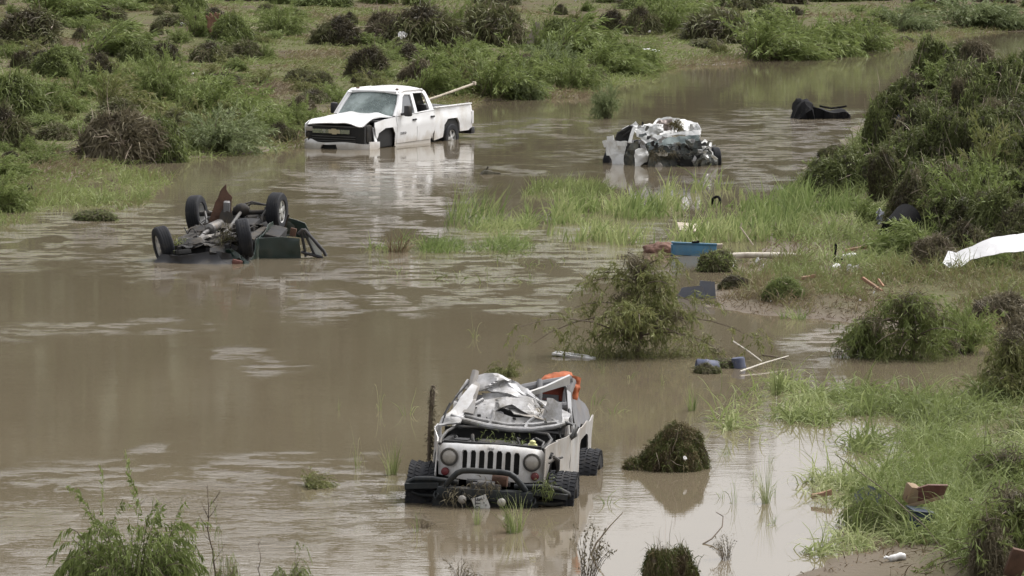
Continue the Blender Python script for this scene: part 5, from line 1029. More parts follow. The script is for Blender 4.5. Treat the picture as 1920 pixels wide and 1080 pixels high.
def clump(seed, rx=0.5, ry=0.42, rz=0.5, n=2300, m=dark_mat, core=core_dark, comb=(0.5, 0, 0), L=0.17, w=0.020, twigs=12, leafy=0, amp=0.45, wig=0.28, lobes=6, stray=260, peak=0.0, cent=None):
    """matted drift: several lumps grown together, each one's strands combed its own way by the current"""
    rs = np.random.RandomState(seed); bl = Blades(seed + 7); V = []; F = []; k0 = 0; cs = []
    for q in range(lobes):
        a = 6.283 * (q + rs.rand() * 0.7) / lobes; r = rs.uniform(0.25, 0.58) if q else 0.0
        R = np.array([rx, ry, rz]) * (rs.uniform(0.42, 0.62) if q else 0.72)
        c = np.array([r * math.cos(a) * rx, r * math.sin(a) * ry, rs.uniform(-0.05, 0.28) * rz * (1 - r)])
        if q == 1 and peak: c = np.array([peak * rx, 0, 0.42 * rz])
        cs.append((c, R))
    if cent: cs = [(np.array(q[:3]), np.array(q[3:])) for q in cent]
    P_, N_, VR = [], [], []
    for q, (c, R) in enumerate(cs):
        bm = bmesh.new(); bmesh.ops.create_icosphere(bm, subdivisions=3, radius=1.0)
        P = np.array([v.co[:] for v in bm.verts])
        k = 1 + amp * (fbm(P[:, 0] * 1.8 + P[:, 2] + q, P[:, 1] * 1.8 - P[:, 2] * 0.7, seed + q, 3) - 0.5) * 1.6
        P = P * k[:, None] * R * 0.9; P[:, 2] = np.where(P[:, 2] < 0, P[:, 2] * 0.6, P[:, 2]); P = P + c
        for v, p in zip(bm.verts, P): v.co = p
        bm.normal_update()
        nr = np.array([f.normal[:] for f in bm.faces]); ce = np.array([f.calc_center_median()[:] for f in bm.faces]); ar = np.array([f.calc_area() for f in bm.faces])
        V.append(P); F += [[v.index + k0 for v in f.verts] for f in bm.faces]; k0 += len(P); bm.free()
        ok = ce[:, 2] > -0.03
        for q2, (c2, R2) in enumerate(cs):
            if q2 != q: ok &= (((ce - c2) / (R2 * 0.82)) ** 2).sum(1) > 1
        ok = np.where(ok)[0]
        if not len(ok): continue
        nn = int(n * ar[ok].sum() / (3.0 * rx * ry + 1e-9) * 0.62); ix = rs.choice(ok, nn, p=ar[ok] / ar[ok].sum())
        p = ce[ix] + rs.normal(size=(nn, 3)) * 0.02; u = nr[ix]
        g = np.stack([fbm(p[:, 0] * 5, p[:, 1] * 5 + p[:, 2] * 4, seed + 1, 2), fbm(p[:, 0] * 5 + 9, p[:, 2] * 5, seed + 2, 2), fbm(p[:, 1] * 5, p[:, 2] * 5 + 5, seed + 5, 2)], 1) - 0.5
        d = g * 3.0 + np.array(comb) * 0.9 + rs.normal(size=3) * 0.6 + rs.normal(size=(nn, 3)) * 0.40; d[:, 2] -= 0.35
        d -= u * (d * u).sum(1, keepdims=True); d /= np.linalg.norm(d, axis=1, keepdims=True) + 1e-9; d += u * rs.uniform(0.0, 0.5, nn)[:, None]
        var = np.clip(fbm(p[:, 0] * 4, p[:, 2] * 4 + p[:, 1] * 3, seed + 4, 3) * 1.5 - 0.25 + rs.uniform(-.18, .18) + rs.normal(size=nn) * 0.15, 0, 1)
        bl.add(p, d, L * rs.uniform(0.4, 1.4, nn), w * rs.uniform(0.5, 1.3, nn), droop=0.7, seg=4, var=var, wig=wig)
        bl.leaves(p + u * 0.02, d + rs.normal(size=(nn, 3)) * 0.8, L * 0.42 * rs.uniform(.6, 1.3, nn), w * 1.1, np.clip(var + rs.normal(size=nn) * .1, 0, 1))
        P_.append(p); N_.append(u); VR.append(var)
    me = bpy.data.meshes.new('core'); me.from_pydata(np.concatenate(V).tolist(), [], F); me.update(); me.shade_smooth(); me.materials.append(core)
    P_ = np.concatenate(P_); N_ = np.concatenate(N_); VR = np.concatenate(VR)
    j = rs.randint(0, len(P_), stray); bl.add(P_[j], N_[j] + rs.normal(size=(stray, 3)) * .6 + np.array(comb) * .5, rs.uniform(.12, .38, stray), w * .7, droop=1.3, seg=5, var=np.clip(VR[j] + .15, 0, 1), wig=.2)
    kids = [('tangle', bl.mesh('tangle', m))]
    if twigs:
        tw = Blades(seed + 9); j = rs.randint(0, len(P_), twigs)
        tw.add(P_[j] * 0.95, N_[j] + rs.normal(size=(twigs, 3)) * 0.8, rs.uniform(0.2, 0.5, twigs), 0.014, droop=0.3, seg=4, wig=0.2)
        kids.append(('twigs', tw.mesh('twigs', pale_bark)))
    if leafy:
        lf = Blades(seed + 11); j = rs.randint(0, len(P_), leafy); j = j[vnoise(P_[j][:, 0] * 4, P_[j][:, 1] * 4, seed + 12) > 0.42]
        lf.leaves(P_[j] + N_[j] * 0.04, N_[j] * 0.4 + np.array(comb) + rs.normal(size=(len(j), 3)) * 0.6 - np.array([0, 0, 0.5]), 0.10, 0.025)
        kids.append(('leaves', lf.mesh('leaves', willow_leaf)))
    al = np.concatenate(V)
    return {'root': me, 'kids': kids, 'w': (al[:, 0].max() - al[:, 0].min()) * 1.06, 'h': al[:, 2].max() * 1.05, 'cx': (al[:, 0].max() + al[:, 0].min()) / 2}
def tuft(seed, n=70, H=0.6, R=0.12, spread=0.45, droop=0.9, w=0.014, m=grass_mat, seg=6, lean=0.1):
    rs = np.random.RandomState(seed); bl = Blades(seed)
    a = rs.uniform(0, 6.283, n); r = R * np.sqrt(rs.rand(n))
    root = np.stack([r * np.cos(a), r * np.sin(a), np.full(n, -0.06)], 1)
    d = np.stack([np.cos(a) * spread * rs.rand(n) + lean, np.sin(a) * spread * rs.rand(n), np.ones(n)], 1)
    bl.add(root, d, H * rs.uniform(.5, 1.3, n), w, droop=droop * rs.uniform(.3, 1.4, n), seg=seg, wig=0.10)
    V = np.concatenate(bl.V)
    return {'root': bl.mesh('blades', m), 'kids': [], 'w': V[:, 0].max() - V[:, 0].min(), 'h': np.percentile(V[:, 2], 97), 'cx': 0}

PR = {
 'willow': [willow(1), willow(2, lean=0.8, arch=1.1), willow(3, lean=0.25, spread=0.7), willow(4, lean=1.0, spread=0.3, arch=0.8)],
 'pale': [willow(11, m=pale_leaf, lean=0.3, spread=0.6, lW=0.028), willow(12, m=pale_leaf, lean=0.6, lW=0.028)],
 'olive': [willow(21, m=olive_leaf, lean=0.7, arch=1.3), willow(22, m=olive_leaf, lean=0.2, spread=0.8, arch=1.4)],
 'dark': [clump(31), clump(32, comb=(0.8, 0, -0.3)), clump(33, comb=(-0.4, -0.4, 0), amp=0.5), clump(34, comb=(0.3, -0.8, 0), amp=0.5)],
 'darkgreen': [clump(36, m=green_mat, comb=(1.0, -0.2, -0.4)), clump(37, m=green_mat, comb=(0.5, -0.7, -0.3), leafy=500), clump(38, m=green_mat, comb=(0.8, 0, -0.6), leafy=700)],
 'brown': [clump(41, m=brown_mat, core=core_brown, twigs=34, stray=110), clump(42, m=brown_mat, core=core_brown, comb=(-0.3, -0.5, 0.3), amp=0.5, twigs=40, stray=110)],
 'mixed': [clump(44, leafy=900, n=1300), clump(45, leafy=700, n=1300, comb=(-0.3, -0.5, 0), amp=0.5), clump(46, m=brown_mat, leafy=1000, n=1300, amp=0.5)],
 'pile': [clump(70 + q, rx=.5, ry=.42, rz=.5, n=3800, m=[dark_mat, pile_mat, dark_mat, pile_mat, brown_mat][q], core=core_dark, comb=(.2, -.2, -.3), L=.10, w=.017, wig=.5, amp=.7, lobes=8, stray=160, twigs=18, leafy=500 if q in (1, 3) else 0) for q in range(5)],
 'grass': [tuft(51), tuft(52, spread=0.7, droop=1.2), tuft(53, spread=0.3, droop=0.6, n=50)],
 'reed': [tuft(55, m=reed_mat, spread=0.35, droop=0.45, H=0.7, n=45), tuft(56, m=reed_mat, spread=0.5, droop=0.8, n=40)],
 'sparse': [tuft(57, m=reed_mat, spread=0.6, droop=1.9, n=10, H=0.6, w=0.017), tuft(58, m=grass_mat, spread=0.8, droop=2.2, n=12, H=0.6, w=0.016), tuft(59, m=reed_mat, spread=0.5, droop=1.5, n=7, H=0.5, w=0.015)],
 'dry': [tuft(61, m=dry_mat, spread=0.7, droop=0.8, n=60, H=0.5)],
}
PRN = {'willow': ('willow_shrub', 'shrub'), 'pale': ('willow_shrub', 'shrub'), 'olive': ('drooping_shrub', 'shrub'), 'dark': ('brush_clump', 'brush clump'), 'darkgreen': ('brush_clump', 'brush clump'),
       'brown': ('brush_clump', 'brush clump'), 'mixed': ('brush_clump', 'brush clump'), 'grass': ('grass_tuft', 'grass tuft'), 'reed': ('reed_tuft', 'reed tuft'), 'sparse': ('grass_sprig', 'grass sprig'), 'dry': ('dry_grass_tuft', 'grass tuft'), 'pile': ('brush_clump', 'brush clump')}
prs = random.Random(77); pcount = {}
def spawn(kind, pos, w, h, label, group=None, rot=None, flip=None, idx=None, name=None, cat=None, depth=1.0, tilt=0.0):
    """one plant or clump standing at pos, w metres wide and h metres high; copies share their mesh data"""
    L = PR[kind]; k = pcount.get(kind, 0); pcount[kind] = k + 1
    p = L[k % len(L)] if idx is None else L[idx]
    o = bpy.data.objects.new(name or PRN[kind][0], p['root']); COL.objects.link(o)
    sx = w / p['w']; sz = h / p['h']
    if flip is None: flip = prs.random() < 0.25
    o.scale = (-sx if flip else sx, sx * depth * (0.9 if prs.random() < .5 else 1.1), sz)
    rz = prs.uniform(-0.35, 0.35) if rot is None else rot
    o.rotation_euler = (0, tilt, rz)
    o.location = Vector(pos) - Vector((p['cx'] * o.scale[0], 0, 0.0))
    tag(o, label, cat or PRN[kind][1], group)
    for n_, me in p['kids']:
        c = bpy.data.objects.new(n_, me); COL.objects.link(c); c.parent = o
        if n_ == 'twigs': c['kind'] = 'stuff'
    return o
def plant(kind, px, py, wpx, hpx, label, group=None, **kw):
    p = on(px, py); k = p.y / FPX
    return spawn(kind, p, wpx * k, hpx * k, label, group, **kw)

LATER = []
def later(o, noun, px, py, marks):
    """the label of a scattered thing names the landmark it lies nearest to; told apart by which is nearer to the camera"""
    m = min(marks, key=lambda q: ((q[0] - px) ** 2 + ((q[1] - py) * 2.2) ** 2))
    LATER.append((o, noun, m[2], py))
ORD = ['nearest', 'second nearest', 'third nearest', 'fourth nearest', 'fifth nearest', 'sixth nearest', 'seventh nearest', 'eighth nearest', 'ninth nearest', 'tenth nearest']
def finish_labels():
    d = {}
    for o, noun, ph, py in LATER: d.setdefault((noun, ph), []).append((py, o))
    for (noun, ph), L in d.items():
        L.sort(key=lambda q: -q[0])
        for i, (py, o) in enumerate(L):
            o['label'] = (noun + ' ' + ph) if len(L) == 1 else (noun + ' ' + ph + ', ' + (ORD[i] + ' to the camera' if i < len(L) - 1 else 'farthest one back'))
BM = [(52, 84, 'by the big dark drift mound'), (130, 40, 'by the arching green shrub'), (402, 72, 'by the rust-red root ball'), (632, 84, 'by the white-topped brush hump'), (240, 105, 'by the mid-bank green shrub patch'),
      (118, 142, 'by the drooping brush mound'), (25, 220, 'by the large upstream brush mound'), (105, 262, 'by the bare mud patch'), (225, 304, 'by the uprooted waterside brush'), (305, 192, 'by the tall upright-stalked shrub'),
      (425, 284, 'by the pale waterside willow'), (562, 225, 'by the pickup bonnet'), (690, 146, 'behind the pickup roof'), (800, 90, 'by the great dark brush dome'), (925, 80, 'by the litter-filled brush pile'),
      (1050, 88, 'by the grey-brown torn panel'), (955, 170, 'in the waterside willow thicket'), (1110, 125, 'by the tall thicket willow'), (1218, 104, 'by the white board on the bank'), (1345, 78, 'by the two white bags'),
      (1545, 100, 'by the long waterside hedge'), (1715, 62, 'by the pale shrub at the bend'), (1870, 55, 'by the wide pale bend shrub'), (20, 390, 'on the muddy grass flat'), (520, 120, 'on the slope beyond the pickup bonnet'), (380, 150, 'by the grey litter heap'), (1000, 20, 'below the top bushes in the middle'), (600, 30, 'on the bare upper slope')]
# ------------------------------------------------------------------ far bank: the shrubs and drift one can tell apart
BANK = [
 ('dark', 52, 84, 125, 60, 'big dark drift mound with a white scrap at the upper far end of the bank'),
 ('willow', 130, 38, 120, 50, 'bright green arching shrub behind the big dark drift mound on the far bank'),
 ('dark', 200, 42, 60, 28, 'dark brush clump with pale rag beside the arching green shrub on the far bank'),
 ('dark', 322, 50, 60, 20, 'low flat dark brush clump on the bare upper slope of the far bank'),
 ('willow', 382, 68, 60, 42, 'light green tuft of willow leaning against the rust-red root ball'),
 ('darkgreen', 432, 82, 80, 46, 'arched dark root mat behind the rust-red root ball on the far bank'),
 ('willow', 528, 68, 70, 40, 'rounded green and brown shrub alone on the bare slope between root ball and pickup'),
 ('dark', 632, 84, 92, 46, 'dark brush hump topped by a white bag straight above the pickup cab'),
 ('willow', 240, 105, 110, 42, 'mid green shrub patch in the middle of the far bank'),
 ('darkgreen', 262, 118, 70, 38, 'dark green combed brush in front of the mid green shrub patch'),
 ('dark', 305, 112, 60, 28, 'dark round brush clump next to the combed green brush'),
 ('dark', 400, 116, 80, 32, 'low dark brush clump below the rust-red root ball'),
 ('dark', 462, 112, 62, 30, 'dark brush clump lying beside the low one under the root ball'),
 ('darkgreen', 118, 142, 105, 50, 'dark green drooping brush mound with bent stems near the upstream end of the bank'),
 ('dark', 186, 146, 60, 40, 'dark olive clump beside the drooping brush mound'),
 ('dark', 40, 128, 42, 30, 'dark tyre-like brush coil at the edge of the grassy bank'),
 ('darkgreen', 25, 220, 130, 68, 'large dark green brush mound at the upstream edge of the bank'),
 ('willow', 112, 212, 70, 46, 'olive green shrub between large dark mound and bare mud patch'),
 ('willow', 168, 185, 60, 48, 'bright green small shrub above the bare mud patch'),
 ('dark', 10, 278, 92, 70, 'dark brown brush mound nearest the water at the edge of the bank'),
 ('dark', 105, 262, 62, 26, 'small dark brush heap on the bare mud patch'),
 ('brown', 225, 304, 150, 78, 'big uprooted brush with bare tangled roots at the waterline, white bag on top'),
 ('darkgreen', 300, 302, 100, 76, 'green combed willow crown of the uprooted brush at the waterline'),
 ('willow', 305, 192, 90, 66, 'tall light green shrub with upright stalks in the middle of the bank'),
 ('olive', 245, 205, 90, 50, 'olive shrub leaning over the mud behind the uprooted brush'),
 ('willow', 395, 216, 80, 48, 'green shrub up the slope from the waterside willow'),
 ('willow', 455, 228, 110, 62, 'large green willow shrub up the bank from the pickup bonnet'),
 ('olive', 392, 252, 90, 46, 'brownish bent shrub at the edge of the waterside willow'),
 ('pale', 425, 284, 120, 58, 'pale green willow shrub growing at the waterline upstream of the pickup'),
 ('willow', 505, 262, 80, 50, 'green shrub at the water beside the pale waterside willow'),
 ('brown', 562, 220, 60, 34, 'twiggy brown brush right behind the pickup bonnet'),
 ('willow', 560, 245, 60, 40, 'green shrub at the water just in front of the pickup bumper'),
 ('willow', 20, 398, 60, 50, 'bright green shrub at the muddy water edge, nearest on the far bank'),
 ('dark', 50, 366, 40, 18, 'small black-brown driftwood lump on the muddy grass flat'),
 ('dark', 688, 146, 80, 52, 'conical dark brush pile straight behind the pickup roof'),
 ('brown', 722, 80, 80, 48, 'brown brush pile with white scraps beside the great dark brush dome'),
 ('dark', 800, 90, 150, 70, 'great dark brush dome with white cloth on its flank behind the pickup'),
 ('willow', 868, 84, 50, 52, 'green willow hanging off the side of the great dark brush dome'),
 ('dark', 925, 86, 120, 68, 'wide dark brush pile full of pale litter between the two dark domes'),
 ('darkgreen', 1050, 88, 80, 48, 'dark green round brush dome by the grey-brown panel'),
 ('brown', 785, 152, 72, 36, 'low brown brush clump above the pickup bed'),
 ('dark', 765, 112, 50, 24, 'small dark brush clump on bare ground behind the pickup bed'),
 ('willow', 1020, 96, 36, 40, 'small bright green shrub in front of the dark green brush dome'),
 ('willow', 855, 140, 100, 44, 'green bent willow furthest up the slope of the willow thicket'),
 ('willow', 830, 182, 70, 52, 'upright green willow nearest the pickup tailgate in the thicket'),
 ('olive', 900, 172, 90, 46, 'brownish green willow in the middle of the waterside thicket'),
 ('willow', 955, 184, 100, 56, 'bright feathery willow at the waterline in the middle of the thicket'),
 ('pale', 985, 186, 60, 40, 'pale low willow touching the water in the thicket'),
 ('willow', 1010, 158, 90, 50, 'green willow behind the pale low willow'),
 ('pale', 1040, 140, 80, 44, 'pale feathery willow in the upper thicket'),
 ('willow', 1075, 170, 90, 46, 'dense green willow at the waterline downstream in the thicket'),
 ('willow', 1105, 125, 120, 64, 'tall green willow crowning the downstream end of the thicket'),
 ('willow', 1165, 142, 100, 46, 'dark green willow shrub where the thicket meets the water'),
 ('willow', 1205, 130, 60, 40, 'last small willow of the thicket, next to the white board'),
 ('brown', 985, 130, 60, 22, 'brown dead brush inside the willow thicket'),
 ('dark', 1145, 58, 50, 34, 'dark leaning brush with grey scraps above the tall thicket willow'),
 ('dark', 1205, 64, 60, 44, 'dark round brush clump with white scrap above the white board'),
 ('willow', 1250, 62, 90, 56, 'green arching shrub beyond the white board on the far bank'),
 ('darkgreen', 1230, 20, 120, 30, 'dark green brush along the top of the far bank'),
 ('dark', 1345, 78, 120, 50, 'dark brush pile with two white bags on the bank above midstream'),
 ('willow', 1300, 50, 90, 44, 'green shrub behind the brush pile with two white bags'),
 ('darkgreen', 1440, 56, 90, 40, 'dark brush behind the long waterside willow'),
 ('willow', 1470, 112, 130, 58, 'bright green willow swept flat at the start of the long waterside hedge'),
 ('willow', 1545, 106, 120, 60, 'bright green willow swept flat in the middle of the long waterside hedge'),
 ('willow', 1610, 96, 100, 48, 'green willow at the far end of the long waterside hedge'),
 ('darkgreen', 1665, 52, 50, 26, 'dark brush on the grass beyond the long waterside hedge'),
 ('pale', 1715, 62, 70, 36, 'pale green shrub by the water bend upstream'),
 ('pale', 1830, 52, 120, 44, 'wide pale green shrub at the river bend'),
 ('pale', 1895, 56, 70, 34, 'pale grey-green shrub nearest the edge at the river bend'),
 ('dark', 1695, 80, 40, 10, 'small flat drift heap on the spit at the river bend'),
]
for k_, px, py, w_, h_, lab in BANK:
    q_ = {'willow': 1.3, 'pale': 1.25, 'olive': 1.2}.get(k_, 1.08); plant(k_, px, py, w_ * q_, h_ * q_, lab, flip=False)
# the dense row along the top of the bank and the low scrub between
rs = random.Random(9)
for i in range(46):
    px = -60 + i * 45 + rs.uniform(-15, 15); py = rs.uniform(-14, 16) + (8 if px < 400 else 0)
    k_ = rs.choice(['darkgreen', 'dark', 'willow', 'darkgreen', 'brown'])
    TM = [(40 + 150 * q, 5, ph) for q, ph in enumerate(['above the big drift mound', 'above the pale rag clump', 'above the rust-red root ball', 'above the lone rounded shrub', 'above the white-topped hump', 'above the great dark brush dome', 'above the litter-filled brush pile', 'above the grey-brown panel', 'above the white bank board', 'above the two white bags', 'above the long waterside hedge', 'above the hedge end', 'above the river bend'])]
    o = plant(k_, px, py, rs.uniform(60, 110), rs.uniform(28, 46), None, 'bushes along the top of the far bank')
    later(o, {'willow': 'green bush topping the bank', 'brown': 'brown bush topping the bank', 'dark': 'dark bush topping the bank', 'darkgreen': 'dark green bush topping the bank'}[k_], px, py, TM)
n = 0
PAa = np.array(PA)
while n < 215:
    px = rs.uniform(-40, 1960); py = rs.uniform(18, 400)
    p = on(px, py)
    if not inside(PAa, np.array([p.x]), np.array([p.y]))[0] or p.z < 0.03: continue
    if float(sdist(PAa, np.array([p.x]), np.array([p.y]))[0]) < 1.0: continue
    r_ = rs.random()
    if r_ < 0.33: k_, lab, gr = 'dark', 'small low dark brush clump strewn over the grassy far bank', 'small dark brush clumps strewn over the far bank'
    elif r_ < 0.72: k_, lab, gr = 'willow', 'small green scrub bush scattered over the grassy far bank', 'small green bushes scattered over the far bank'
    else: k_, lab, gr = 'olive', 'small flattened olive brown bush scattered over the far bank', 'small flattened bushes scattered over the far bank'
    o = plant(k_, px, py, rs.uniform(30, 78) * (0.7 + py / 700), rs.uniform(12, 28) * (0.8 + py / 600), lab, gr); n += 1
    later(o, {'dark': 'small dark brush clump', 'willow': 'small green bush', 'olive': 'small flattened olive bush'}[k_], px, py, BM)

# ------------------------------------------------------------------ grass and ground cover (stuff)
def sample_poly(poly, n, seed, rs=None):
    rs = rs or np.random.RandomState(seed); P = np.asarray(poly); lo = P.min(0); hi = P.max(0); out = []
    have = 0
    while have < n:
        q = rs.uniform(lo, hi, (n * 2, 2)); q = q[inside(P, q[:, 0], q[:, 1])]; out.append(q); have += len(q)
    return np.concatenate(out)[:n]
def meadow(name, label, pix, n, H, w, droop, m, seed, thr=0.35, fs=1.2, spread=0.5, lean=0.2, seg=4, minz=-0.05, cat_var=None, wig=0.1, base=0.0, world=None, edge=0.0):
    poly = world if world is not None else pxpoly(pix); rs = np.random.RandomState(seed)
    q = sample_poly(poly, n, seed, rs); f = fbm(q[:, 0] / fs, q[:, 1] / (fs * 2), seed + 1, 3)
    dd = sdist(poly, q[:, 0], q[:, 1])
    keep = f + rs.uniform(-0.08, 0.08, len(q)) > thr + (edge * np.exp(-dd / 0.5) if edge else 0); q = q[keep]; f = f[keep]
    z = np.maximum(height(q[:, 0], q[:, 1]), minz)
    N = len(q); root = np.stack([q[:, 0], q[:, 1], z - 0.02], 1)
    d = np.stack([rs.normal(size=N) * spread + lean, rs.normal(size=N) * spread, np.ones(N)], 1)
    bl = Blades(seed + 3)
    var = np.clip(base + 0.75 * (fbm(q[:, 0] / 1.7, q[:, 1] / 3, seed + 8, 3) - 0.5) * 1.8 + 0.5 + rs.normal(size=N) * 0.16, 0, 1)
    hmul = 0.6 + 0.9 * np.clip((f - thr) * 4, 0, 1)
    bl.add(root, d, H * rs.uniform(.55, 1.3, N) * hmul, w * rs.uniform(.7, 1.4, N), droop=droop * rs.uniform(.4, 1.5, N), seg=seg, var=var, wig=wig)
    return tag(bl.build(name, m), label, None, None, 'stuff')
# far bank cover, denser towards the camera
def bank_cover(seed, n, name, label, polyw, smin, smax, m):
    rs = np.random.RandomState(seed)
    y = 1 / rs.uniform(1 / 235.0, 1 / 74.0, n); x = rs.uniform(-0.165, 0.165, n) * y
    hh = height(x, y); ok = inside(np.array(polyw), x, y) & (hh > -0.02); x, y, hh = x[ok], y[ok], hh[ok]
    patch = fbm(x / 3.0, y / 6.0, 61, 4); ok = (patch + rs.uniform(-.18, .18, len(x))) > 0.34; x, y, hh, patch = x[ok], y[ok], hh[ok], patch[ok]
    bl = Blades(seed); N = len(x)
    reps = 3; X = np.repeat(x, reps) + rs.normal(size=N * reps) * 0.10; Y = np.repeat(y, reps) + rs.normal(size=N * reps) * 0.10
    var = np.clip(np.repeat((fbm(x / 4.0 + 30, y / 8.0, 62, 4) - 0.5) * 2.6 + 0.55, reps) + rs.normal(size=N * reps) * 0.15, 0, 1)
    d = np.stack([rs.normal(size=N * reps) * 0.5 + 0.7, rs.normal(size=N * reps) * 0.5, np.full(N * reps, 0.7)], 1)
    sz = np.repeat(smin + (smax - smin) * np.clip((patch - 0.38) * 3, 0, 1), reps) * rs.uniform(.6, 1.4, N * reps)
    bl.add(np.stack([X, Y, np.repeat(hh, reps) - 0.02], 1), d, sz, 0.032 * (Y / 110), droop=1.0, seg=2, var=var, wig=0.15)
    tag(bl.build(name, m), label, None, None, 'stuff')
bank_cover(71, 95000, 'bank_grass', 'flattened grass and weeds over the far bank', PA, 0.14, 0.42, cover_mat)
bank_cover(72, 9000, 'drift_grass', 'weeds and drift grass over the debris bank', PB, 0.15, 0.45, cover_mat)
def shore(name, label, poly, seed, n, H, m, dmin=-0.5, dmax=2.6):
    rs = np.random.RandomState(seed); P = np.array(poly); a = P[:-5] if len(P) > 20 else P; seg = np.linalg.norm(np.diff(a, axis=0), axis=1); cs = np.concatenate([[0], np.cumsum(seg)])
    t = rs.uniform(0, cs[-1], n); i = np.clip(np.searchsorted(cs, t) - 1, 0, len(seg) - 1); f = ((t - cs[i]) / seg[i])[:, None]; q = a[i] * (1 - f) + a[i + 1] * f + rs.normal(size=(n, 2)) * 1.5
    h = height(q[:, 0], q[:, 1]); ok = (h > -0.04) & (h < 0.32) & (q[:, 1] > 60) & (fbm(q[:, 0] / 2, q[:, 1] / 4, seed, 3) + rs.uniform(-.1, .1, n) > 0.36); q = q[ok]; h = h[ok]; N = len(q)
    bl = Blades(seed); var = np.clip((fbm(q[:, 0] / 3 + 7, q[:, 1] / 6, seed + 3, 3) - .5) * 2.4 + .55 + rs.normal(size=N) * .16, 0, 1)
    bl.add(np.stack([q[:, 0], q[:, 1], np.maximum(h, -.05) - .02], 1), np.stack([rs.normal(size=N) * .5 + .4, rs.normal(size=N) * .5, np.ones(N)], 1), H * rs.uniform(.5, 1.4, N), 0.034, droop=1.0, seg=3, var=var, wig=.12)
    tag(bl.build(name, m), label, None, None, 'stuff')
shore('shore_grass', 'bent grass along the water edge of the far bank', PA, 171, 26000, 0.36, cover_mat)
meadow('river_reeds', 'bright reed grass standing in the river in front of the crushed car', [(985, 458), (960, 430), (1030, 398), (1130, 382), (1220, 366), (1330, 352), (1480, 345), (1570, 335), (1620, 400), (1570, 455), (1450, 470), (1330, 468), (1200, 464)], 8200, 0.47, 0.040, 0.7, reed_mat, 101, thr=0.50, fs=0.9, spread=0.24, lean=0.10, edge=.25)
meadow('reed_strip', 'thin reed grass strip in the riffle', [(680, 468), (830, 432), (1000, 415), (1010, 474), (860, 478)], 3400, 0.30, 0.020, 0.7, reed_mat, 102, thr=0.42, fs=1.2, edge=.2)
meadow('reed_strip', 'short reed grass island in midstream', [(975, 372), (1000, 348), (1120, 344), (1150, 362), (1100, 376)], 1600, 0.26, 0.022, 0.6, grass_mat, 103, thr=0.34, spread=0.4)
meadow('reed_strip', 'tall thin reeds in the riffle', [(828, 425), (850, 395), (925, 392), (940, 425)], 190, 0.60, 0.020, 0.4, reed_mat, 104, thr=0.3, spread=0.25)
meadow('riffle_weed', 'weed combed flat by the current', [(640, 470), (800, 455), (1060, 450), (1060, 520), (800, 540)], 1500, 0.25, 0.02, 1.6, green_mat, 105, thr=0.46, fs=0.9, spread=0.9, base=0.3)
meadow('flood_grass', 'lush bent grass flattened in shallow flood water', [(1310, 830), (1330, 760), (1400, 735), (1440, 715), (1560, 728), (1680, 742), (1800, 735), (1960, 720), (1990, 870), (1850, 850), (1700, 865), (1600, 850), (1520, 815), (1430, 790)], 16000, 0.46, 0.021, 2.1, grass_mat, 111, thr=0.42, fs=0.6, spread=0.6, lean=0.25, seg=7, edge=.3, base=0.08)
meadow('flood_grass', 'bent grass around the torn panel near the camera', [(1440, 975), (1500, 905), (1560, 885), (1660, 880), (1760, 860), (1850, 850), (1990, 850), (1990, 1100), (1800, 1090), (1760, 1030), (1650, 1040), (1540, 1090), (1500, 1010)], 17000, 0.42, 0.018, 2.1, grass_mat, 112, thr=0.41, fs=0.5, spread=0.6, lean=.2, seg=7, edge=.3, base=0.02)
meadow('flood_grass', 'sparse arching grass in the shallow water beyond the round debris mound', [(1330, 800), (1350, 740), (1430, 740), (1460, 810), (1420, 840)], 260, 0.50, 0.016, 2.6, grass_mat, 113, thr=0.40, fs=0.5, spread=0.7, seg=9)
meadow('bank_weeds', 'green weeds along the mud spit', [(1340, 560), (1400, 500), (1500, 490), (1560, 540), (1700, 520), (1930, 500), (1930, 640), (1800, 640), (1600, 610)], 9000, 0.30, 0.018, 1.0, cover_mat, 114, thr=0.45, fs=0.9, base=0.15)
meadow('mud_spit_weeds', 'green grass at the foot of the debris pile', [(1440, 470), (1500, 330), (1600, 300), (1640, 330), (1700, 420), (1760, 470), (1700, 530), (1560, 520)], 6500, 0.36, 0.022, 0.9, grass_mat, 115, thr=0.38, fs=1.1, base=0.0)
meadow('dead_grass', 'dead brown grass and leaf litter on the mud spit', [(1335, 580), (1345, 530), (1420, 495), (1560, 500), (1750, 545), (1930, 520), (1930, 630), (1850, 625), (1700, 612), (1440, 592)], 9000, 0.15, 0.010, 1.0, dry_mat, 116, thr=0.40, fs=0.6, spread=1.2, base=-0.2)
meadow('sand_litter', 'leaf litter and sticks on the wet sand by the camera', [(1440, 1100), (1560, 1040), (1690, 1005), (1780, 930), (1930, 860), (1960, 1100)], 1500, 0.14, 0.012, 1.4, dry_mat, 118, thr=0.44, fs=0.4, spread=1.2, base=-0.3)
meadow('flat_bank_grass', 'thin grass on the muddy flat by the water', [(-60, 440), (0, 350), (120, 320), (220, 315), (330, 330), (260, 390), (60, 420)], 4200, 0.28, 0.028, 0.9, cover_mat, 117, thr=0.42, fs=1.5, base=0.35)

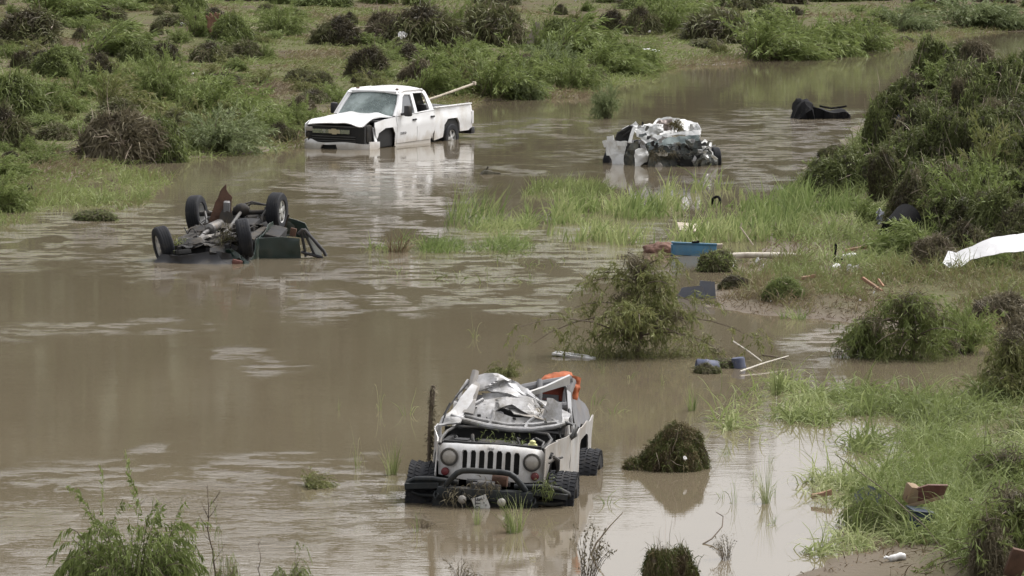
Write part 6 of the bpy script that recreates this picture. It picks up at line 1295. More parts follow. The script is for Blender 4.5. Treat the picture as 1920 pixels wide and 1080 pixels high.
# ------------------------------------------------------------------ single tufts in the water
TUFTS = [
 ('reed', 1298, 770, 46, 52, 'upright grass tuft alone between the debris mound and the blue barrels'), ('grass', 1455, 742, 60, 78, 'tall leaning grass tuft just below the white sticks'),
 ('grass', 1436, 945, 60, 92, 'drooping grass clump in the pale water beside the debris mound reflection'), ('sparse', 1375, 945, 60, 60, 'thin looping grass beside the drooping clump'),
 ('grass', 735, 890, 70, 66, 'arching grass tuft by the off-roader front wheel'), ('sparse', 670, 880, 50, 66, 'single looping grass stems at the outer side of the arching tuft'),
 ('grass', 965, 1000, 90, 72, 'bright green grass tuft growing in front of the bumper'), ('reed', 895, 985, 50, 44, 'small grass tuft under the fog lamp of the off-roader'),
 ('sparse', 1115, 760, 46, 42, 'sparse grass beside the off-roader rear wheel'), ('sparse', 1130, 700, 40, 34, 'sparse grass sprig by the floating white board'),
 ('sparse', 712, 770, 30, 60, 'lone thin stalk standing in open brown water'), ('sparse', 765, 780, 40, 46, 'bent thin sprig behind the mossy post'),
 ('sparse', 635, 770, 20, 24, 'tiny pale sprig in the open brown water'), ('sparse', 890, 635, 46, 34, 'yellowish sprig floating above the off-roader'),
 ('reed', 1500, 600, 90, 24, 'low bright grass patch at the foot of the mud spit'), ('reed', 1470, 598, 70, 24, 'low bright grass patch beside its twin at the foot of the mud spit'),
 ('sparse', 1140, 945, 50, 30, 'bent grass by the off-roader front tyre'), ('olive', 945, 706, 60, 26, 'weedy arched sprig behind the roof of the off-roader'),
 ('grass', 1770, 745, 60, 30, 'small dense grass tuft at the back of the flooded meadow'), ('sparse', 780, 1000, 40, 50, 'thin brown-green stems by the off-roader reflection'),
 ('pale', 1135, 222, 46, 60, 'thin pale bush standing alone in the river beyond the crushed car'), ('olive', 600, 912, 60, 22, 'drifting dark weed in the ripples by the camera'),
 ('dry', 745, 472, 110, 44, 'straw-brown bent grass hummock in the riffle'), ('reed', 800, 466, 70, 26, 'green weed trailing from the straw-brown hummock'),
 ('reed', 190, 380, 120, 28, 'row of pale reeds in the shallows off the muddy flat'), ('reed', 270, 372, 70, 26, 'short end of the pale reeds in the shallows'),
]
for k_, px, py, w_, h_, lab in TUFTS: plant(k_, px, py, w_, h_, lab, rot=prs.uniform(0, 6) if k_ in ('grass', 'reed', 'sparse', 'dry') else None)
PR['sparse2'] = PR['sparse']; PRN['sparse2'] = PRN['sparse']
for i in range(34):
    px, py = rs.choice([(rs.uniform(1330, 1480), rs.uniform(800, 990)), (rs.uniform(1100, 1260), rs.uniform(690, 800)), (rs.uniform(1420, 1560), rs.uniform(880, 1060)), (rs.uniform(700, 1080), rs.uniform(470, 560)), (rs.uniform(820, 1060), rs.uniform(390, 450))])
    o = plant('sparse', px, py, rs.uniform(20, 44), rs.uniform(14, 40) * (0.5 if py < 560 else 1), None, 'grass sprigs poking out of the flood water', rot=rs.uniform(0, 6))
    later(o, 'thin grass sprig', px, py, [(1400, 850, 'beyond the round debris mound'), (1440, 960, 'around the drooping grass clump'), (1300, 770, 'around the lone upright tuft'), (1150, 740, 'between white board and mound'), (1500, 920, 'by the orange wood chip'), (1490, 1040, 'off the sandy corner'), (760, 520, 'in the riffle below the straw hummock'), (980, 500, 'in the riffle off the young tree'), (880, 420, 'among the tall thin reeds'), (1020, 430, 'at the tip of the reed bed')])

# ------------------------------------------------------------------ the half-drowned tree, shrubs near the camera
hang_leaf = leafmat('hanging_willow_leaves', [(0.085, 0.085, 0.035), (0.13, 0.155, 0.05), (0.17, 0.215, 0.068), (0.24, 0.26, 0.12)], trans=0.4)
def drowned_tree(px, py, w, h, label, seed, name='young_tree', m=olive_leaf, big=1.0):
    rs = np.random.RandomState(seed); p = W(px, py)
    g = G(); tp = [(0, 0, -0.3), (0.06, 0, 0.10), (0.10, 0.02, 0.35), (0.10, 0, 0.62), (0.04, 0, 0.95), (0.02, 0, 1.25), (0.0, 0, 1.42)]
    g.tube([(a * w / 2.6, b, c * h / 1.5) for a, b, c in tp], [0.045, 0.038, 0.035, 0.03, 0.024, 0.016, 0.008], 8)
    o = g.build(name, bark); o.location = p; tag(o, label, 'tree')
    g = G(); tips = []
    for k in range(34):
        z0 = rs.uniform(0.10, 1.25); a = rs.uniform(0, 6.28); L = (1.45 - 0.75 * z0) * rs.choice([0.35, 0.6, 0.9, 1.15, 1.4]) * w / 2.6
        c = Vector((0.06 * w / 2.6, 0, z0 * h / 1.5)); d = Vector((math.cos(a), 0.7 * math.sin(a), rs.uniform(0.25, 0.85))); pts = [c]
        for q in range(5):
            d.z -= 0.19; d.normalize(); pts.append(pts[-1] + d * L / 5); tips.append(pts[-1].copy())
        g.tube(pts, [0.014, 0.012, 0.010, 0.008, 0.006, 0.004], 5)
    g.build('limbs', bark, o)
    # drooping strands with narrow leaves
    T = np.array(tips); n = int(460 * big); j = rs.randint(0, len(T), n); st = Blades(seed)
    a = rs.uniform(0, 6.28, n)
    C = st.add(T[j] + rs.normal(size=(n, 3)) * 0.06, np.stack([np.cos(a) * .8, np.sin(a) * .8, rs.uniform(-0.2, 0.8, n)], 1), rs.uniform(.20, .58, n), 0.007, droop=1.5, seg=6, wig=0.12)
    tag(st.build('strands', m, o), kind='stuff')
    lf = Blades(seed + 1); nl = 24; t = rs.rand(n, nl) * 5.98; k = t.astype(int); f = (t - k)[..., None]; ii = np.arange(n)[:, None]
    pp = C[ii, k] * (1 - f) + C[ii, k + 1] * f; tg = C[ii, k + 1] - C[ii, k]; tg /= np.linalg.norm(tg, axis=2, keepdims=True) + 1e-9
    dd = tg * 0.6 + rs.normal(size=pp.shape) * 0.45; dd[..., 2] -= 0.5
    var = np.clip(np.repeat(rs.rand(n)[:, None], nl, 1) * 0.6 + 0.4 * rs.rand(n, nl), 0, 1)
    lf.leaves(pp.reshape(-1, 3), dd.reshape(-1, 3), rs.uniform(.06, .14, n * nl), rs.uniform(.010, .022, n * nl), var.ravel())
    lf.build('crown', m, o)
    # a skirt of long grass caught round the foot
    sk = int(420 * big); a = rs.uniform(0, 6.28, sk); r_ = np.sqrt(rs.rand(sk)); b = Blades(seed + 4)
    b.add(np.stack([r_ * np.cos(a) * w * .40, r_ * np.sin(a) * .35, np.full(sk, -.04)], 1), np.stack([rs.normal(size=sk) * .5, rs.normal(size=sk) * .5, np.ones(sk)], 1), rs.uniform(.2, .6, sk) * h / 1.2, .012, droop=1.5, seg=5, wig=.12); b.build('skirt_grass', m, o)
    # snagged drift
    m_ = 420; j = rs.randint(0, len(T), 9); c = T[j][rs.randint(0, 9, m_)]; b = Blades(seed + 2)
    b.add(c + rs.normal(size=(m_, 3)) * 0.05, rs.normal(size=(m_, 3)) - np.array([0, 0, 0.6]), rs.uniform(.08, .25, m_), 0.012, droop=1.2, seg=4, wig=.35)
    top = np.array([0.02 * w / 2.6, 0, 1.36 * h / 1.5]) + rs.normal(size=(300, 3)) * np.array([.09, .09, .07])
    b.add(top, rs.normal(size=(300, 3)) - np.array([0, 0, 0.8]), rs.uniform(.1, .3, 300), 0.012, droop=1.2, seg=4, wig=.35)
    tag(b.build('snagged_drift', brown_mat, o), kind='stuff')
    return o
drowned_tree(1188, 668, 3.0, 1.55, 'young olive-green tree with drooping drift-hung crown standing in the water near the off-roader', 201)
PR['weeper'] = [willow(211, n=300, R=0.45, H=0.9, lean=0.0, spread=0.85, arch=1.5, nl=64, lL=0.09, lW=0.017, m=willow_leaf, hang=0.9), willow(212, n=150, R=0.3, H=0.9, lean=-0.15, spread=1.1, arch=1.9, nl=44, lL=0.085, lW=0.013, m=willow_leaf, hang=0.7),
                willow(213, n=110, R=0.40, H=0.9, lean=0.1, spread=1.4, arch=1.9, nl=56, lL=0.085, lW=0.011, m=willow_leaf, hang=0.8, stem=pale_bark)]
PRN['weeper'] = ('weeping_shrub', 'shrub')
plant('weeper', 248, 1105, 250, 128, 'weeping light green bush at the nearest water edge, close to the camera', idx=0, flip=False)
drowned_tree(1705, 672, 1.85, 0.98, 'dark green weeping willow bush trailing into the bright pool below the white tarp', 205, name='weeping_willow', m=hang_leaf, big=0.5)
drowned_tree(1630, 668, 0.8, 0.55, 'smaller weeping bush at the outer end of the bright pool', 206, name='weeping_willow', m=hang_leaf, big=0.35)
plant('willow', 1800, 660, 130, 80, 'low bushy green shrub at the bank end of the bright pool', idx=2)
drowned_tree(1890, 1090, 1.4, 0.95, 'large feathery green willow bush overhanging the brown litter by the camera', 215, name='weeping_willow', m=hang_leaf, big=.5)
plant('weeper', 1660, 990, 150, 80, 'feathery green bush in front of the slate torn panel', idx=0)
drowned_tree(1885, 930, 1.2, .50, 'feathery green willow bush behind the brown litter at the edge', 216, name='weeping_willow', m=hang_leaf, big=.35)
meadow('feather_grass', 'fine arching feathery weeds around the maroon bin lid', [(1600, 1000), (1640, 880), (1720, 830), (1960, 790), (1960, 1100), (1800, 1080), (1750, 1010)], 5200, 0.62, 0.011, 1.7, willow_leaf, 119, thr=0.40, fs=0.6, spread=0.6, seg=7, wig=0.14)
drowned_tree(1895, 745, 1.0, .95, 'dark willow bush on the bank between bright pool and flooded meadow', 218, name='weeping_willow', m=olive_leaf, big=.6)
# the bare sapling and small weeds at the bottom edge
def sapling(px, py, h, label, seed, m=bark, name='bare_sapling', lean=0.05, nb=9, r0=0.011, zb=-0.2, leaves=0):
    rs = random.Random(seed); p = W(px, py); g = G()
    pts = [(0, 0, zb)]; k = 9
    for i in range(k): pts.append((pts[-1][0] + lean * h / k + rs.uniform(-.02, .02), pts[-1][1] + rs.uniform(-.01, .01), h * (i + 1) / k))
    g.tube(pts, [r0 * (1 - 0.085 * i) for i in range(k + 1)], 6)
    for b in range(nb):
        i = rs.randint(2, k - 1); c = Vector(pts[i]); s = rs.choice((-1, 1)); L = rs.uniform(.08, .22) * h; d = Vector((s * rs.uniform(.3, .8), rs.uniform(-.4, .4), rs.uniform(.5, 1))).normalized()
        g.tube([c, c + d * L * 0.5, c + d * L + Vector((0, 0, 0.1 * L))], [r0 * 0.4, r0 * 0.3, r0 * 0.18], 4)
    o = g.build(name, m); o.location = p
    return tag(o, label, 'sapling')
sapling(408, 1095, 1.00, 'tall thin bare sapling beside the weeping bush at the camera end', 3, lean=-0.10)
sapling(490, 1095, 0.45, 'short bare twig beside the tall thin sapling', 4, nb=3, r0=0.006, lean=0.0)
sapling(258, 1080, 0.80, 'dark thin stem rising above the weeping bush', 6, nb=5, r0=0.006)
plant('weeper', 425, 1100, 60, 56, 'small weeping sprig at the foot of the tall sapling', idx=2)
plant('weeper', 540, 1100, 90, 36, 'low dark weed at the bottom water edge', idx=1)
PR['dead'] = [willow(221, n=46, R=0.22, H=0.8, lean=0.15, spread=0.5, arch=0.5, nl=10, lL=0.09, lW=0.026, m=brown_mat, hang=0.6, stem=bark), willow(222, n=40, R=0.3, H=0.7, lean=0.3, spread=0.9, arch=0.9, nl=8, lL=0.08, lW=0.02, m=brown_mat, hang=0.5, stem=bark)]
PRN['dead'] = ('dead_weed_stump', 'dead plant')
plant('dead', 1112, 1085, 66, 100, 'dead brown root stump with pale twigs at the bottom edge below the off-roader', idx=0)
plant('dead', 870, 1088, 70, 44, 'dead brown weed at the bottom edge under the off-roader reflection', idx=1)
plant('dead', 1355, 1050, 40, 46, 'small grey dead weed beside the low round clump', idx=0)
plant('dead', 795, 990, 46, 30, 'dead twiggy weed in the water ahead of the bumper', idx=1)
def twig(px, py, pts, r, label, m=bark, name='dead_twig'):
    p = W(px, py); g = G(); g.tube(pts, [r * (1 - 0.6 * i / (len(pts) - 1)) for i in range(len(pts))], 6); o = g.build(name, m); o.location = p
    return tag(o, label, 'twig')
twig(1100, 1040, [(0, 0, -0.1), (0.10, 0, 0.12), (0.24, 0, 0.30), (0.38, 0.05, 0.44)], 0.012, 'pale slanting twig rising from the dead root stump', pale_bark)
twig(1318, 1020, [(0, 0, 0.0), (0.10, 0.1, 0.04), (0.22, 0.3, 0.14), (0.24, 0.5, 0.22), (0.18, 0.8, 0.22)], 0.010, 'curved thin twig arching out of the pale water', bark)
twig(1720, 1000, [(0.15, -1.6, 0.02), (0, -0.8, 0.2), (-0.35, 0.2, 0.45), (-0.8, 1.2, 0.7)], 0.010, 'long dark slanting stem in the grass by the white bottle')

# ------------------------------------------------------------------ the tall debris pile on the far side of the mud spit
PILE = [(1650, 275), (1680, 205), (1722, 150), (1780, 122), (1840, 130), (1900, 170), (1950, 190), (1990, 250), (1990, 500), (1880, 470), (1800, 452), (1715, 425), (1672, 352), (1640, 300)]
PM = [(1620, 250, 'on the water flank of the pile'), (1700, 140, 'under the crest of the pile'), (1800, 105, 'along the crest of the pile'), (1920, 160, 'at the outer crest of the pile'), (1780, 230, 'high in the pile'),
      (1880, 270, 'at the outer side of the pile'), (1680, 320, 'beside the rounded brush mound'), (1740, 370, 'by the salmon rag'), (1820, 360, 'in the middle of the pile'), (1720, 425, 'by the black bin'), (1860, 450, 'above the white tarp'), (1970, 400, 'at the very edge of the pile')]
rs = random.Random(21); got = []; tries = 0
while len(got) < 66 and tries < 6000:
    tries += 1
    px = rs.uniform(1600, 1990); py = rs.uniform(95, 500)
    if not inside(PILE, np.array([px]), np.array([py]))[0]: continue
    if any((px - a) ** 2 + ((py - b) * 1.4) ** 2 < 34 ** 2 for a, b in got): continue
    got.append((px, py))
    r_ = rs.random()
    if r_ < 0.10: k_, lab, gr = 'dark', 'dark matted brush clump heaped in the tall debris pile', 'dark brush clumps in the tall debris pile'
    elif r_ < 0.46: k_, lab, gr = 'mixed', 'leafy brown brush clump heaped in the tall debris pile', 'leafy brown brush clumps in the tall debris pile'
    elif r_ < 0.84: k_, lab, gr = 'darkgreen', 'dark green matted brush clump in the tall debris pile', 'dark green brush clumps in the tall debris pile'
    else: k_, lab, gr = 'brown', 'brown rooty brush clump in the tall debris pile', 'brown rooty brush clumps in the tall debris pile'
    o = plant('pile', px, py + 14, rs.uniform(64, 132), rs.uniform(56, 112), lab, gr, rot=rs.uniform(0, 6), tilt=rs.uniform(-.4, .4), idx={'dark': rs.choice([0, 2]), 'mixed': 1, 'darkgreen': 3, 'brown': 4}[k_])
    later(o, {'dark': 'dark brush clump', 'mixed': 'leafy brown brush clump', 'darkgreen': 'dark green brush clump', 'brown': 'rooty brown brush clump'}[k_], px, py, PM)
nb = 0
while nb < 17:
    px = rs.uniform(1640, 1990); py = rs.uniform(170, 490)
    if not inside(PILE, np.array([px]), np.array([py]))[0]: continue
    k_ = rs.choice(['olive', 'willow', 'olive', 'willow']); nb += 1
    o = plant(k_, px, py - 8, rs.uniform(50, 110), rs.uniform(30, 62), None, 'green bushes growing through the tall debris pile', rot=rs.uniform(-.6, .6))
    later(o, {'olive': 'trailing olive bush', 'willow': 'fresh green bush'}[k_], px, py, PM)
for px, py, w_, h_, k_, lab in [(1590, 352, 130, 74, 'pile', 'rounded brown-green brush mound standing apart in front of the tall debris pile'), (1562, 292, 50, 18, 'dark', 'flat dark brush at the water in front of the crest of the debris pile'),
        (1500, 222, 20, 10, 'dark', 'dark weed caught on the sunken black wreck'), (1745, 500, 110, 56, 'brown', 'brown rooty brush heap beside the white sheet'), (1800, 480, 100, 60, 'dark', 'dark brush heap behind the white sheet'),
        (1345, 508, 66, 38, 'mixed', 'round drift-brown brush clump beside the blue panel'), (1480, 560, 80, 36, 'darkgreen', 'dark green weed clump on the mud spit'), (1380, 540, 60, 22, 'dark', 'dark litter-strewn brush clump on the mud spit'),
        (1250, 880, 168, 88, 'mound', 'round brown and green debris mound reflected in the pale water'), (1258, 1090, 110, 60, 'mound', 'low round brown weed clump at the bottom edge of the water'),
        (170, 412, 90, 18, 'mixed', 'low weedy mud hump breaking the riffle upstream of the overturned car'), (1860, 1075, 90, 90, 'brown', 'brown drift heap under the feathery bush at the bottom corner'), (1905, 700, 90, 100, 'brown', 'brown twiggy brush heap between bright pool and flooded meadow'),
        (1880, 600, 140, 46, 'brown', 'wide dead brown brush on the mud spit below the white sheet')]:
    if k_ == 'mound' and 'mound' not in PR:
        PR['mound'] = [clump(231, rx=0.5, ry=0.45, rz=0.55, n=6500, stray=420, cent=[(0, 0, .02, .42, .34, .36), (.12, 0, .24, .27, .22, .28), (.30, .05, .12, .26, .24, .34), (-.12, .05, .14, .28, .24, .28), (-.34, 0, 0, .26, .24, .22), (-.58, -.05, 0, .22, .16, .10), (.46, .05, 0, .18, .2, .26), (.2, -.24, 0, .24, .18, .28), (-.15, -.24, 0, .27, .18, .24)], m=leafmat('weedy_mound', [(0.05, 0.036, 0.022), (0.10, 0.075, 0.045), (0.09, 0.095, 0.03), (0.075, 0.10, 0.028), (0.16, 0.13, 0.07)], trans=0.1), core=core_brown, comb=(0, -0.2, -0.3), L=0.085, w=0.013, twigs=14, amp=0.5, wig=0.5)]
        PR['mound'].append(clump(232, rx=0.5, ry=0.45, rz=0.4, n=6000, stray=420, m=PR['mound'][0]['kids'][0][1].materials[0], core=core_brown, comb=(0.2, -0.2, -0.2), L=0.10, w=0.013, twigs=14, amp=0.6, wig=0.5, cent=[(0, 0, 0, .42, .32, .20), (.26, 0, .08, .20, .2, .20), (-.28, .0, .04, .22, .2, .24), (0, -.22, .04, .22, .15, .2), (.46, 0, 0, .14, .14, .12)]))
        PRN['mound'] = ('debris_mound', 'debris mound')
    plant(k_, px, py, w_, h_, lab, rot=rs.uniform(0, 6) if k_ != 'mound' else 0.0, flip=False if k_ == 'mound' else None)
for px, py, w_, h_, k_, lab in [(1830, 420, 150, 110, 'willow', 'bright curly green vine bush growing out of the debris pile by the black bin'), (1890, 360, 120, 110, 'olive', 'olive trailing vine bush at the edge of the debris pile'), (1690, 480, 120, 60, 'willow', 'low green bush between black bin and mud spit'),
        (1640, 420, 80, 44, 'willow', 'small green bush beside the black bin'), (1860, 500, 80, 40, 'willow', 'green weed sprouting over the white sheet'), (1550, 340, 70, 40, 'willow', 'light green bush at the water edge beside the rounded brush mound'), (1900, 200, 90, 90, 'darkgreen', 'steep dark green brush slab at the outer edge of the debris pile')]:
    plant(k_, px, py, w_, h_, lab)
# ------------------------------------------------------------------ litter and flotsam
plastic_white = mat('white_plastic', (0.62, 0.62, 0.62), 0.5, mud=0.45, mudcol=(0.45, 0.41, 0.35), scale=8)
blue_board = mat('teal_blue_panel', (0.025, 0.11, 0.19), 0.5, mud=0.4, mudcol=(0.10, 0.15, 0.18), scale=4, var=0.2)
barrel_blue = mat('faded_blue_plastic', (0.022, 0.035, 0.085), 0.6, mud=0.7, mudcol=(0.10, 0.10, 0.12), scale=6, var=0.2)
pale_wood = mat('wet_pale_wood', (0.38, 0.33, 0.26), 0.7, mud=0.4, scale=6)
orange_wood = mat('orange_splintered_wood', (0.30, 0.165, 0.10), 0.8, mud=0.55, scale=8, var=0.3)
grey_sheet = mat('grey_blue_plastic', (0.10, 0.11, 0.135), 0.5, mud=0.4, scale=5)
black_pl = mat('black_litter_plastic', (0.007, 0.007, 0.008), 0.85, spec=0.15, mud=0.25, mudcol=(0.06, 0.055, 0.045), scale=6)
maroon = mat('maroon_plastic', (0.10, 0.03, 0.028), 0.6, mud=0.6, mudcol=(0.15, 0.105, 0.065), scale=7)
tan_pl = mat('tan_cardboard', (0.22, 0.15, 0.085), 0.8, mud=0.6, scale=6)
navy_pl = mat('navy_plastic', (0.014, 0.026, 0.05), 0.5, mud=0.4, mudcol=(0.08, 0.08, 0.08), scale=7)
pink_grey = mat('grey_pink_cloth', (0.24, 0.20, 0.20), 0.9, mud=0.4, scale=6)

def put(o, px, py, label, cat, rz=0.0, dz=0.0, rot=None, group=None):
    p = on(px, py); o.location = (p.x, p.y, p.z + dz); o.rotation_euler = rot or (0, 0, rz)
    return tag(o, label, cat, group)
def scrap_mesh(seed, m, sx=0.4, sy=0.3, amp=0.16):
    o = panel('scrap', m, None, [(-sx / 2, -sy / 2), (sx * .3, -sy / 2), (sx / 2, sy * .1), (sx * .2, sy / 2), (-sx * .4, sy * .4)], lambda u, v: (u, v * 0.4 + crump(0, u, v, amp, 5, seed), 0.5 * sy + v * 0.8 + crump(0, u, v, amp, 6, seed + 4)), thick=0.006, step=sx / 7, jit=0.3, angle=50)
    me = o.data; bpy.data.objects.remove(o); return me
SM = [scrap_mesh(i, plastic_white) for i in (1, 2, 3)]
def scrap(px, py, w, label, group=None, i=0, me=None, name='plastic_scrap', cat='plastic scrap', lift=0.0, base=None):
    p = on(px, py)
    if base:                                       # caught on something whose foot shows at the height 'base'
        d = ray(px, py); q = on(px, base); yy = q.y - 0.3; p = Vector((d.x / d.y * yy, yy + 0.25, CAM_H + d.z / d.y * yy - 0.1)); lift = 0
    o = link(name, me or SM[i % 3]); s = w * p.y / FPX / 0.4
    o.location = (p.x, p.y - 0.25, p.z + lift); o.scale = (s, s, s); o.rotation_euler = (0, 0, i * 1.3)
    return tag(o, label, cat, group)
for i, (px, py, w_, lf_, lab) in enumerate([(200, 238, 13, 1.2, 'white plastic bag caught on top of the uprooted brush'), (236, 242, 12, .9, 'crumpled pale rag on the green side of the uprooted brush'), (55, 96, 12, .2, 'white scrap in front of the big dark drift mound'), (205, 38, 10, .4, 'pale rag on the clump beside the arching shrub'),
        (622, 46, 9, .6, 'white bag on the brush hump above the pickup cab'), (755, 66, 20, .6, 'white cloth hanging on the flank of the great dark brush dome'), (925, 62, 12, .6, 'pale scrap on the wide brush pile'), (1008, 58, 11, .5, 'white scrap above the grey-brown panel'), (1080, 6, 11, .4, 'white bag at the very top of the far bank'),
        (1325, 56, 22, .5, 'larger white bag on the brush pile above midstream'), (1372, 54, 12, .5, 'smaller white bag on the brush pile above midstream'), (360, 145, 16, .1, 'grey-white litter heap in the grass in the middle of the far bank'), (65, 10, 14, .2, 'pale litter at the top end of the far bank'), (110, 38, 7, .3, 'white fleck under the arching green shrub'),
        (1785, 122, 12, .8, 'pale scrap near the crest of the tall debris pile'), (1712, 235, 14, 1.0, 'white rag on the water flank of the tall debris pile'), (1805, 165, 8, .8, 'white fleck high on the debris pile'), (1905, 285, 14, .8, 'white bottle-like scrap at the outer edge of the debris pile'), (1660, 335, 10, .3, 'white fleck beside the rounded brush mound'),
        (1775, 508, 12, .1, 'grey-white litter at the tip of the white sheet'), (1284, 846, 12, .55, 'grey rag on the round debris mound'), (1240, 20, 10, .3, 'white scrap on dark brush along the top of the far bank'), (1595, 512, 26, .0, 'white foam lump in the litter on the mud spit'), (1420, 492, 20, .0, 'dirty white foam shard on the mud by the pale pipe')]):
    scrap(px, py, w_, lab, i=i, lift=min(lf_, .12), base={200: 300, 236: 300, 622: 80, 755: 90, 925: 84, 1008: 86, 1325: 76, 1372: 76, 205: 42, 1284: 884}.get(px))
rs = random.Random(31)
for i in range(34):
    px, py = rs.choice([(rs.uniform(0, 1300), rs.uniform(12, 150)), (rs.uniform(1640, 1900), rs.uniform(130, 420)), (rs.uniform(1350, 1700), rs.uniform(490, 580))])
    o = scrap(px, py, rs.uniform(4, 8), None, 'pale plastic flecks in the flood drift', i=i, lift=rs.uniform(0.02, .14), name='plastic_fleck', cat='plastic fleck')
    later(o, 'tiny pale plastic fleck', px, py, BM + PM + [(1400, 550, 'in the mud spit litter'), (1600, 530, 'beside the orange sticks'), (1500, 500, 'by the long pale pipe')])
# rust-red root ball and panels on the bank
g = G(); rr = random.Random(4)
for k in range(9):
    a = k / 9 * 2.6 - 0.2; pts = [(0.5 * math.cos(a) * q + rr.uniform(-.05, .05), rr.uniform(-.1, .1), 0.9 * q * math.sin(a) * (1.25 - 0.35 * q) + 0.1) for q in (0, .35, .7, 1.0)]
    g.tube(pts, [0.13, 0.12, 0.09, 0.04], 7)
o = put(g.build('root_ball', mat('rust_red_roots', (0.15, 0.08, 0.05), 0.9, var=0.35, scale=6, bump=0.5)), 402, 72, 'rust-red fan of roots standing up on the far bank', 'root ball'); o.scale = (1.2, 1, 1.15)
o = panel('broken_sheet', mat('grey_brown_panel', (0.22, 0.18, 0.16), 0.7, mud=0.4), None, [(0, 0), (0.55, 0), (0.62, 0.5), (0.8, 1.0), (0.45, 1.15), (0.2, 0.7)], lambda u, v: (u, 0.2 * v + crump(0, u, v, .1, 2, 3), v), thick=0.03, step=0.12); put(o, 985, 92, 'grey-brown torn panel leaning on the dark green brush dome', 'panel')
g = G(); g.box((0, 0, 0.08), (0.85, 0.35, 0.05), (0.1, 0.12, 0), bev=0.01); g.box((0.1, 0.02, 0.115), (0.5, 0.2, 0.03), (0.1, 0.12, 0.2), bev=0.006)
put(g.build('board', plastic_white), 1218, 104, 'white board lying on the bank where the thicket ends', 'board', dz=0.1)
# midstream
def sunk():
    o = panel('sunken_wreck', black_pl, None, ragged([(-.75, -.5), (-.1, -.55), (.05, .55), (-.65, .5)], 2, .06, .15), lambda u, v: (u, v, .30 + facet(u, v, 5, 14, .16) - .25 * sstep(-.45, -.75, u) - .2 * sstep(-.2, -.55, v)), thick=.30, step=.10, jit=.3, angle=15)
    panel('wreck_tail', black_pl, o, ragged([(-.1, -.4), (1.05, -.35), (1.1, .3), (0, .4)], 3, .06, .15), lambda u, v: (u, v, .14 + facet(u, v, 6, 16, .12) - .15 * sstep(.8, 1.1, u)), thick=.22, step=.10, jit=.3, angle=15)
    g = G(); g.tube([(.1, -.45, .25), (.45, -.4, .20), (.9, -.3, .24)], .02, 6); g.build('bent_trim', black_pl, o)
    return o
o = put(sunk(), 1528, 222, 'black submerged wreck breaking the water beside the debris pile', 'wreck'); o.scale = (1.05, 1, 1.6)
g = G(); g.box((0, 0, 0.02), (0.45, 0.3, 0.16), (0.1, 0.1, 0.2), bev=0.06, taper=(.5, .6)); g.box((0.2, 0, 0.0), (0.3, 0.2, 0.1), (0, .1, 0), bev=.04, taper=(.6, .6)); g.tube([(-.05, 0, .1), (0.0, 0, .18)], .02, 6); put(g.build('snag', core_dark), 915, 327, 'small black snag with a wake between pickup and crushed car', 'snag')
# blue panel: an open shallow tray on edge
g = G(); g.box((0, 0, 0.12), (0.92, 0.04, 0.26), (rad(-12), rad(3), 0), bev=0.01); g.box((0, 0.06, 0.265), (0.95, 0.14, 0.035), (0, rad(3), 0), bev=0.01); o = g.build('blue_tray', blue_board)
g = G(); g.box((-0.45, 0.12, 0.12), (0.04, 0.25, 0.24), (0, 0, 0), bev=.008); g.build('tray_end', blue_board, o); g = G(); g.box((0.02, 0.02, 0.30), (0.14, 0.08, 0.04), (0, 0, .3), bev=.012); g.box((.08, .02, .31), (.05, .05, .05), bev=.01); g.build('latch', black_pl, o)
put(o, 1302, 480, 'teal blue tray standing on edge in the reeds', 'tray', rz=0.05); o.scale = (.92, .92, .85)
o = bpy.data.objects.new('brown_sack', blob(17, 0.33, 0.2, 0.2, mat('reddish_brown_sack', (0.13, 0.07, 0.05), 0.9, var=0.3, bump=0.4), amp=0.4)[0]); COL.objects.link(o); put(o, 1240, 474, 'reddish brown sack lying at the end of the blue tray', 'sack')
g = G(); g.box((0, 0, 0.06), (0.35, .04, .10), (0.3, 0, .1), bev=.01); put(g.build('board', pale_wood), 1338, 470, 'short pale board leaning at the bank end of the blue tray', 'board', dz=.02)
g = G(); g.box((0, 0, 0.12), (0.42, 0.3, 0.05), (0.5, 0.1, 0.2), bev=.01); put(g.build('board', pale_wood), 1290, 440, 'pale broken board lying in the reeds behind the blue tray', 'board', dz=.02)
g = G(); g.tube([(-0.72, 0, 0.06), (-0.3, 0, 0.075), (0.3, 0.02, 0.07), (0.75, 0.05, 0.05)], 0.058, 12); put(g.build('pale_pipe', mat('pale_pipe', (0.46, 0.42, 0.35), 0.6, mud=0.35)), 1432, 486, 'long pale pipe lying across the mud spit', 'pipe')
g = G(); g.tube([(0, 0, 0), (0.06, 0, .2), (0.12, 0, .42)], .015, 6); g.tube([(.12, 0, .42), (.2, 0, .44)], .012, 6); put(g.build('stick', pale_wood), 1412, 470, 'short white stick poking out of the reeds by the pale pipe', 'stick', rot=(0, -.9, 0), dz=.1)
for px, py, l, a, lab in [(1612, 476, .62, .22, 'orange splintered stick on top of the litter by the white foam lump'), (1635, 545, .50, -0.75, 'orange stick slanting on the mud spit'), (1682, 578, .36, -.8, 'shorter orange splinter beside the weeping shrub'), (1655, 470, .35, .1, 'thin orange lath behind the litter heap'), (1515, 530, .3, .2, 'orange-red scrap of wood above the dark green weed clump'), (1540, 942, .25, .25, 'salmon orange wood chip floating in front of the torn grey panel')]:
    g = G(); g.box((0, 0, 0.05), (l, 0.055, 0.05), (0.2, -a * 0.6, a), bev=0.006, taper=(.9, .7)); g.box((l * .3, .01, .08), (l * .35, .03, .03), (0, -a * .9, a * 1.3), bev=.004); put(g.build('orange_stick', orange_wood), px, py, lab, 'stick', dz=.04)
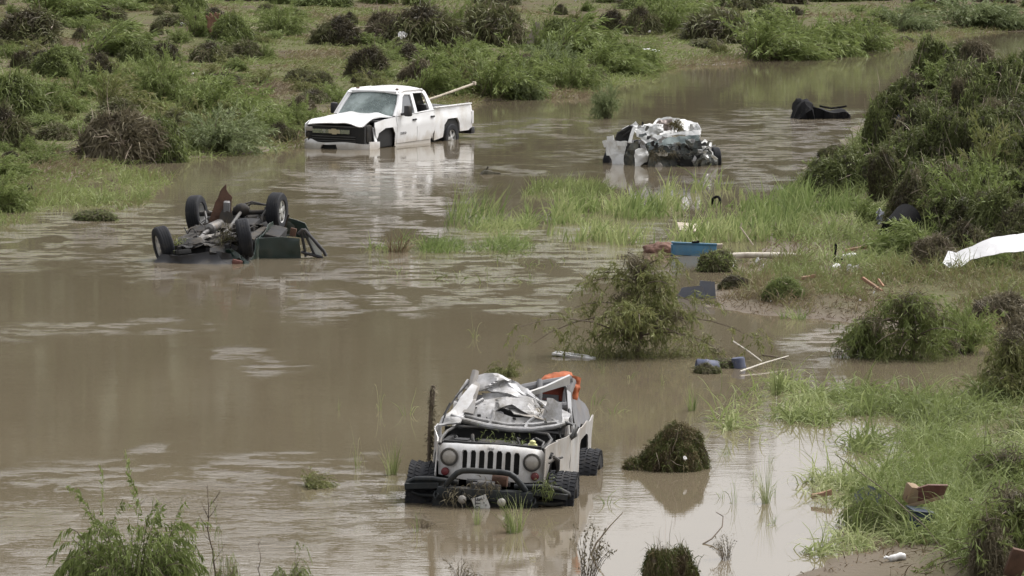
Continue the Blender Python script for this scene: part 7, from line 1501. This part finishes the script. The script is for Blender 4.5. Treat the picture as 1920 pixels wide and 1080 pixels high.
for i, (px, py, s, lab) in enumerate([(1590, 488, 1.0, 'white plastic jug in the litter on the mud spit'), (1680, 1052, .6, 'crumpled white plastic bottle on the sand by the camera'), (1712, 985, .6, 'dirty white plastic cup under the red bin lid'), (1566, 505, .7, 'small white bottle beside the foam lump')]):
    g = G(); g.lathe([(0.02, -0.20), (0.03, -0.17), (0.028, -0.14), (0.06, -0.10), (0.065, -0.02), (0.055, 0.02), (0.068, 0.07), (0.062, 0.16), (0.02, 0.17)], Matrix.Translation((0, 0, 0.06)), 14)
    g.warp(lambda c: Vector((c.x, c.y, c.z + 0.02 * math.sin(c.x * 20)))); o = g.build('plastic_bottle', plastic_white); g = G(); g.lathe([(0.026, -0.225), (0.026, -0.195)], Matrix.Translation((0, 0, .06)), 12); g.build('cap', plastic_white, o)
    put(o, px, py, lab, 'bottle', rz=0.3 * i); o.scale = (s, s, s)
g = G(); g.box((0, 0, .16), (.035, .06, .34), (.1, .1, 0), bev=.01); g.box((.05, 0, .03), (.22, .12, .08), (0, 0, .2), bev=.02); put(g.build('black_post', black_pl), 1566, 492, 'short black post among the white bottles', 'post')
# grey box, white sheet, black bin
o = panel('grey_sheet', grey_sheet, None, [(0, 0), (.30, 0), (.28, .28), (.03, .30)], lambda u, v: (u - .15, .1 * v + .02 * np.sin(u * 9), v), thick=.02, step=.08); put(o, 1326, 560, 'blue-grey plastic sheet upright behind the young tree', 'plastic sheet')
o = panel('grey_sheet', grey_sheet, None, [(0, 0), (.5, .02), (.45, .22), (.1, .18)], lambda u, v: (u - .2, .1 * v + .03 * np.sin(u * 9), v), thick=.02, step=.08); put(o, 1290, 560, 'low blue-grey plastic sheet half hidden by the young tree crown', 'plastic sheet')
def sheet_fn(u, v):
    return u, 1.1 * v + 0.05 * np.sin(u * 3 + 1) + crump(0, u, v, .04, 2, 4), 0.10 + 0.22 * u / 1.6 * sstep(0, 1.0, u) + v * 0.9 + 0.05 * np.sin(u * 2.4) + crump(0, u, v, .035, 2.5, 8)
o = panel('white_sheet', mat('white_tarp', (0.70, 0.70, 0.71), 0.6, mud=0.2, mudcol=(.5, .46, .4)), None, [(0.0, 0.0), (0.12, 0.22), (0.25, 0.16), (0.45, 0.20), (0.9, 0.32), (1.7, 0.40), (2.6, .45), (2.6, 0.05), (1.7, 0.08), (0.9, 0.02), (0.5, 0.0), (0.3, -0.10), (0.12, -0.10)], sheet_fn, thick=.01, step=.09, angle=50); put(o, 1768, 512, 'long white tarp spread over the drift at the foot of the debris pile', 'tarp', dz=.05)
def bin_():
    g = G(); n = 14; 
    pr_ = [(.30 * math.cos(math.pi * k / n), .52 * math.sin(math.pi * k / n) ** 0.8) for k in range(n + 1)]
    A = [Vector((x, 0, z)) for x, z in pr_]; B = [Vector((x * .86 + .05, .55, z * .86)) for x, z in pr_]; A2 = [Vector((x * .9, .03, z * .92)) for x, z in pr_]
    va = [g.bm.verts.new(p) for p in A]; vb = [g.bm.verts.new(p) for p in B]; vc = [g.bm.verts.new(p) for p in A2]
    for k in range(n): g.bm.faces.new((va[k], va[k + 1], vb[k + 1], vb[k])); g.bm.faces.new((va[k], vc[k], vc[k + 1], va[k + 1]))
    g.bm.faces.new(vb); g.bm.faces.new(vc[::-1])
    return g.build('black_bin', black_pl)
_b = put(bin_(), 1700, 442, 'black arched bin lying on its side at the foot of the debris pile', 'bin', rz=-.3, rot=(rad(-20), rad(-10), 2.7), dz=.05); _b.scale = (1.15, 1.0, 1.2)
scrap(1652, 425, 50, 'grey-blue plastic bag in the grass beside the black bin', i=1, me=scrap_mesh(9, grey_sheet), name='plastic_bag', cat='bag', lift=.05)
scrap(1755, 345, 24, 'salmon orange rag on the debris pile above the black bin', i=0, me=scrap_mesh(12, orange_cloth), name='rag', cat='rag', lift=.25)
scrap(1742, 372, 40, 'grey pink rag hanging under the salmon rag', i=0, me=scrap_mesh(13, pink_grey), name='rag', cat='rag', lift=.2)
scrap(1650, 350, 34, 'grey mauve rag at the foot of the rounded brush mound', i=1, me=scrap_mesh(14, pink_grey), name='rag', cat='rag', lift=.1)
scrap(1858, 462, 26, 'pale grey plastic film hanging above the white tarp', i=0, me=scrap_mesh(15, mat('grey_film', (.32, .31, .30), .5)), name='plastic_film', cat='plastic film', lift=.1)
scrap(1692, 268, 36, 'navy torn fabric on the water flank of the debris pile', i=0, me=scrap_mesh(16, navy_pl), name='torn_fabric', cat='fabric', lift=.3)
# lost tyre in the reeds
me = tyre_mesh('tyre', .15, .06, .11, False, black_pl); o = link('bicycle_tyre', me); put(o, 1342, 384, 'small black tyre standing in the reeds behind the blue tray', 'tyre', rot=(0, .35, .7), dz=.05)
# floating white board near the off-roader
g = G(); g.box((-0.10, 0, .02), (0.72, .10, .03), (.15, .05, 0.05), bev=.006); g.box((-.14, .03, .045), (.60, .03, .02), (.15, .05, .05)); put(g.build('floating_board', plastic_white), 1086, 672, 'narrow white board floating behind the off-roader', 'board', rz=-.62)
# blue drums with sticks
def drum(px, py, label, tiltx, r=.14, dz=-.02):
    g = G(); g.lathe([(r * .9, -.17), (r, -.15), (r, -.05), (r * 1.05, -.04), (r * 1.05, 0), (r, .01), (r, .14), (r * .9, .17)], Matrix.Identity(4), 20); o = g.build('blue_drum', barrel_blue)
    g = G(); g.lathe([(.03, .165), (.03, .19), (.02, .195)], Matrix.Translation((0, .06, 0)), 10); g.build('bung', black_pl, o)
    put(o, px, py, label, 'drum', dz=dz, rot=(0.3, tiltx, .1)); return o
drum(1326, 690, 'blue drum floating on its side, weed hanging under it', .1)
drum(1386, 690, 'blue drum standing upright beside the crossed white sticks', 1.45, .10)
spawn('dark', W(1326, 699) , .36, .13, 'dark weed mat clinging under the floating blue drum')
spawn('mixed', W(1365, 688), .50, .12, 'thin brown weed raft between the two blue drums')
for (a, b, c, d, z0, z1, lab) in [(1375, 655, 1428, 690, .12, .10, 'upper of the two crossed white sticks by the blue drums'), (1388, 700, 1478, 680, .03, .10, 'lower of the two crossed white sticks by the blue drums'), (1430, 676, 1482, 683, .08, .06, 'dark stick lying across the crossed white sticks')]:
    A = W(a, b); B = W(c, d); g = G(); g.tube([Vector((0, 0, z0)), (B - A) * .5 + Vector((0, 0, (z0 + z1) / 2 + .01)), (B - A) + Vector((0, 0, z1))], [.013, .011, .009], 8); o = g.build('stick', bark if 'dark' in lab else mat('whitish_stick', (.45, .42, .37), .7)); o.location = A; tag(o, lab, 'stick')
# torn grey panel, red bin lid, blue box near the camera
o = panel('slate_sheet', mat('dark_slate_panel', (.055, .065, .075), .5, mud=.4), None, [(0, .08), (.10, .0), (.30, .02), (.33, .20), (.16, .27), (.02, .18)], lambda u, v: (u, .3 * v + .04 * np.sin(u * 9), v), thick=.015, step=.05); put(o, 1600, 965, 'dark slate torn panel sticking out of the bent grass', 'panel', dz=.05)
o = panel('bin_lid', maroon, None, [(-.18, 0), (.20, .06), (.24, .20), (.02, .26), (-.16, .22), (-.22, .1)], lambda u, v: (u, -.2 * v + .3 * u * u, .34 + v * .7 + .16 * u), thick=.03, step=.05); g = G(); g.box((.0, 0, .34), (.40, .05, .04), (0, -.25, .1), bev=.01); g.build('lid_rim', tan_pl, o); g = G(); g.box((-.15, .05, .42), (.12, .18, .20), (.2, .2, .3), bev=.03); g.build('lid_liner', tan_pl, o); put(o, 1735, 1000, 'maroon bin lid with tan rim in the feathery bush', 'bin lid')
g = G(); g.box((0, 0, .14), (.20, .22, .24), (.1, .15, .3), bev=.02, taper=(1.1, 1.1)); o = g.build('navy_box', navy_pl); g = G(); g.box((0, 0, .275), (.25, .26, .02), (.1, .15, .3), bev=.006); g.build('box_rim', navy_pl, o); put(o, 1725, 1004, 'navy plastic box under the maroon bin lid', 'box')
g = G(); g.lathe([(.10, -.03), (.13, -.02), (.13, .02), (.10, .03)], Matrix.Identity(4), 18, close=False); put(g.build('brown_hoop', mat('dull_brown_rubber', (.08, .05, .04), .7)), 1812, 975, 'dull brown hoop beside the navy box', 'hoop', rot=(0, .2, .6), dz=.12)
for px, py, m_, lab in [(1855, 1076, tan_pl, 'tan cardboard piece in the drift heap at the bottom corner'), (1905, 1086, rust, 'rust brown splinter board in the bottom corner')]:
    g = G(); g.box((0, 0, .16), (.18, .05, .30), (.3, .25, .2), bev=.01); put(g.build('board', m_), px, py, lab, 'board')
# mud-caked post beside the off-roader, weeds hung on the vehicles
g = G(); g.tube([(0, 0, -.3), (.01, 0, .4), (.03, 0, .7), (.05, 0, .95), (.06, 0, 1.02)], [.02, .022, .026, .034, .02], 8); post = g.build('mossy_post', core_brown); b = Blades(5); q = np.random.RandomState(5); zz = q.uniform(.2, 1.0, 500)
b.add(np.stack([.03 + .02 * zz, 0 * zz, zz], 1) + q.normal(size=(500, 3)) * .025, q.normal(size=(500, 3)) - np.array([.2, 0, .4]), q.uniform(.03, .07, 500), .012, droop=1.5, seg=3, wig=.5); b.build('moss', brown_mat, post)
pp = JM @ Vector((-.78, 1.05, 0)); post.location = (pp.x, pp.y, 0.22); tag(post, 'mud-caked mossy post standing up beside the off-roader', 'post')
def hung(M, pts, n, L, m_, label, seed, name='hanging_weed'):
    b = Blades(seed); q = np.random.RandomState(seed); P = np.array([tuple(M @ Vector(p)) for p in pts]); c = P[q.randint(0, len(P), n)]
    b.add(c + q.normal(size=(n, 3)) * .05, q.normal(size=(n, 3)) * .8 - np.array([0, .3, .3]), L * q.uniform(.4, 1.3, n), .012, droop=1.4, seg=4, wig=.3); tag(b.build(name, m_), label, 'weed')
hung(JM, [(-.32, -.12, .62), (-.38, -.1, .55), (-.42, -.08, .60), (-.30, -.12, .52)], 70, .14, brown_mat, 'dead brown weed hanging on the bumper below the hoop', 301)
hung(JM, [(.66, -.08, .74), (.72, -.08, .73)], 90, .12, green_mat, 'green weed snagged on the bumper end', 302)
hung(JM, [(-.1, -.1, .70), (0, -.1, .70), (.1, -.1, .69), (.0, -.1, .66)], 60, .10, brown_mat, 'dry weed tangled round the winch', 303)
hung(JM, [(.38, 1.5, 1.42), (.42, 1.45, 1.38), (.30, 1.5, 1.42)], 80, .12, brown_mat, 'brown drift lodged in the crumpled bonnet', 304)
hung(JM, [(-.1, .7, 1.14), (.1, .8, 1.12), (.3, .7, 1.12)], 90, .12, green_mat, 'green weed strands lying in the engine bay', 305)
hung(OM, [(.30, -1.45, .45), (.35, -1.4, .60), (.42, -1.35, .72), (.38, -1.5, .30), (.30, -1.6, .25), (.48, -1.35, .55)], 480, .28, leafmat('mossy_drift', [(.05, .04, .025), (.09, .075, .04), (.11, .12, .04)]), 'olive brown weed hanging over the near wheel of the overturned car', 306)
hung(OM, [(-.55, -1.35, .55), (-.52, -1.4, .42), (-.55, -1.45, .30)], 200, .20, leafmat('yellow_green_moss', [(.10, .12, .03), (.17, .19, .05)]), 'yellow-green weed beside the steered wheel of the overturned car', 307)
CWM = Matrix.Translation(cw.location)
hung(CWM, [(.36, .5, 1.06), (.42, .5, 1.0), (.32, .5, .98), (.42, .45, 1.1), (.50, .5, .95)], 420, .2, leafmat('olive_moss', [(.09, .075, .03), (.14, .12, .045)]), 'olive moss lump on the collapsed roof of the crushed car', 308)
hung(CWM, [(-.25, -.2, .45), (-.2, -.25, .30), (-.15, -.25, .2), (0, -.25, .4), (.3, -.3, .35)], 260, .18, brown_mat, 'brown weed hanging on the torn rear of the crushed car', 309)

finish_labels()
